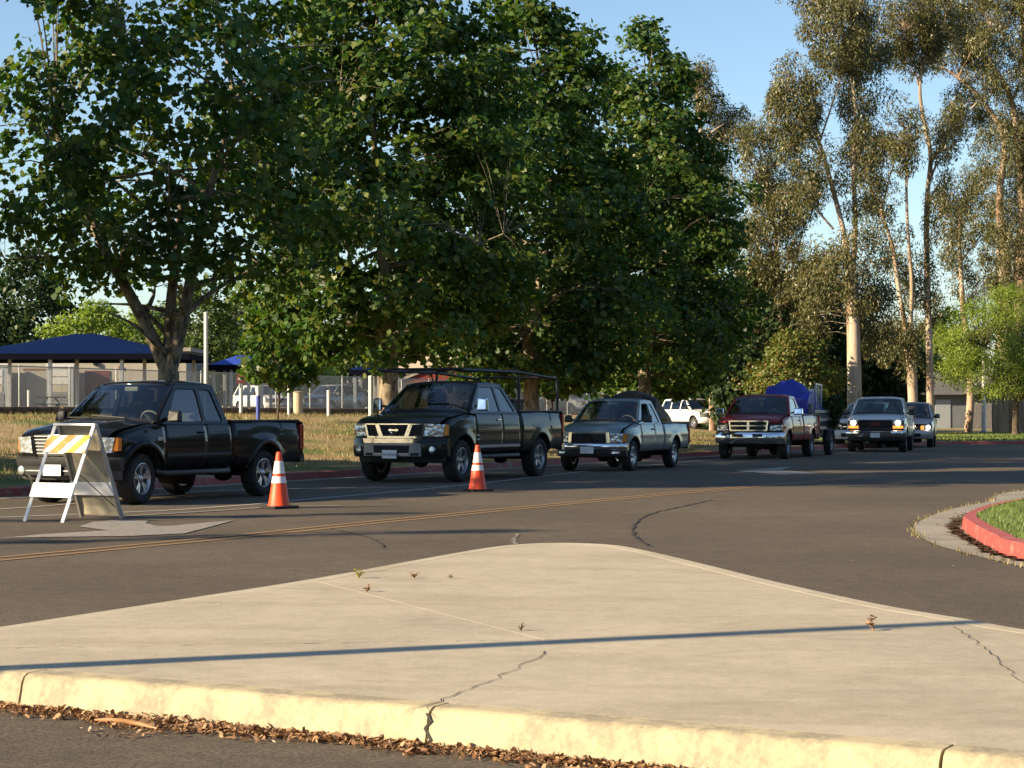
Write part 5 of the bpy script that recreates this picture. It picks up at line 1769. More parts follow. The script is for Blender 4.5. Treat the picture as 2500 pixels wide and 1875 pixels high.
        if S.mould:
            P = []
            z_ = S.zs + S.mould_h
            xs_ = [S.xdoor - 0.02 + (cab_end + 0.03 - S.xdoor) * k / 10 for k in range(11)]
            for x in xs_:
                P.append([(x, s * (side_y(x, z_ - 0.03) + 0.001), z_ - 0.03), (x, s * (side_y(x, z_) + 0.014), z_ - 0.022), (x, s * (side_y(x, z_) + 0.014), z_ + 0.022), (x, s * (side_y(x, z_ + 0.03) + 0.001), z_ + 0.03)])
            mb = MB(); mb.grid(P); mb.build('side_moulding', S.mould, root, smooth=40)
        if S.step:
            mb = MB(); mb.tube([(S.xdoor + 0.12, s * (hw - 0.1), S.zs - 0.02), (S.xdoor, s * (hw + 0.0), S.zs - 0.06), (cab_end + 0.1, s * (hw + 0.0), S.zs - 0.06), (cab_end - 0.02, s * (hw - 0.1), S.zs - 0.02)], 0.04, 8); mb.build('side_step', S.step, root, smooth=60)
    def fpatch(name, corners, proud, depth, mat, parent=None, ny=8, nz=3, bevel=0.0, smooth=50):
        """quad on the curved nose: corners (y,z) bl, br, tr, tl"""
        def bl(a, b):
            q = [Vector(c) for c in corners]
            return q[0].lerp(q[1], a).lerp(q[3].lerp(q[2], a), b)
        F = [[None] * (ny + 1) for _ in range(nz + 1)]; B = [[None] * (ny + 1) for _ in range(nz + 1)]
        for i in range(nz + 1):
            for j in range(ny + 1):
                q = bl(j / ny, i / nz)
                F[i][j] = Vector((nose(q.x) + proud, q.x, q.y)); B[i][j] = Vector((nose(q.x) + proud - depth, q.x, q.y))
        mb = MB(); mb.grid(F)
        for edge in ([(0, j) for j in range(ny + 1)], [(nz, j) for j in range(ny + 1)], [(i, 0) for i in range(nz + 1)], [(i, ny) for i in range(nz + 1)]):
            mb.grid([[F[i][j] for i, j in edge], [B[i][j] for i, j in edge]])
        o = mb.build(name, mat, parent if parent is not None else root, smooth=smooth)
        return o
    def both(name, corners, *a, **k):
        fpatch(name, corners, *a, **k)
        return fpatch(name, [(-y, z) for y, z in (corners[1], corners[0], corners[3], corners[2])], *a, **k)
    def disc(name, y, z, r, proud, mat, depth=0.03):
        mb = MB()
        mb.lathe([(0, 0.008), (r * 0.6, 0.006), (r * 0.92, 0.0), (r, -depth)], 20, 'Z')
        o = mb.build(name, mat, root, smooth=50)
        o.rotation_euler = (0, R(90), 0); o.location = (nose(y) + proud, y, z)
        return o
    def plate(z, xb, text=None, y=0.0):
        mb = MB(); mb.box((xb, y, z), (0.008, 0.31, 0.155)); po = mb.build('licence_plate', 'plate', root, bevel=0.004)
        if text:
            cu = bpy.data.curves.new('plate_text', 'FONT'); cu.body = text; cu.size = 0.085; cu.align_x = 'CENTER'; cu.align_y = 'CENTER'; cu.extrude = 0.001
            dg = bpy.data.objects.new('plate_text', cu)
            COL.objects.link(dg)
            me = bpy.data.meshes.new_from_object(dg.evaluated_get(bpy.context.evaluated_depsgraph_get()))
            COL.objects.unlink(dg); bpy.data.objects.remove(dg)
            me.materials.clear(); me.materials.append(MATS['plate_ink'])
            to = link('plate_text', me, po)
            to.rotation_euler = (R(90), 0, R(90)); to.location = (xb + 0.006, y, z - 0.01)
        return po
    API = Spec(root=root, nose=nose, fpatch=fpatch, both=both, disc=disc, plate=plate, sweep=sweep_y, side_y=side_y, S=S, xn=xn, xg=xg, xtail=xtail, hood_z=hood_z, yb=yb, yt=yt, zt=zt, org=org)
    front_fn(API)
    return API

def text_mesh(body, size, mat, extrude=0.004):
    cu = bpy.data.curves.new('lettering', 'FONT'); cu.body = body; cu.size = size; cu.align_x = 'CENTER'; cu.align_y = 'CENTER'; cu.extrude = extrude
    dg = bpy.data.objects.new('lettering', cu)
    COL.objects.link(dg)
    me = bpy.data.meshes.new_from_object(dg.evaluated_get(bpy.context.evaluated_depsgraph_get()))
    COL.objects.unlink(dg); bpy.data.objects.remove(dg)
    me.materials.clear(); me.materials.append(MATS[mat])
    return me

BASE = dict(tuck=0.02, nose_in=0.10, nose_c=0.22, nose_p=3.5, ftaper=0.07, flare=0.02, flw=0.10, front_rise=0.12, crown=0.05, bulge=0.0, hood_drop=0.05,
            tumble=0.17, wbow=0.20, ext=True, body='pickup', open_window=False, sideglass='side_glass', rearglass='tinted_glass', dash='dash_grey', lip=None, arch=0.06,
            mould=None, mould_h=0.16, step=None, handle='black_plastic', mirmat='black_plastic', rbmat='chrome', bedmat='grey_plastic', capmat='black_plastic', facemat='black_plastic',
            mz=0.10, mh=0.09, mw=0.19, spokes=5, split=0.0, sw0=0.04, sw1=0.05, dish=0.28, rimmat='alloy', steer=0.0)

# --- black compact extended-cab pickup
def front_black(V):
    S = V.S
    zt_ = V.hood_z(V.xn)
    V.fpatch('grille_frame', [(-0.40, 0.70), (0.40, 0.70), (0.46, 1.0), (-0.46, 1.0)], 0.0, 0.06, 'black_plastic')
    for k in range(6):
        z = 0.725 + k * 0.048; w = 0.395 + k * 0.011
        V.fpatch('grille_slat', [(-w, z), (w, z), (w + 0.003, z + 0.014), (-w - 0.003, z + 0.014)], 0.014, 0.03, 'dull_alloy', ny=10, nz=1)
    for s in (-1, 1):
        a = [(s * 0.40, 0.69), (s * 0.425, 0.69), (s * 0.49, 1.01), (s * 0.465, 1.01)]
        if s < 0: a = [a[1], a[0], a[3], a[2]]
        V.fpatch('grille_edge', a, 0.02, 0.05, 'black_paint', ny=2)
    em = MB(); em.lathe([(0, 0.012), (0.07, 0.008), (0.085, 0.0), (0.085, -0.01)], 24, 'Z')
    e = em.build('oval_emblem', 'dull_alloy', V.root, smooth=40); e.scale = (0.55, 1.25, 1); e.rotation_euler = (0, R(90), 0); e.location = (V.nose(0) + 0.035, 0, 0.865)
    V.both('headlight', [(0.475, 0.735), (0.80, 0.745), (0.835, 0.955), (0.52, 0.965)], 0.02, 0.08, 'headlamp')
    V.both('turn_signal', [(0.805, 0.77), (0.872, 0.77), (0.876, 0.95), (0.84, 0.955)], 0.012, 0.08, 'amber_lens')
    V.both('lamp_trim', [(0.44, 0.68), (0.865, 0.68), (0.865, 0.73), (0.44, 0.72)], 0.012, 0.05, 'black_paint')
    V.sweep('front_bumper', [(0.0, 0.50), (0.06, 0.50), (0.11, 0.58), (0.115, 0.65), (0.06, 0.685), (0.0, 0.685)], V.xg + 0.015, 0.30, 3.2, 0.90, 'black_plastic')
    V.sweep('bumper_valance', [(0.0, 0.36), (0.03, 0.36), (0.08, 0.42), (0.085, 0.498), (0.0, 0.498)], V.xg + 0.0, 0.30, 3.2, 0.86, 'grey_plastic')
    V.fpatch('air_intake', [(-0.52, 0.43), (0.52, 0.43), (0.55, 0.55), (-0.55, 0.55)], 0.13, 0.04, 'chassis')
    V.fpatch('intake_bar', [(-0.5, 0.482), (0.5, 0.482), (0.5, 0.50), (-0.5, 0.50)], 0.14, 0.04, 'dull_alloy', nz=1)
    for s in (-1, 1):
        V.disc('fog_lamp_surround', s * 0.64, 0.49, 0.085, 0.095, 'chassis')
        V.disc('fog_lamp', s * 0.64, 0.49, 0.062, 0.107, 'headlamp')
    V.plate(0.50, V.xg + 0.165)
    V.both('tow_hook', [(0.28, 0.33), (0.34, 0.33), (0.34, 0.37), (0.28, 0.37)], 0.08, 0.1, 'chassis', nz=1, ny=2)
    # fender badge
    mb = MB(); mb.box((-0.40, V.side_y(-0.40, 0.93) + 0.006, 0.93), (0.17, 0.008, 0.055)); mb.build('fender_badge', 'aluminium', V.root, bevel=0.004)
    mb = MB(); mb.tube([(-0.25, -0.80, 1.15), (-0.33, -0.80, 1.75)], 0.004, 5); mb.build('antenna', 'steel_dark', V.root)
black = Spec(**{**BASE, **dict(key='black', hw=0.905, wb=3.19, fo=0.85, ro=1.12, R=0.365, tw=0.25, rim=0.225, zs=0.49, zb=1.155, zcowl=1.165, zhf=1.03, zr=1.775, zrail=1.185, xc=-0.36, xA=-0.40, xAt=-1.06, xRt=-2.02, xRb=-2.20, xcab=-2.22, xdoor=-0.52, xB=-1.58,
    paint='black_paint', lip='black_paint', flare=0.03, arch=0.085, mould='steel_dark', mould_h=0.20, step='grey_plastic', spokes=5, split=0.17, sw0=0.022, sw1=0.026, dish=0.30, bulge=0.012, handle='black_paint', rbmat='black_plastic', tumble=0.18, steer=0.10)})
vb = vehicle(black, 'glossy black extended-cab pickup with flared arches behind the A-frame barricade', 'pickup truck', 'pickup_truck', G(347, 1232).xy, R(25.4), front_black, 'vehicles queued along the kerb')

# --- charcoal full-size pickup with ladder rack
def front_charcoal(V):
    r = V.root
    V.fpatch('grille_back', [(-0.56, 0.86), (0.56, 0.86), (0.62, 1.10), (-0.62, 1.10)], -0.01, 0.05, 'chassis', ny=12)
    # chrome frame: bottom rail, top rail, V bars, ends
    V.fpatch('grille_rail', [(-0.58, 0.835), (0.58, 0.835), (0.59, 0.872), (-0.59, 0.872)], 0.03, 0.06, 'chrome', ny=14, nz=1)
    V.fpatch('grille_rail', [(-0.62, 1.085), (0.62, 1.085), (0.62, 1.105), (-0.62, 1.105)], 0.02, 0.05, 'chrome', ny=14, nz=1)
    for s in (1, -1):
        def q(*p):
            p = [(s * y, z) for y, z in p]
            return p if s > 0 else [p[1], p[0], p[3], p[2]]
        V.fpatch('grille_bar', q((0.22, 0.86), (0.31, 0.86), (0.40, 1.095), (0.315, 1.095)), 0.04, 0.06, 'chrome', ny=3)
        V.fpatch('grille_end', q((0.545, 0.86), (0.59, 0.86), (0.655, 1.10), (0.61, 1.10)), 0.03, 0.06, 'chrome', ny=3)
        for k in range(4):
            z = 0.90 + k * 0.05
            V.fpatch('mesh_bar', q((0.33 + k * 0.017, z), (0.55, z), (0.55, z + 0.01), (0.33 + k * 0.017, z + 0.01)), 0.005, 0.02, 'steel_dark', ny=3, nz=1)
        V.disc('fog_lamp', s * 0.77, 0.62, 0.07, 0.09, 'headlamp')
    for k in range(4):
        V.fpatch('mesh_bar', [(-0.22, 0.90 + k * 0.05), (0.22, 0.90 + k * 0.05), (0.22, 0.91 + k * 0.05), (-0.22, 0.91 + k * 0.05)], 0.005, 0.02, 'steel_dark', ny=3, nz=1)
    mb = MB(); mb.lathe([(0.058, 0.0), (0.062, 0.012), (0.075, 0.014), (0.08, 0.0)], 28, 'Z', closed=True); mb.box((0.0, 0, 0.008), (0.034, 0.20, 0.016))
    e = mb.build('ring_emblem', 'chrome', r, smooth=40); e.rotation_euler = (0, R(90), 0); e.location = (V.nose(0) + 0.03, 0, 0.985); e.scale = (0.95, 1.0, 1)
    V.both('headlight', [(0.60, 0.87), (0.93, 0.87), (0.965, 1.09), (0.66, 1.10)], 0.025, 0.10, 'headlamp')
    V.both('turn_signal', [(0.935, 0.885), (0.985, 0.885), (0.988, 1.08), (0.968, 1.085)], 0.02, 0.10, 'amber_lens')
    V.sweep('front_bumper', [(0.0, 0.50), (0.07, 0.48), (0.12, 0.56), (0.125, 0.74), (0.09, 0.825), (0.0, 0.83)], V.xg, 0.34, 3.2, 1.0, 'charcoal_paint')
    V.fpatch('chrome_bumper_bar', [(-0.60, 0.745), (0.60, 0.745), (0.62, 0.828), (-0.62, 0.828)], 0.14, 0.06, 'chrome', ny=14)
    V.fpatch('bumper_centre', [(-0.60, 0.50), (0.60, 0.50), (0.60, 0.742), (-0.60, 0.742)], 0.132, 0.05, 'grey_paint', ny=14)
    V.fpatch('air_intake', [(-0.36, 0.56), (0.36, 0.56), (0.38, 0.70), (-0.38, 0.70)], 0.138, 0.04, 'chassis', ny=10)
    V.fpatch('intake_lip', [(-0.36, 0.535), (0.36, 0.535), (0.365, 0.553), (-0.365, 0.553)], 0.145, 0.04, 'dull_alloy', ny=10, nz=1)
    V.both('lower_vent', [(0.40, 0.51), (0.56, 0.51), (0.56, 0.56), (0.40, 0.56)], 0.138, 0.04, 'chassis', nz=1)
    V.plate(0.535, V.xg + 0.165, '7W50568', -0.02)
    V.sweep('chin', [(0.0, 0.38), (0.05, 0.38), (0.10, 0.49), (0.0, 0.49)], V.xg - 0.04, 0.3, 3.0, 0.9, 'black_plastic')
    for k, zz in enumerate((0.80, 0.88)):
        mb = MB(); mb.box((-0.60, V.side_y(-0.60, zz) + 0.005, zz), (0.15 - 0.05 * k, 0.006, 0.03)); mb.build('fender_badge', 'dull_alloy', r, bevel=0.003)
    # ladder rack
    S = V.S; z0 = S.zrail + 0.01; zr = S.zr + 0.20
    xb0 = S.xcab - 0.12; xb1 = V.xtail + 0.18
    for s in (1, -1):
        y = s * (S.hw - 0.09)
        for x in (xb0, xb1):
            zz = zr if x == xb0 else zr - 0.10
            mb = MB(); mb.tube([(x, y, z0), (x, y, zz - 0.25), (x, y - s * 0.03, zz)], 0.028, 8); mb.build('rack_post', 'steel_dark', r, smooth=60)
            mb = MB(); mb.tube([(x + (0.28 if x == xb0 else -0.0), y - s * 0.03, zz - 0.01), (x, y, zz - 0.40)], 0.014, 6); mb.build('rack_brace', 'steel_dark', r, smooth=60)
        mb = MB(); mb.tube([(0.15 + S.xAt + 0.75, y - s * 0.03, zr), (xb0, y - s * 0.03, zr), (xb1, y - s * 0.03, zr - 0.10)], 0.03, 8); mb.build('rack_rail', 'steel_dark', r, smooth=60)
    for x, zz in ((xb0, zr), (xb1, zr - 0.10), (S.xAt + 0.55, zr), (S.xAt - 0.35, zr)):
        mb = MB(); mb.tube([(x, -(S.hw - 0.12), zz + 0.03), (x, S.hw - 0.12, zz + 0.03)], 0.024, 8); mb.build('rack_crossbar', 'steel_dark', r, smooth=60)
charcoal = Spec(**{**BASE, **dict(key='charcoal', hw=1.025, wb=3.55, fo=0.97, ro=1.20, R=0.405, tw=0.275, rim=0.245, zs=0.53, zb=1.31, zcowl=1.30, zhf=1.17, zr=1.925, zrail=1.345, xc=-0.36, xA=-0.36, xAt=-1.10, xRt=-2.12, xRb=-2.50, xcab=-2.52, xdoor=-0.52, xB=-1.72,
    paint='charcoal_paint', flare=0.025, mould='grey_paint', mould_h=0.13, step='grey_plastic', spokes=5, sw0=0.05, sw1=0.042, dish=0.26, rimmat='dull_alloy', handle='chrome', mirmat='chrome', mz=0.16, mh=0.13, mw=0.20, tumble=0.20, nose_c=0.26, sideglass='tinted_glass')})
vc = vehicle(charcoal, 'dark charcoal extended-cab pickup with chrome grille and overhead ladder rack', 'pickup truck', 'pickup_truck', G(1129, 1177).xy, R(25.0), front_charcoal, 'vehicles queued along the kerb')

# --- silver-green compact pickup
def front_silver(V):
    r = V.root
    V.fpatch('grille_back', [(-0.46, 0.64), (0.46, 0.64), (0.43, 0.86), (-0.43, 0.86)], 0.0, 0.05, 'chassis', ny=10)
    V.fpatch('grille_rail', [(-0.46, 0.845), (0.46, 0.845), (0.44, 0.875), (-0.44, 0.875)], 0.03, 0.06, 'silver_green_paint', ny=12, nz=1)
    for k in range(5):
        V.fpatch('grille_bar', [(-0.32 + k * 0.155, 0.65), (-0.30 + k * 0.155, 0.65), (-0.30 + k * 0.155, 0.845), (-0.32 + k * 0.155, 0.845)], 0.012, 0.03, 'steel_dark', ny=2)
    for s in (1, -1):
        def q(*p):
            p = [(s * y, z) for y, z in p]
            return p if s > 0 else [p[1], p[0], p[3], p[2]]
        V.fpatch('grille_post', q((0.42, 0.645), (0.50, 0.645), (0.475, 0.87), (0.40, 0.87)), 0.03, 0.06, 'chrome', ny=3)
    V.both('headlight', [(0.51, 0.655), (0.745, 0.655), (0.765, 0.845), (0.50, 0.85)], 0.03, 0.09, 'headlamp')
    V.both('turn_signal', [(0.75, 0.66), (0.822, 0.67), (0.828, 0.83), (0.77, 0.84)], 0.018, 0.09, 'amber_lens')
    V.sweep('front_bumper', [(0.0, 0.47), (0.08, 0.47), (0.12, 0.51), (0.12, 0.60), (0.09, 0.63), (0.0, 0.63)], V.xg, 0.28, 3.0, 0.85, 'chrome')
    V.sweep('bumper_valance', [(0.0, 0.33), (0.06, 0.33), (0.09, 0.40), (0.09, 0.468), (0.0, 0.468)], V.xg - 0.01, 0.28, 3.0, 0.82, 'black_plastic')
    V.both('fog_lamp', [(0.55, 0.40), (0.72, 0.40), (0.72, 0.45), (0.55, 0.45)], 0.10, 0.04, 'headlamp', nz=2)
    V.plate(0.48, V.xg + 0.135)
    mb = MB(); mb.lathe([(0.05, 0.0), (0.055, 0.012), (0.066, 0.012), (0.07, 0.0)], 24, 'Z', closed=True); mb.lathe([(0.02, 0.0), (0.022, 0.01), (0.03, 0.01), (0.032, 0.0)], 20, 'Z', closed=True)
    e = mb.build('ring_emblem', 'chrome', r, smooth=40); e.rotation_euler = (0, R(90), 0); e.scale = (0.75, 1.1, 1); e.location = (V.nose(0) + 0.03, 0, 0.755)
silver = Spec(**{**BASE, **dict(key='silver', hw=0.85, wb=3.10, fo=0.80, ro=1.20, R=0.345, tw=0.235, rim=0.20, zs=0.43, zb=1.075, zcowl=1.085, zhf=0.935, zr=1.64, zrail=1.075, xc=-0.36, xA=-0.40, xAt=-1.05, xRt=-1.85, xRb=-2.12, xcab=-2.14, xdoor=-0.50, xB=-1.52,
    paint='silver_green_paint', spokes=5, sw0=0.04, sw1=0.03, dish=0.27, open_window=True, rimmat='alloy', sideglass='side_glass')})
vs3 = vehicle(silver, 'silver-green compact pickup with chrome bumper and a black sheet in its bed', 'pickup truck', 'pickup_truck', G(1546, 1150).xy, R(22.0), front_silver, 'vehicles queued along the kerb')

# --- red full-size pickup
def front_red(V):
    V.fpatch('grille_back', [(-0.50, 0.82), (0.50, 0.82), (0.54, 1.08), (-0.54, 1.08)], 0.03, 0.06, 'chassis', ny=10)
    for (a, b) in ((0.80, 0.84), (1.06, 1.10), (0.935, 0.965)):
        V.fpatch('grille_rail', [(-0.52, a), (0.52, a), (0.53, b), (-0.53, b)], 0.06 if a != 0.935 else 0.05, 0.06, 'chrome', ny=12, nz=1)
    V.fpatch('grille_centre_bar', [(-0.035, 0.82), (0.035, 0.82), (0.035, 1.08), (-0.035, 1.08)], 0.07, 0.06, 'chrome', ny=2)
    V.both('grille_end', [(0.49, 0.81), (0.535, 0.81), (0.57, 1.09), (0.53, 1.09)], 0.062, 0.06, 'chrome', ny=2)
    V.both('headlight', [(0.60, 0.82), (0.94, 0.82), (0.94, 0.97), (0.62, 0.97)], 0.02, 0.08, 'headlamp')
    V.sweep('front_bumper', [(0.0, 0.46), (0.08, 0.45), (0.14, 0.54), (0.15, 0.68), (0.10, 0.76), (0.0, 0.77)], V.xg, 0.34, 3.0, 1.0, 'chrome')
    V.both('bumper_slot', [(0.14, 0.64), (0.42, 0.64), (0.42, 0.72), (0.14, 0.72)], 0.155, 0.05, 'chassis')
    for s in (1, -1): V.disc('fog_lamp', s * 0.58, 0.64, 0.06, 0.16, 'headlamp')
red = Spec(**{**BASE, **dict(key='red', hw=1.0, wb=3.50, fo=0.90, ro=1.20, R=0.385, tw=0.26, rim=0.21, zs=0.50, zb=1.235, zcowl=1.25, zhf=1.13, zr=1.84, zrail=1.27, xc=-0.36, xA=-0.36, xAt=-1.02, xRt=-1.75, xRb=-2.02, xcab=-2.04, xdoor=-0.50, xB=-1.66, ext=False,
    paint='red_paint', spokes=8, sw0=0.03, sw1=0.03, dish=0.15, rimmat='dull_alloy', mould='black_plastic', mould_h=0.22, sideglass='side_glass', nose_c=0.18, mirmat='chrome', mh=0.10, mw=0.26, mz=0.12)})
vr = vehicle(red, 'red full-size pickup with chrome cross grille towing the loaded trailer', 'pickup truck', 'pickup_truck', G(1924, 1121).xy, R(19.5), front_red, 'vehicles queued along the kerb')

# --- white full-size pickup, lights on
def front_white(V):
    V.fpatch('grille_back', [(-0.52, 0.80), (0.52, 0.80), (0.52, 1.06), (-0.52, 1.06)], 0.01, 0.06, 'chassis', ny=10)
    for k in range(4):
        V.fpatch('grille_bar', [(-0.51, 0.825 + 0.06 * k), (0.51, 0.825 + 0.06 * k), (0.51, 0.84 + 0.06 * k), (-0.51, 0.84 + 0.06 * k)], 0.02, 0.03, 'steel_dark', nz=1)
    for a in ((-0.56, 0.775, 0.56, 0.80), (-0.56, 1.06, 0.56, 1.085)):
        V.fpatch('grille_rail', [(a[0], a[1]), (a[2], a[1]), (a[2], a[3]), (a[0], a[3])], 0.03, 0.05, 'grey_plastic', nz=1, ny=12)
    o = link('lettering', text_mesh('GMC', 0.17, 'emblem_red', 0.01), V.root)
    o.rotation_euler = (R(90), 0, R(90)); o.location = (V.nose(0) + 0.05, 0, 0.935)
    V.both('headlight', [(0.57, 0.90), (0.86, 0.90), (0.88, 1.07), (0.58, 1.07)], 0.03, 0.08, 'headlamp')
    for s in (1, -1): V.disc('headlight_bulb', s * 0.73, 0.985, 0.085, 0.05, 'lit_headlamp')
    V.both('turn_signal', [(0.57, 0.80), (0.90, 0.80), (0.90, 0.885), (0.57, 0.885)], 0.02, 0.07, 'lit_amber')
    V.sweep('front_bumper', [(0.0, 0.53), (0.08, 0.52), (0.14, 0.58), (0.14, 0.70), (0.09, 0.74), (0.0, 0.74)], V.xg, 0.32, 3.0, 1.0, 'chrome')
    V.sweep('bumper_valance', [(0.0, 0.38), (0.05, 0.38), (0.09, 0.45), (0.09, 0.518), (0.0, 0.518)], V.xg - 0.02, 0.3, 3.0, 0.92, 'black_plastic')
    V.plate(0.57, V.xg + 0.16)
white = Spec(**{**BASE, **dict(key='white', hw=0.99, wb=3.40, fo=0.92, ro=1.15, R=0.385, tw=0.25, rim=0.205, zs=0.50, zb=1.245, zcowl=1.25, zhf=1.14, zr=1.86, zrail=1.28, xc=-0.36, xA=-0.38, xAt=-1.05, xRt=-1.72, xRb=-1.98, xcab=-2.0, xdoor=-0.50, xB=-1.62, ext=False,
    paint='white_paint', spokes=8, sw0=0.03, sw1=0.03, dish=0.15, rimmat='dull_alloy', nose_c=0.16, mirmat='black_plastic', mh=0.11, mw=0.24, mz=0.10, rearglass='side_glass')})
vw = vehicle(white, 'white full-size pickup with lit headlights and a black grille', 'pickup truck', 'pickup_truck', G(2212, 1103.5).xy, R(15.0), front_white, 'vehicles queued along the kerb')

# --- sport utility vehicles
def front_suv(lit):
    def fn(V):
        zf = V.hood_z(V.xn)
        V.fpatch('grille_back', [(-0.42, zf - 0.26), (0.42, zf - 0.26), (0.44, zf - 0.08), (-0.44, zf - 0.08)], 0.01, 0.05, 'chassis', ny=10)
        V.fpatch('grille_rail', [(-0.42, zf - 0.18), (0.42, zf - 0.18), (0.43, zf - 0.155), (-0.43, zf - 0.155)], 0.03, 0.05, 'chrome', nz=1, ny=10)
        V.both('headlight', [(0.48, zf - 0.25), (0.82, zf - 0.25), (0.84, zf - 0.07), (0.50, zf - 0.07)], 0.02, 0.08, 'headlamp')
        if lit:
            for s in (1, -1):
                V.disc('headlight_bulb', s * 0.72, zf - 0.16, 0.08, 0.04, 'lit_headlamp')
            V.both('turn_signal', [(0.46, zf - 0.24), (0.58, zf - 0.24), (0.58, zf - 0.10), (0.46, zf - 0.10)], 0.03, 0.05, 'lit_amber')
        V.sweep('front_bumper', [(0.0, 0.34), (0.07, 0.34), (0.13, 0.44), (0.13, 0.62), (0.07, 0.68), (0.0, 0.68)], V.xg, 0.30, 3.0, V.S.hw - 0.02, V.S.paint)
        V.fpatch('air_intake', [(-0.45, 0.42), (0.45, 0.42), (0.48, 0.55), (-0.48, 0.55)], 0.14, 0.04, 'chassis', ny=10)
        V.plate(0.56, V.xg + 0.15)
    return fn
SUVB = {**BASE, **dict(hw=0.925, wb=2.75, fo=0.90, ro=0.95, R=0.36, tw=0.24, rim=0.215, zs=0.42, zb=1.10, zcowl=1.10, zhf=0.98, zr=1.74, zrail=1.1, xc=-0.30, xA=-0.32, xAt=-1.05, xRt=-3.30, xRb=-3.60, xcab=-3.62, xdoor=-0.46, xB=-1.45, xB2=-2.45, body='suv', spokes=6, sw0=0.035, sw1=0.04, dish=0.28, rbmat='grey_plastic')}
suv1 = vehicle(Spec(**{**SUVB, **dict(key='suv1', paint='pale_silver_paint')}), 'pale silver sport utility vehicle with lit headlight following the white pickup', 'car', 'parked_car', (16.1, 75.2), R(14.0), front_suv(True))
suv2 = vehicle(Spec(**{**SUVB, **dict(key='suv2', paint='white_paint', zhf=1.02)}), 'white sport utility vehicle half hidden between the trailer and the white pickup', 'car', 'parked_car', (14.0, 74.2), R(26.0), front_suv(False))
# cars on the field side, seen over the grass and through the fence
def place_car(api, x, y, heading):
    fd = Vector((-math.sin(heading), -math.cos(heading), 0))
    api.root.location = (x, y, gz(x, y) + 0.02)
    api.root.rotation_euler = (0, 0, math.atan2(fd.y, fd.x))
suv3 = vehicle(Spec(**{**SUVB, **dict(key='suv2', paint='white_paint')}), 'white sport utility vehicle parked on the field behind the silver-green pickup', 'car', 'parked_car', (0, 0), 0.0, front_suv(False))
q = at_px(1725, 112); place_car(suv3, q[0], q[1], R(-28))
def car_copy(api, label, px, d, heading):
    r = copy_tree(api.root)
    r['label'] = label
    x, y, z = at_px(px, d); r.location = (x, y, z + 0.02)
    fd = Vector((-math.sin(heading), -math.cos(heading), 0)); r.rotation_euler = (0, 0, math.atan2(fd.y, fd.x))
    return r
car_copy(suv3, 'white sport utility vehicle behind the fence beside the blue and white post', 668, 118, R(-35))
suv4 = vehicle(Spec(**{**SUVB, **dict(key='suv2', paint='grey_paint')}), 'grey car behind the fence right of the young thin-stemmed tree', 'car', 'parked_car', (0, 0), 0.0, front_suv(False))
q = at_px(778, 116); place_car(suv4, q[0], q[1], R(30))
car_copy(suv4, 'grey car behind the fence past the bed of the charcoal pickup', 1425, 134, R(-25))
car_copy(suv4, 'grey car parked behind the fence, between the rack posts of the charcoal pickup', 1310, 138, R(40))

# ------------------------------------------------------------------ things in the truck beds
def in_truck(V, p):
    return V.root.matrix_world_local @ Vector(p)
def tmat(V):
    return Matrix.Translation(V.root.location) @ Euler(V.root.rotation_euler).to_matrix().to_4x4()
def wobble_sheet(fn, nu, nv, seed, amp):
    rr = random.Random(seed)
    ph = [rr.uniform(0, 6.28) for _ in range(6)]
    P = []
    for i in range(nu + 1):
        row = []
        for j in range(nv + 1):
            u = i / nu; v = j / nv
            q = Vector(fn(u, v))
            q += Vector((math.sin(7 * u + 5 * v + ph[0]), math.sin(6 * v - 4 * u + ph[1]), math.sin(8 * u * v + 6 * u + ph[2]))) * amp
            row.append(q)
        P.append(row)
    return P
# black sheet standing in the silver-green pickup bed
M = tmat(vs3)
def fsheet(u, v):
    # arch over the bed, from the cab roof down to the tail
    x = -2.25 - 1.55 * u
    z = 1.10 + (0.60 * (1 - u) ** 0.8 + 0.12 * math.sin(math.pi * u)) * (1 - 0.0 * v) + 0.16 * math.exp(-((u - 0.12) / 0.15) ** 2)
    y = 0.62 - 1.30 * v
    return (x, y, z - 0.22 * (2 * v - 1) ** 2)
P = wobble_sheet(fsheet, 22, 14, 3, 0.02)
mb = MB(); mb.grid(P)
edge = [P[i][0] for i in range(23)]
mb.grid([edge, [Vector((q.x, q.y + 0.02, 0.98)) for q in edge]])
edge = [P[i][-1] for i in range(23)]
mb.grid([edge, [Vector((q.x, q.y - 0.02, 0.98)) for q in edge]])
mb.grid([P[-1], [Vector((q.x - 0.02, q.y, 0.98)) for q in P[-1]]])
mb.grid([P[0], [Vector((q.x + 0.0, q.y, 0.98)) for q in P[0]]])
o = mb.build('black_tarp', 'tarp_black', smooth=50); o.matrix_world = M
tag(o, 'black plastic sheet humped over the load in the silver-green pickup bed', 'tarp')
mb = MB(); mb.box((-2.72, 0.70, 0.98), (0.34, 0.2, 0.42)); o = mb.build('cardboard_box', 'cardboard', bevel=0.01); o.matrix_world = M
tag(o, 'small brown box at the side of the silver-green pickup bed', 'box')
# load in the charcoal pickup bed
M = tmat(vc)
mb = MB(); mb.box((-3.5, 0.30, 1.18), (0.55, 0.45, 0.72)); mb.box((-3.5, 0.30, 1.56), (0.6, 0.5, 0.06)); o = mb.build('dark_crate', 'tarp_black', bevel=0.02); o.matrix_world = M
tag(o, 'dark crate standing in the bed of the charcoal pickup', 'crate')
mb = MB(); mb.lathe([(0.0, 0.80), (0.20, 0.81), (0.22, 1.30), (0.20, 1.45), (0.13, 1.50), (0.0, 1.50)], 20, 'Z', (-2.95, 0.35, 0)); o = mb.build('fuel_drum', 'steel_dark', smooth=40); o.matrix_world = M
tag(o, 'small dark drum behind the cab of the charcoal pickup', 'drum')
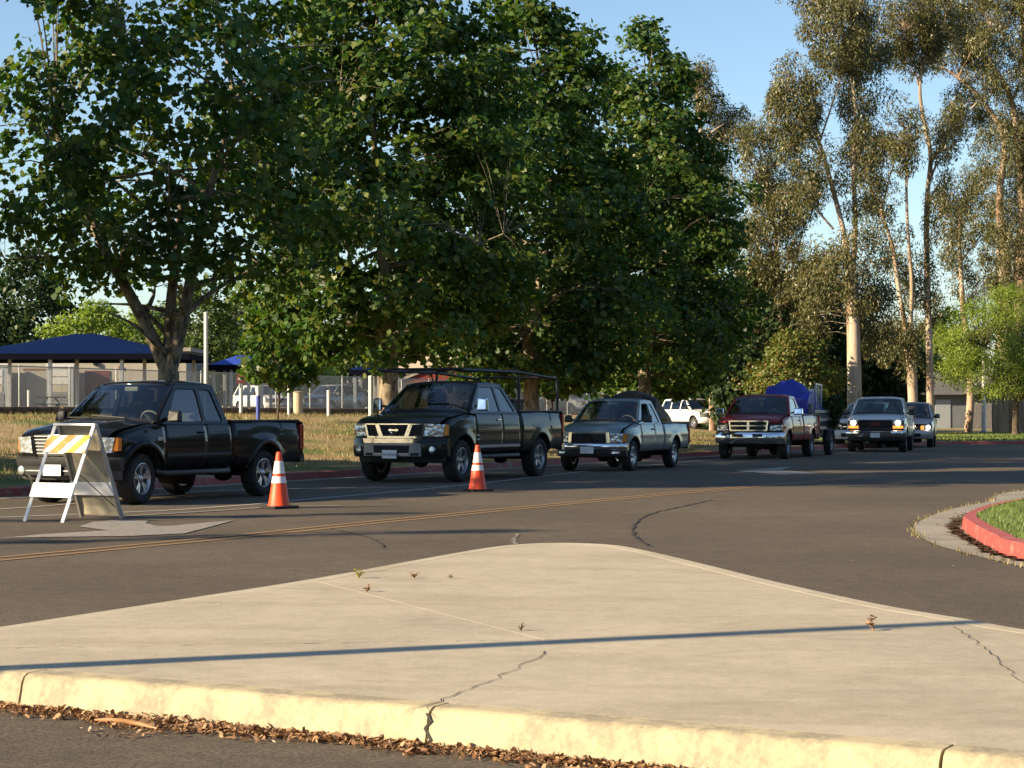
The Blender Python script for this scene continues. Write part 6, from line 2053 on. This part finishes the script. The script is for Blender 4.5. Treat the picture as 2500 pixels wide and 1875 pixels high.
# bags in the red pickup bed
M = tmat(vr)
rr = random.Random(4)
def bag(name, c, r, mat, label, M, seed, cat='bag', squash=0.8):
    rr = random.Random(seed)
    bm = bmesh.new()
    bmesh.ops.create_icosphere(bm, subdivisions=3, radius=1.0)
    ph = [rr.uniform(0, 6.28) for _ in range(6)]
    for v in bm.verts:
        q = v.co.copy()
        k = 1 + 0.13 * math.sin(4 * q.x + ph[0]) * math.sin(5 * q.y + ph[1]) + 0.08 * math.sin(9 * q.z + ph[2] + 4 * q.x)
        v.co = Vector((q.x * r[0], q.y * r[1], max(-0.75, q.z) * r[2])) * k
    me = bpy.data.meshes.new(name); bm.to_mesh(me); bm.free()
    me.polygons.foreach_set('use_smooth', [True] * len(me.polygons)); me.materials.append(MATS[mat])
    o = link(name, me); o.matrix_world = M @ Matrix.Translation(c)
    return tag(o, label, cat)
bag('dark_bag', (-2.55, 0.30, 1.16), (0.42, 0.45, 0.48), 'tarp_black', 'bulging dark bag behind the cab of the red pickup', M, 1)
bag('brown_bundle', (-3.5, 0.1, 1.08), (0.75, 0.62, 0.36), 'brown_debris', 'brown heap of garden waste in the red pickup bed', M, 2, 'heap')

# ------------------------------------------------------------------ loaded trailer behind the red pickup
hd = R(21.0)
fdv = Vector((-math.sin(hd), -math.cos(hd), 0)); lf = Vector((-fdv.y, fdv.x, 0))
wq = G(2030, 1110.5)                                  # near wheel contact
S_t = Spec(**{**BASE, **dict(key='trailer', hw=0.98, tuck=0.0, R=0.36, tw=0.22, rim=0.19, spokes=8, sw0=0.03, sw1=0.03, dish=0.1, rimmat='dull_alloy')})
torg = Vector((wq.x, wq.y, 0)) - lf * 0.96
trailer = thing('utility_trailer', 'grey stake-sided utility trailer hitched to the red pickup', 'trailer', torg, math.atan2(fdv.y, fdv.x))
make_wheel('wheel', S_t, trailer, 0.0, 1); make_wheel('wheel', S_t, trailer, 0.0, -1)
mb = MB(); mb.box((0.1, 0, 0.60), (3.0, 1.5, 0.08)); mb.build('deck', 'stake_steel', trailer, bevel=0.01)
mb = MB(); mb.beam((1.6, 0.5, 0.55), (2.75, 0.0, 0.5), 0.07); mb.beam((1.6, -0.5, 0.55), (2.75, 0.0, 0.5), 0.07); mb.build('tongue', 'steel_dark', trailer)
mb = MB(); mb.tube([(0, -0.85, 0.36), (0, 0.85, 0.36)], 0.04, 8); mb.build('axle', 'chassis', trailer)
for s in (1, -1):
    P = []
    for k in range(11):
        a = math.pi * k / 10
        P.append([(0.44 * math.cos(a), s * 0.76, 0.38 + 0.42 * math.sin(a)), (0.44 * math.cos(a), s * 0.99, 0.38 + 0.42 * math.sin(a))])
    mb = MB(); mb.grid(P); fo = mb.build('mudguard', 'steel_dark', trailer, smooth=60); so = fo.modifiers.new('t', 'SOLIDIFY'); so.thickness = 0.012
    for k in range(9):
        x = -1.38 + k * 0.37
        mb = MB(); mb.beam((x, s * 0.74, 0.62), (x, s * 0.74, 1.35), 0.05, 0.04); mb.build('stake', 'stake_steel', trailer)
    for z in (0.85, 1.1, 1.36):
        mb = MB(); mb.beam((-1.42, s * 0.775, z), (1.62, s * 0.775, z), 0.025, 0.09); mb.build('side_rail', 'stake_steel', trailer)
for x in (-1.42, 1.62):
    for k in range(5):
        y = -0.68 + k * 0.34
        mb = MB(); mb.beam((x, y, 0.62), (x, y, 1.36), 0.05, 0.03); mb.build('end_slat', 'stake_steel', trailer)
mb = MB(); mb.box((1.66, 0.15, 1.15), (0.02, 1.2, 0.9)); mb.build('front_board', 'stake_steel', trailer, bevel=0.005)
TM = Matrix.Translation(torg) @ Euler((0, 0, math.atan2(fdv.y, fdv.x))).to_matrix().to_4x4()
# tall frame with a pale panel
mb = MB(); mb.box((0.95, 0.52, 1.38), (0.5, 0.10, 1.35)); o = mb.build('appliance_panel', 'appliance_white', bevel=0.015); o.matrix_world = TM
tag(o, 'pale dented appliance panel standing on the trailer', 'panel')
fr_t = thing('metal_frame', 'grey rectangular metal frame standing on the trailer', 'frame', TM @ Vector((0.4, 0.60, 0.65)), math.atan2(fdv.y, fdv.x))
for a, b in (((0.25, 0, 0), (0.25, 0, 1.55)), ((-0.55, 0, 0), (-0.55, 0, 1.5)), ((-0.1, 0, 0), (-0.1, 0, 1.52))):
    mb = MB(); mb.beam(a, b, 0.05); mb.build('upright', 'aluminium', fr_t)
mb = MB(); mb.beam((0.3, 0, 1.57), (-0.6, 0, 1.53), 0.05); mb.build('top_rail', 'aluminium', fr_t)
# blue tarp
def ftarp(u, v):
    x = 1.75 - 2.5 * u; y = -0.78 + 1.40 * v
    ridge = max(0.0, 1 - abs(u - 0.30) / 0.42) ** 0.8
    z = 1.42 + 0.92 * ridge * (1 - 0.30 * abs(2 * v - 0.9) ** 1.5) + 0.10 * max(0, 1 - abs(u - 0.75) / 0.2) - 0.12 * u
    z += 0.05 * abs(math.sin(9 * u + 4 * v)) + 0.035 * abs(math.sin(13 * v - 6 * u))
    return (x, y, z)
P = wobble_sheet(ftarp, 30, 22, 8, 0.03)
mb = MB(); mb.grid(P)
for e in ([P[i][0] for i in range(31)], [P[i][-1] for i in range(31)], P[0], P[-1]):
    mb.grid([e, [Vector((q.x, q.y + 0.03 * math.sin(14 * q.x), max(1.28 + 0.12 * math.sin(7 * q.x), q.z - 0.6))) for q in e]])
o = mb.build('blue_tarp', 'tarp_blue', smooth=22); o.matrix_world = TM
tag(o, 'crumpled blue tarp covering the heaped trailer load', 'tarp')
mb = MB(); mb.box((0.15, -0.1, 1.05), (2.3, 1.15, 0.78)); o = mb.build('covered_load', 'brown_debris', bevel=0.08, segs=3); o.matrix_world = TM
tag(o, 'heaped load under the blue tarp on the trailer', 'load')
# leafy branches at the back of the trailer
rngb = np.random.default_rng(77)
pos = np.stack([rngb.uniform(-1.5, -0.35, 60), rngb.uniform(0.1, 0.95, 60), rngb.uniform(0.85, 1.75, 60)], 1)
ow = rngb.normal(0, 1, (60, 3)); ow /= np.linalg.norm(ow, axis=1)[:, None]
o = link('branch_pile', leaves(pos, ow, 45, rngb.uniform(0.15, 0.3, 60), 0.11, OVAL, 'dark_leaf', 'branch_pile', rngb)); o.matrix_world = TM
tag(o, 'dark green cut branches heaped at the tail of the trailer', 'branches')

# ------------------------------------------------------------------ people in the cabs
def person(V, seat_y, label, shirt, seed=0, driving=True):
    S = V.S
    sx = S.xA - 1.05; zs = S.zs + 0.44
    J = {'pel': (sx - 0.12, seat_y, zs + 0.08), 'sp1': (sx - 0.15, seat_y, zs + 0.26), 'sp2': (sx - 0.18, seat_y, zs + 0.44), 'nk': (sx - 0.17, seat_y, zs + 0.56), 'hd0': (sx - 0.15, seat_y, zs + 0.645), 'hd1': (sx - 0.135, seat_y, zs + 0.72), 'hd2': (sx - 0.145, seat_y, zs + 0.80)}
    sw = Vector((S.xA - 0.52, seat_y, S.zcowl))
    E = [('pel', 'sp1'), ('sp1', 'sp2'), ('sp2', 'nk'), ('nk', 'hd0'), ('hd0', 'hd1'), ('hd1', 'hd2')]
    rad = {'pel': 0.15, 'sp1': 0.14, 'sp2': 0.155, 'nk': 0.055, 'hd0': 0.07, 'hd1': 0.088, 'hd2': 0.07}
    for s, n in ((1, 'l'), (-1, 'r')):
        J['sh' + n] = (sx - 0.18, seat_y + s * 0.17, zs + 0.47); rad['sh' + n] = 0.065
        J['el' + n] = (sx + 0.02, seat_y + s * 0.25, zs + 0.24); rad['el' + n] = 0.045
        J['wr' + n] = ((sw.x - 0.06, seat_y + s * 0.15, sw.z + 0.04) if driving else (sx + 0.2, seat_y + s * 0.1, zs + 0.13)); rad['wr' + n] = 0.032
        w = Vector(J['wr' + n])
        J['ha' + n] = tuple(w + Vector((0.06, s * 0.015, 0.02))); rad['ha' + n] = 0.038
        E += [('sp2', 'sh' + n), ('sh' + n, 'el' + n), ('el' + n, 'wr' + n), ('wr' + n, 'ha' + n)]
        for k in range(4):
            f1 = 'f%d%s' % (k, n); f2 = 'g%d%s' % (k, n)
            J[f1] = tuple(w + Vector((0.095 - 0.008 * abs(k - 1), s * (0.02 - 0.02 * k + 0.03), 0.03))); J[f2] = tuple(w + Vector((0.105 - 0.01 * abs(k - 1), s * (0.05 - 0.02 * k), -0.005)))
            rad[f1] = 0.0095; rad[f2] = 0.0085
            E += [('ha' + n, f1), (f1, f2)]
        J['th' + n] = tuple(w + Vector((0.05, -s * 0.035, 0.035))); rad['th' + n] = 0.010
        E += [('wr' + n, 'th' + n)]
        J['hp' + n] = (sx - 0.06, seat_y + s * 0.09, zs + 0.07); rad['hp' + n] = 0.10
        J['kn' + n] = (sx + 0.36, seat_y + s * 0.14, zs + 0.10); rad['kn' + n] = 0.07
        J['an' + n] = (sx + 0.60, seat_y + s * 0.13, zs - 0.27); rad['an' + n] = 0.045
        J['to' + n] = (sx + 0.76, seat_y + s * 0.13, zs - 0.30); rad['to' + n] = 0.04
        E += [('pel', 'hp' + n), ('hp' + n, 'kn' + n), ('kn' + n, 'an' + n), ('an' + n, 'to' + n)]
    keys = list(J); ix = {k: i for i, k in enumerate(keys)}
    me = bpy.data.meshes.new('person_skeleton')
    me.from_pydata([J[k] for k in keys], [(ix[a], ix[b]) for a, b in E], [])
    o = bpy.data.objects.new('person', me); COL.objects.link(o)
    o.modifiers.new('skin', 'SKIN')
    me.skin_vertices or None
    for k in keys:
        sv = me.skin_vertices[0].data[ix[k]]; sv.radius = (rad[k], rad[k] * (0.78 if k in ('sp1', 'sp2', 'pel') else 1.0)); sv.use_root = (k == 'pel')
    sb = o.modifiers.new('sub', 'SUBSURF'); sb.levels = 1; sb.render_levels = 1
    dg = bpy.context.evaluated_depsgraph_get()
    m2 = bpy.data.meshes.new_from_object(o.evaluated_get(dg))
    bpy.data.objects.remove(o)
    m2.materials.clear()
    for mm in ('skin', shirt, 'trousers'): m2.materials.append(MATS[mm])
    for pl in m2.polygons:
        c = pl.center
        pl.use_smooth = True
        if c.z > zs + 0.55 and abs(c.y - seat_y) < 0.12 and c.x < sx + 0.05: pl.material_index = 0
        elif c.x > sx + 0.12 and c.z > zs + 0.16: pl.material_index = 0
        elif c.z < zs + 0.17 and c.x > sx - 0.02: pl.material_index = 2
        elif c.z < zs + 0.05: pl.material_index = 2
        else: pl.material_index = 1
    p = link('person', m2)
    p.matrix_world = tmat(V)
    tag(p, label, 'person')
    hm = MB()
    hc = Vector((sx - 0.15, seat_y, zs + 0.765))
    hm.lathe([(0.0, 0.095), (0.05, 0.085), (0.085, 0.05), (0.097, 0.0), (0.092, -0.04)], 18, 'Z', hc + Vector((-0.012, 0, 0)))
    hm.build('hair', 'hair', p, smooth=60)
    fm = MB()
    fm.hexa([hc + Vector(q) for q in ((0.085, -0.014, -0.055), (0.115, -0.010, -0.06), (0.115, 0.010, -0.06), (0.085, 0.014, -0.055))], [hc + Vector(q) for q in ((0.088, -0.008, -0.005), (0.096, -0.006, -0.005), (0.096, 0.006, -0.005), (0.088, 0.008, -0.005))])
    fm.build('nose', 'skin', p, bevel=0.004)
    for s in (1, -1):
        em = MB(); em.lathe([(0.0, 0.006), (0.012, 0.0), (0.0, -0.004)], 8, 'Z', hc + Vector((0.087, s * 0.032, -0.01))); em.build('eye', 'hair', p)
        em = MB(); em.box(hc + Vector((-0.005, s * 0.096, -0.03)), (0.03, 0.014, 0.055)); em.build('ear', 'skin', p, bevel=0.006)
    em = MB(); em.box(hc + Vector((0.084, 0, -0.085)), (0.012, 0.045, 0.008)); em.build('mouth', 'emblem_red', p)
    return p
person(vs3, 0.38, 'person in a dark blue shirt at the wheel of the silver-green pickup', 'shirt_blue')
person(vs3, -0.38, 'passenger in a grey shirt in the silver-green pickup', 'shirt_grey', driving=False)
person(vw, 0.38, 'person in a grey shirt at the wheel of the white pickup', 'shirt_grey')
M = tmat(vw)
mb = MB(); mb.hexa([(-0.50, -0.55, 1.285), (-0.72, -0.55, 1.285), (-0.72, 0.05, 1.285), (-0.50, 0.05, 1.285)], [(-0.53, -0.50, 1.32), (-0.70, -0.52, 1.34), (-0.69, 0.0, 1.31), (-0.54, 0.0, 1.325)])
o = mb.build('safety_vest', 'hivis', bevel=0.01); o.matrix_world = M
tag(o, 'folded yellow-green safety vest on the dashboard of the white pickup', 'vest')

# ------------------------------------------------------------------ chain link fence
def fence_x(y): return -16.7 + (y - 80.0) * 0.483
fence = thing('chain_link_fence', 'long galvanised chain link fence along the top of the field', 'fence', (fence_x(80), 80, gz(fence_x(80), 80)))
FI = Matrix.Translation(-Vector(fence.location))
def fpart(mb, name, mat, smooth=None, kind=None):
    o = mb.build(name, mat, fence, smooth=smooth); o.matrix_parent_inverse = FI
    if kind: o['kind'] = kind
    return o
FH = 1.85
fys = [70 + k * 2.72 for k in range(24)]
fpp = [Vector((fence_x(y), y, gz(fence_x(y), y))) for y in fys]
for q in fpp:
    mb = MB(); mb.lathe([(0.035, -0.1), (0.035, FH + 0.03), (0.028, FH + 0.06), (0.0, FH + 0.07)], 10, 'Z', q); fpart(mb, 'post', 'galvanised', 50)
mb = MB(); mb.tube([q + Vector((0, 0, FH)) for q in fpp], 0.024, 8); fpart(mb, 'top_rail', 'galvanised', 60)
mb = MB(); mb.tube([q + Vector((0, 0, 0.06)) for q in fpp], 0.008, 5); fpart(mb, 'bottom_wire', 'galvanised', 60)
# wires of the mesh
a0 = fpp[0]; a1 = fpp[-1]
Ltot = (a1 - a0).xy.length
n = int(Ltot / 0.085)
V = []
dvec = (a1 - a0).xy / Ltot
for sgn in (1, -1):
    s0 = np.arange(n) * 0.085
    s1 = s0 + sgn * (FH - 0.06)
    for s_a, s_b in zip(s0, s1):
        za, zb_ = 0.05, FH
        ca, cb = np.clip([s_a, s_b], 0, Ltot)
        if abs(s_b - s_a) < 1e-6: continue
        zb_ = za + (zb_ - za) * abs(cb - s_a) / abs(s_b - s_a)
        def w(s, z):
            y = 70 + (fys[-1] - 70) * s / Ltot; x = fence_x(y)
            return np.array([x, y, gz(x, y) + z])
        pa, pb = w(ca, za), w(cb, zb_)
        t = 0.0045
        V.append([pa + [-t, 0, t], pa + [t, 0, -t], pb + [t, 0, -t], pb + [-t, 0, t]])
me = raw_mesh('wire_mesh', np.array(V), 4, 'galvanised')
o = link('wire_mesh', me, fence); o.matrix_parent_inverse = FI; o['kind'] = 'stuff'
# log edging below the fence
for i, (ya, yb_) in enumerate(((69, 74.5), (74.6, 80.2), (80.3, 86), (86.1, 92), (92.1, 98), (98.1, 104), (104.1, 110))):
    pts = [Vector((fence_x(y) + 2.2, y, gz(fence_x(y) + 2.2, y) + 0.13)) for y in (ya, (ya + yb_) / 2, yb_)]
    t_ = thing('edging_log', 'weathered brown log laid end to end below the chain link fence', 'log', pts[0] - Vector((0, 0, 0.13)), 0, 'edging logs below the fence')
    mb = MB(); mb.tube([q - pts[0] + Vector((0, 0, 0.13)) for q in pts], [0.17, 0.16, 0.17], 10); mb.build('log_body', 'log_wood', t_, smooth=60)

# ------------------------------------------------------------------ posts and bollards before the fence
def post(px, d, ytop, r, mats, label, name='post', cat='post', ybot=None):
    x, y, z = at_px(px, d)
    top = A(px, ytop, d).z
    t = thing(name, label, cat, (x, y, z))
    zs_ = [0] + [ (A(px, yy, d).z - z) for yy, _ in mats[:-1]] + [top - z]
    for k, (_, m_) in enumerate(mats):
        mb = MB(); mb.lathe([(r, zs_[k]), (r, zs_[k + 1])], 14); mb.build('shaft_section', m_, t, smooth=40)
    mb = MB(); mb.lathe([(r * 1.15, top - z), (r * 1.15, top - z + 0.03), (0, top - z + 0.05)], 14); mb.build('cap', mats[-1][1], t, smooth=40)
    return t
post(503, 70, 765, 0.075, [(None, 'white_steel')], 'tall white steel pole between the forked sycamore and the fence', 'white_pole', 'pole')
post(1492, 80, 922, 0.07, [(None, 'white_steel')], 'tall white pole behind the silver-green pickup roof', 'white_pole', 'pole')
post(630, 72, 945, 0.075, [(966, 'blue_steel'), (None, 'white_steel')], 'blue and white banded post behind the black pickup bed', 'banded_post')
post(588, 84, 950, 0.07, [(None, 'white_steel')], 'short white bollard left of the blue and white banded post', 'bollard', 'bollard')
post(705, 84, 940, 0.06, [(None, 'white_steel')], 'slim white bollard right of the young thin-stemmed tree', 'bollard', 'bollard')
post(728, 88, 958, 0.22, [(None, 'stucco_tan')], 'stout tan bollard right of the slim white bollard', 'bollard', 'bollard')
post(802, 84, 955, 0.07, [(None, 'white_steel')], 'white bollard half hidden by low sycamore leaves', 'bollard', 'bollard')
post(70, 84, 955, 0.06, [(None, 'white_steel')], 'white bollard beside the dark picnic table', 'bollard', 'bollard')
post(905, 70, 920, 0.075, [(None, 'white_steel')], 'white post standing left of the charcoal pickup windscreen', 'white_pole', 'pole')
# square sign on the fence
x, y, z = at_px(589, 86.2)
s_t = thing('fence_sign', 'small dull red notice board hung on the fence', 'sign', (x, y, z))
zz = A(589, 925, 86.2).z - z
mb = MB(); mb.box((0, 0, zz), (0.40, 0.02, 0.42)); mb.build('board', 'door_maroon', s_t, bevel=0.01)
mb = MB(); mb.box((0, -0.014, zz), (0.30, 0.006, 0.10)); mb.build('pale_strip', 'stucco', s_t)

# ------------------------------------------------------------------ picnic table
x, y, z = at_px(125, 86)
pt = thing('picnic_table', 'black picnic table under the large blue canopy', 'table', (x, y, z), 0.1)
mb = MB(); mb.box((0, 0, 0.75), (1.25, 0.75, 0.05)); mb.build('top', 'steel_dark', pt, bevel=0.01)
for s in (1, -1):
    mb = MB(); mb.box((0, s * 0.65, 0.45), (1.25, 0.26, 0.04)); mb.build('bench', 'steel_dark', pt, bevel=0.01)
    mb = MB(); mb.tube([(s * 0.15, 0, 0.72), (s * 0.35, 0, 0.5), (s * 0.15, 0, 0.25), (s * 0.12, 0, 0.0)], 0.04, 8); mb.build('leg', 'steel_dark', pt, smooth=60)
    mb = MB(); mb.tube([(s * 0.3, -0.65, 0.43), (s * 0.2, 0, 0.3), (s * 0.3, 0.65, 0.43)], 0.03, 8); mb.build('bench_arm', 'steel_dark', pt, smooth=60)

# ------------------------------------------------------------------ shade canopies
def canopy(px0, px1, d, depth, y_eave, y_top, top_frac, mat, label, posts=True):
    x0 = A(px0, 1000, d).x; x1 = A(px1, 1000, d).x
    cx = (x0 + x1) / 2
    z = gz(cx, d)
    t = thing('shade_canopy', label, 'canopy', (cx, d, z))
    w = (x1 - x0) / 2; ze = A(0, y_eave, d).z - z; zt_ = A(0, y_top, d).z - z
    P = []
    nu, nv = 12, 10
    hr = w * top_frac
    # hip roof with sagging fabric between ridge and eaves
    def hip(u, v):
        x = u * w; yv = v * depth / 2
        f = max(0.0, min(1.0, min((w - abs(x)) / (w - hr), (1 - abs(v)))))
        return (x, yv, ze + (zt_ - ze) * (f ** 1.12))
    us = [-1 + 2 * k / 20 for k in range(21)]; vs = [-1 + 2 * k / 12 for k in range(13)]
    mb = MB(); mb.grid([[hip(u, v) for u in us] for v in vs]); mb.build('fabric_roof', mat, t, smooth=25)
    for v in (-1, 1):
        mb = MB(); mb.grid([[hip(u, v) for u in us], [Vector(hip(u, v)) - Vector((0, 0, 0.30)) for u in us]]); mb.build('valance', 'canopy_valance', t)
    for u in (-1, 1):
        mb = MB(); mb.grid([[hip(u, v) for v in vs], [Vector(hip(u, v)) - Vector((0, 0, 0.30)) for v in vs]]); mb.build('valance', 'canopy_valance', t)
    if posts:
        for u in (-0.78, -0.18, 0.42, 0.86):
            for v in (-0.85, 0.85):
                mb = MB(); mb.beam((u * w, v * depth / 2, 0), (u * w, v * depth / 2, ze), 0.17); mb.build('post', 'aluminium', t, bevel=0.01)
    return t
canopy(-75, 490, 99, 7.0, 868, 815, 0.12, 'canopy_blue', 'large dark blue hipped shade canopy left of the forked sycamore')
canopy(520, 660, 112, 5.0, 893, 868, 0.2, 'canopy_bright_blue', 'small bright blue shade canopy right of the white pole')
canopy(860, 985, 118, 5.0, 905, 872, 0.2, 'canopy_blue', 'dark blue shade canopy beside the tan building')

# ------------------------------------------------------------------ buildings
def bpart_box(t, name, c, s, mat, bevel=0.0):
    mb = MB(); mb.box(c, s); return mb.build(name, mat, t, bevel=bevel)
x, y, z = at_px(190, 106)
bld = thing('utility_building', 'flat grey-beige utility building with maroon door under the large blue canopy', 'building', (x, y, z))
bpart_box(bld, 'wall', (-0.5, 3, 1.7), (12.6, 5.5, 3.4), 'stucco')
bpart_box(bld, 'roof', (-0.5, 3, 3.5), (13.2, 6.1, 0.2), 'roof_shingle')
bpart_box(bld, 'door', (1.0, 0.23, 1.2), (1.35, 0.06, 2.3), 'door_maroon', 0.01)
bpart_box(bld, 'door', (-2.3, 0.23, 1.2), (1.2, 0.06, 2.3), 'door_grey', 0.01)
bpart_box(bld, 'door_frame', (-2.3, 0.225, 2.42), (1.4, 0.04, 0.10), 'brown_debris')
bpart_box(bld, 'wall_lamp', (0.9, 0.16, 2.75), (0.22, 0.18, 0.22), 'steel_dark', 0.03)
bpart_box(bld, 'alarm_bell', (2.25, 0.20, 2.5), (0.18, 0.10, 0.18), 'gable_red', 0.02)
for k, xx in enumerate((-4.25, -0.75)):
    v_ = thing('vending_kiosk', ('pale shuttered kiosk farther from the maroon door of the utility building', 'pale shuttered kiosk next to the maroon door of the utility building')[k], 'kiosk', (x + xx, y - 0.8, z), 0, 'shuttered kiosks')
    bpart_box(v_, 'body', (0, 0.3, 1.35), (1.45, 0.7, 2.7), 'pale_panel', 0.02)
    bpart_box(v_, 'header', (0, -0.06, 2.62), (1.5, 0.08, 0.18), 'appliance_white', 0.01)
    for j in range(3):
        bpart_box(v_, 'panel', (-0.1, -0.06, 2.2 - j * 0.42), (1.05, 0.03, 0.36), 'appliance_white' if j < 2 else 'stucco', 0.01)
    for j in range(2):
        bpart_box(v_, 'lower_panel', (-0.1, -0.06, 0.9 - j * 0.5), (1.2, 0.03, 0.44), 'house_wall', 0.01)
# tan building with a red gable
x, y, z = at_px(1040, 128)
tb = thing('tan_building', 'tan building with a dark red gable end behind the charcoal pickup', 'building', (x, y, z))
bpart_box(tb, 'wall', (0, 3.5, 1.45), (7.2, 7, 2.9), 'stucco_tan')
gy = -0.35
mb = MB(); mb.add([(-1.7, gy, 2.05), (4.3, gy, 2.05), (1.3, gy, 3.25), (-1.7, gy + 3, 2.05), (4.3, gy + 3, 2.05), (1.3, gy + 3, 3.25)], [(0, 1, 2), (3, 5, 4), (0, 3, 4, 1), (0, 2, 5, 3), (1, 4, 5, 2)]); mb.build('gable', 'gable_red', tb)
for s in (-1, 1):
    mb = MB(); mb.hexa([(1.3, gy - 0.15, 3.28), (1.3, gy + 3.2, 3.28), (1.3 + s * 3.5, gy + 3.2, 1.94), (1.3 + s * 3.5, gy - 0.15, 1.94)], [(1.3, gy - 0.15, 3.44), (1.3, gy + 3.2, 3.44), (1.3 + s * 3.5, gy + 3.2, 2.10), (1.3 + s * 3.5, gy - 0.15, 2.10)]); mb.build('roof_slope', 'roof_shingle', tb)
mb = MB(); mb.add([(-4.0, -0.5, 2.9), (4.0, -0.5, 2.9), (4.0, 7.5, 2.9), (-4.0, 7.5, 2.9), (-2.6, 3.5, 4.0), (2.6, 3.5, 4.0)], [(0, 1, 5, 4), (1, 2, 5), (2, 3, 4, 5), (3, 0, 4), (0, 3, 2, 1)]); mb.build('roof', 'stucco_tan', tb)
bpart_box(tb, 'window', (2.6, -0.02, 1.5), (1.2, 0.06, 1.0), 'house_wall', 0.01)
bpart_box(tb, 'door', (0.6, -0.02, 1.05), (1.0, 0.06, 2.1), 'door_maroon', 0.01)
# grey house on the right
x, y, z = at_px(2400, 142)
hs = thing('grey_house', 'low dark grey house behind the far lawn and lamp post', 'house', (x, y, z))
bpart_box(hs, 'wall', (0, 4, 1.3), (11, 8, 2.6), 'house_wall')
mb = MB(); mb.add([(-6.2, -0.7, 2.45), (6.2, -0.7, 2.45), (6.2, 8.7, 2.45), (-6.2, 8.7, 2.45), (-6.2, 4, 4.3), (6.2, 4, 4.3)], [(0, 1, 5, 4), (1, 2, 5), (2, 3, 4, 5), (3, 0, 4), (0, 3, 2, 1)]); mb.build('roof', 'house_roof', hs)
mb = MB(); mb.add([(-1.6, -1.2, 2.5), (3.2, -1.2, 2.5), (0.8, -1.2, 3.9), (0.8, 4, 3.9), (-1.6, 4, 2.5), (3.2, 4, 2.5)], [(0, 1, 2), (0, 2, 3, 4), (1, 5, 3, 2)]); mb.build('front_gable', 'fence_board', hs)
bpart_box(hs, 'gable_vent', (0.5, -1.23, 3.0), (0.35, 0.05, 0.5), 'appliance_white')
bpart_box(hs, 'door', (-2.9, -0.03, 1.05), (1.1, 0.06, 2.1), 'pale_panel', 0.01)
bpart_box(hs, 'window', (-4.4, -0.03, 1.5), (0.9, 0.06, 1.2), 'pale_panel', 0.01)
bpart_box(hs, 'garage_door', (3.6, -0.03, 1.1), (2.6, 0.06, 2.2), 'garage_door', 0.01)
# board fence beside the house
bf = thing('board_fence', 'dark weathered board fence before the grey house', 'fence', (x - 0.2, y - 3.0, z))
for k in range(30):
    bpart_box(bf, 'board', (-1.2 + k * 0.155, random.uniform(-0.006, 0.006), 0.92 + random.uniform(-0.02, 0.02)), (0.145, 0.025, 1.84), 'fence_board')
bpart_box(bf, 'rail', (1.05, 0.045, 0.4), (4.7, 0.05, 0.09), 'fence_board'); bpart_box(bf, 'rail', (1.05, 0.045, 1.5), (4.7, 0.05, 0.09), 'fence_board')

# ------------------------------------------------------------------ street lamp on the far verge
x, y, z = at_px(2402, 116)
lp = thing('street_lamp', 'pale street lamp with a curved arm on the far verge', 'street lamp', (x, y, z))
ht = A(2405, 672, 116).z - z
mb = MB(); mb.lathe([(0.14, 0), (0.13, 0.3), (0.085, ht)], 16); mb.build('pole', 'white_steel', lp, smooth=40)
mb = MB(); mb.lathe([(0.22, 0), (0.22, 0.08), (0.16, 0.14)], 16); mb.build('base', 'galvanised', lp, smooth=40)
mb = MB(); mb.tube(smooth_path([(0, 0, ht - 0.15), (0.7, 0, ht + 0.25), (1.6, 0, ht + 0.55), (2.5, 0, ht + 0.62)], 4), 0.045, 8); mb.build('arm', 'galvanised', lp, smooth=60)
hd_ = MB(); hd_.hexa([(2.4, -0.13, ht + 0.54), (3.1, -0.10, ht + 0.56), (3.1, 0.10, ht + 0.56), (2.4, 0.13, ht + 0.54)], [(2.45, -0.09, ht + 0.70), (3.05, -0.06, ht + 0.68), (3.05, 0.06, ht + 0.68), (2.45, 0.09, ht + 0.70)]); hd_.build('lamp_head', 'galvanised', lp, bevel=0.03)
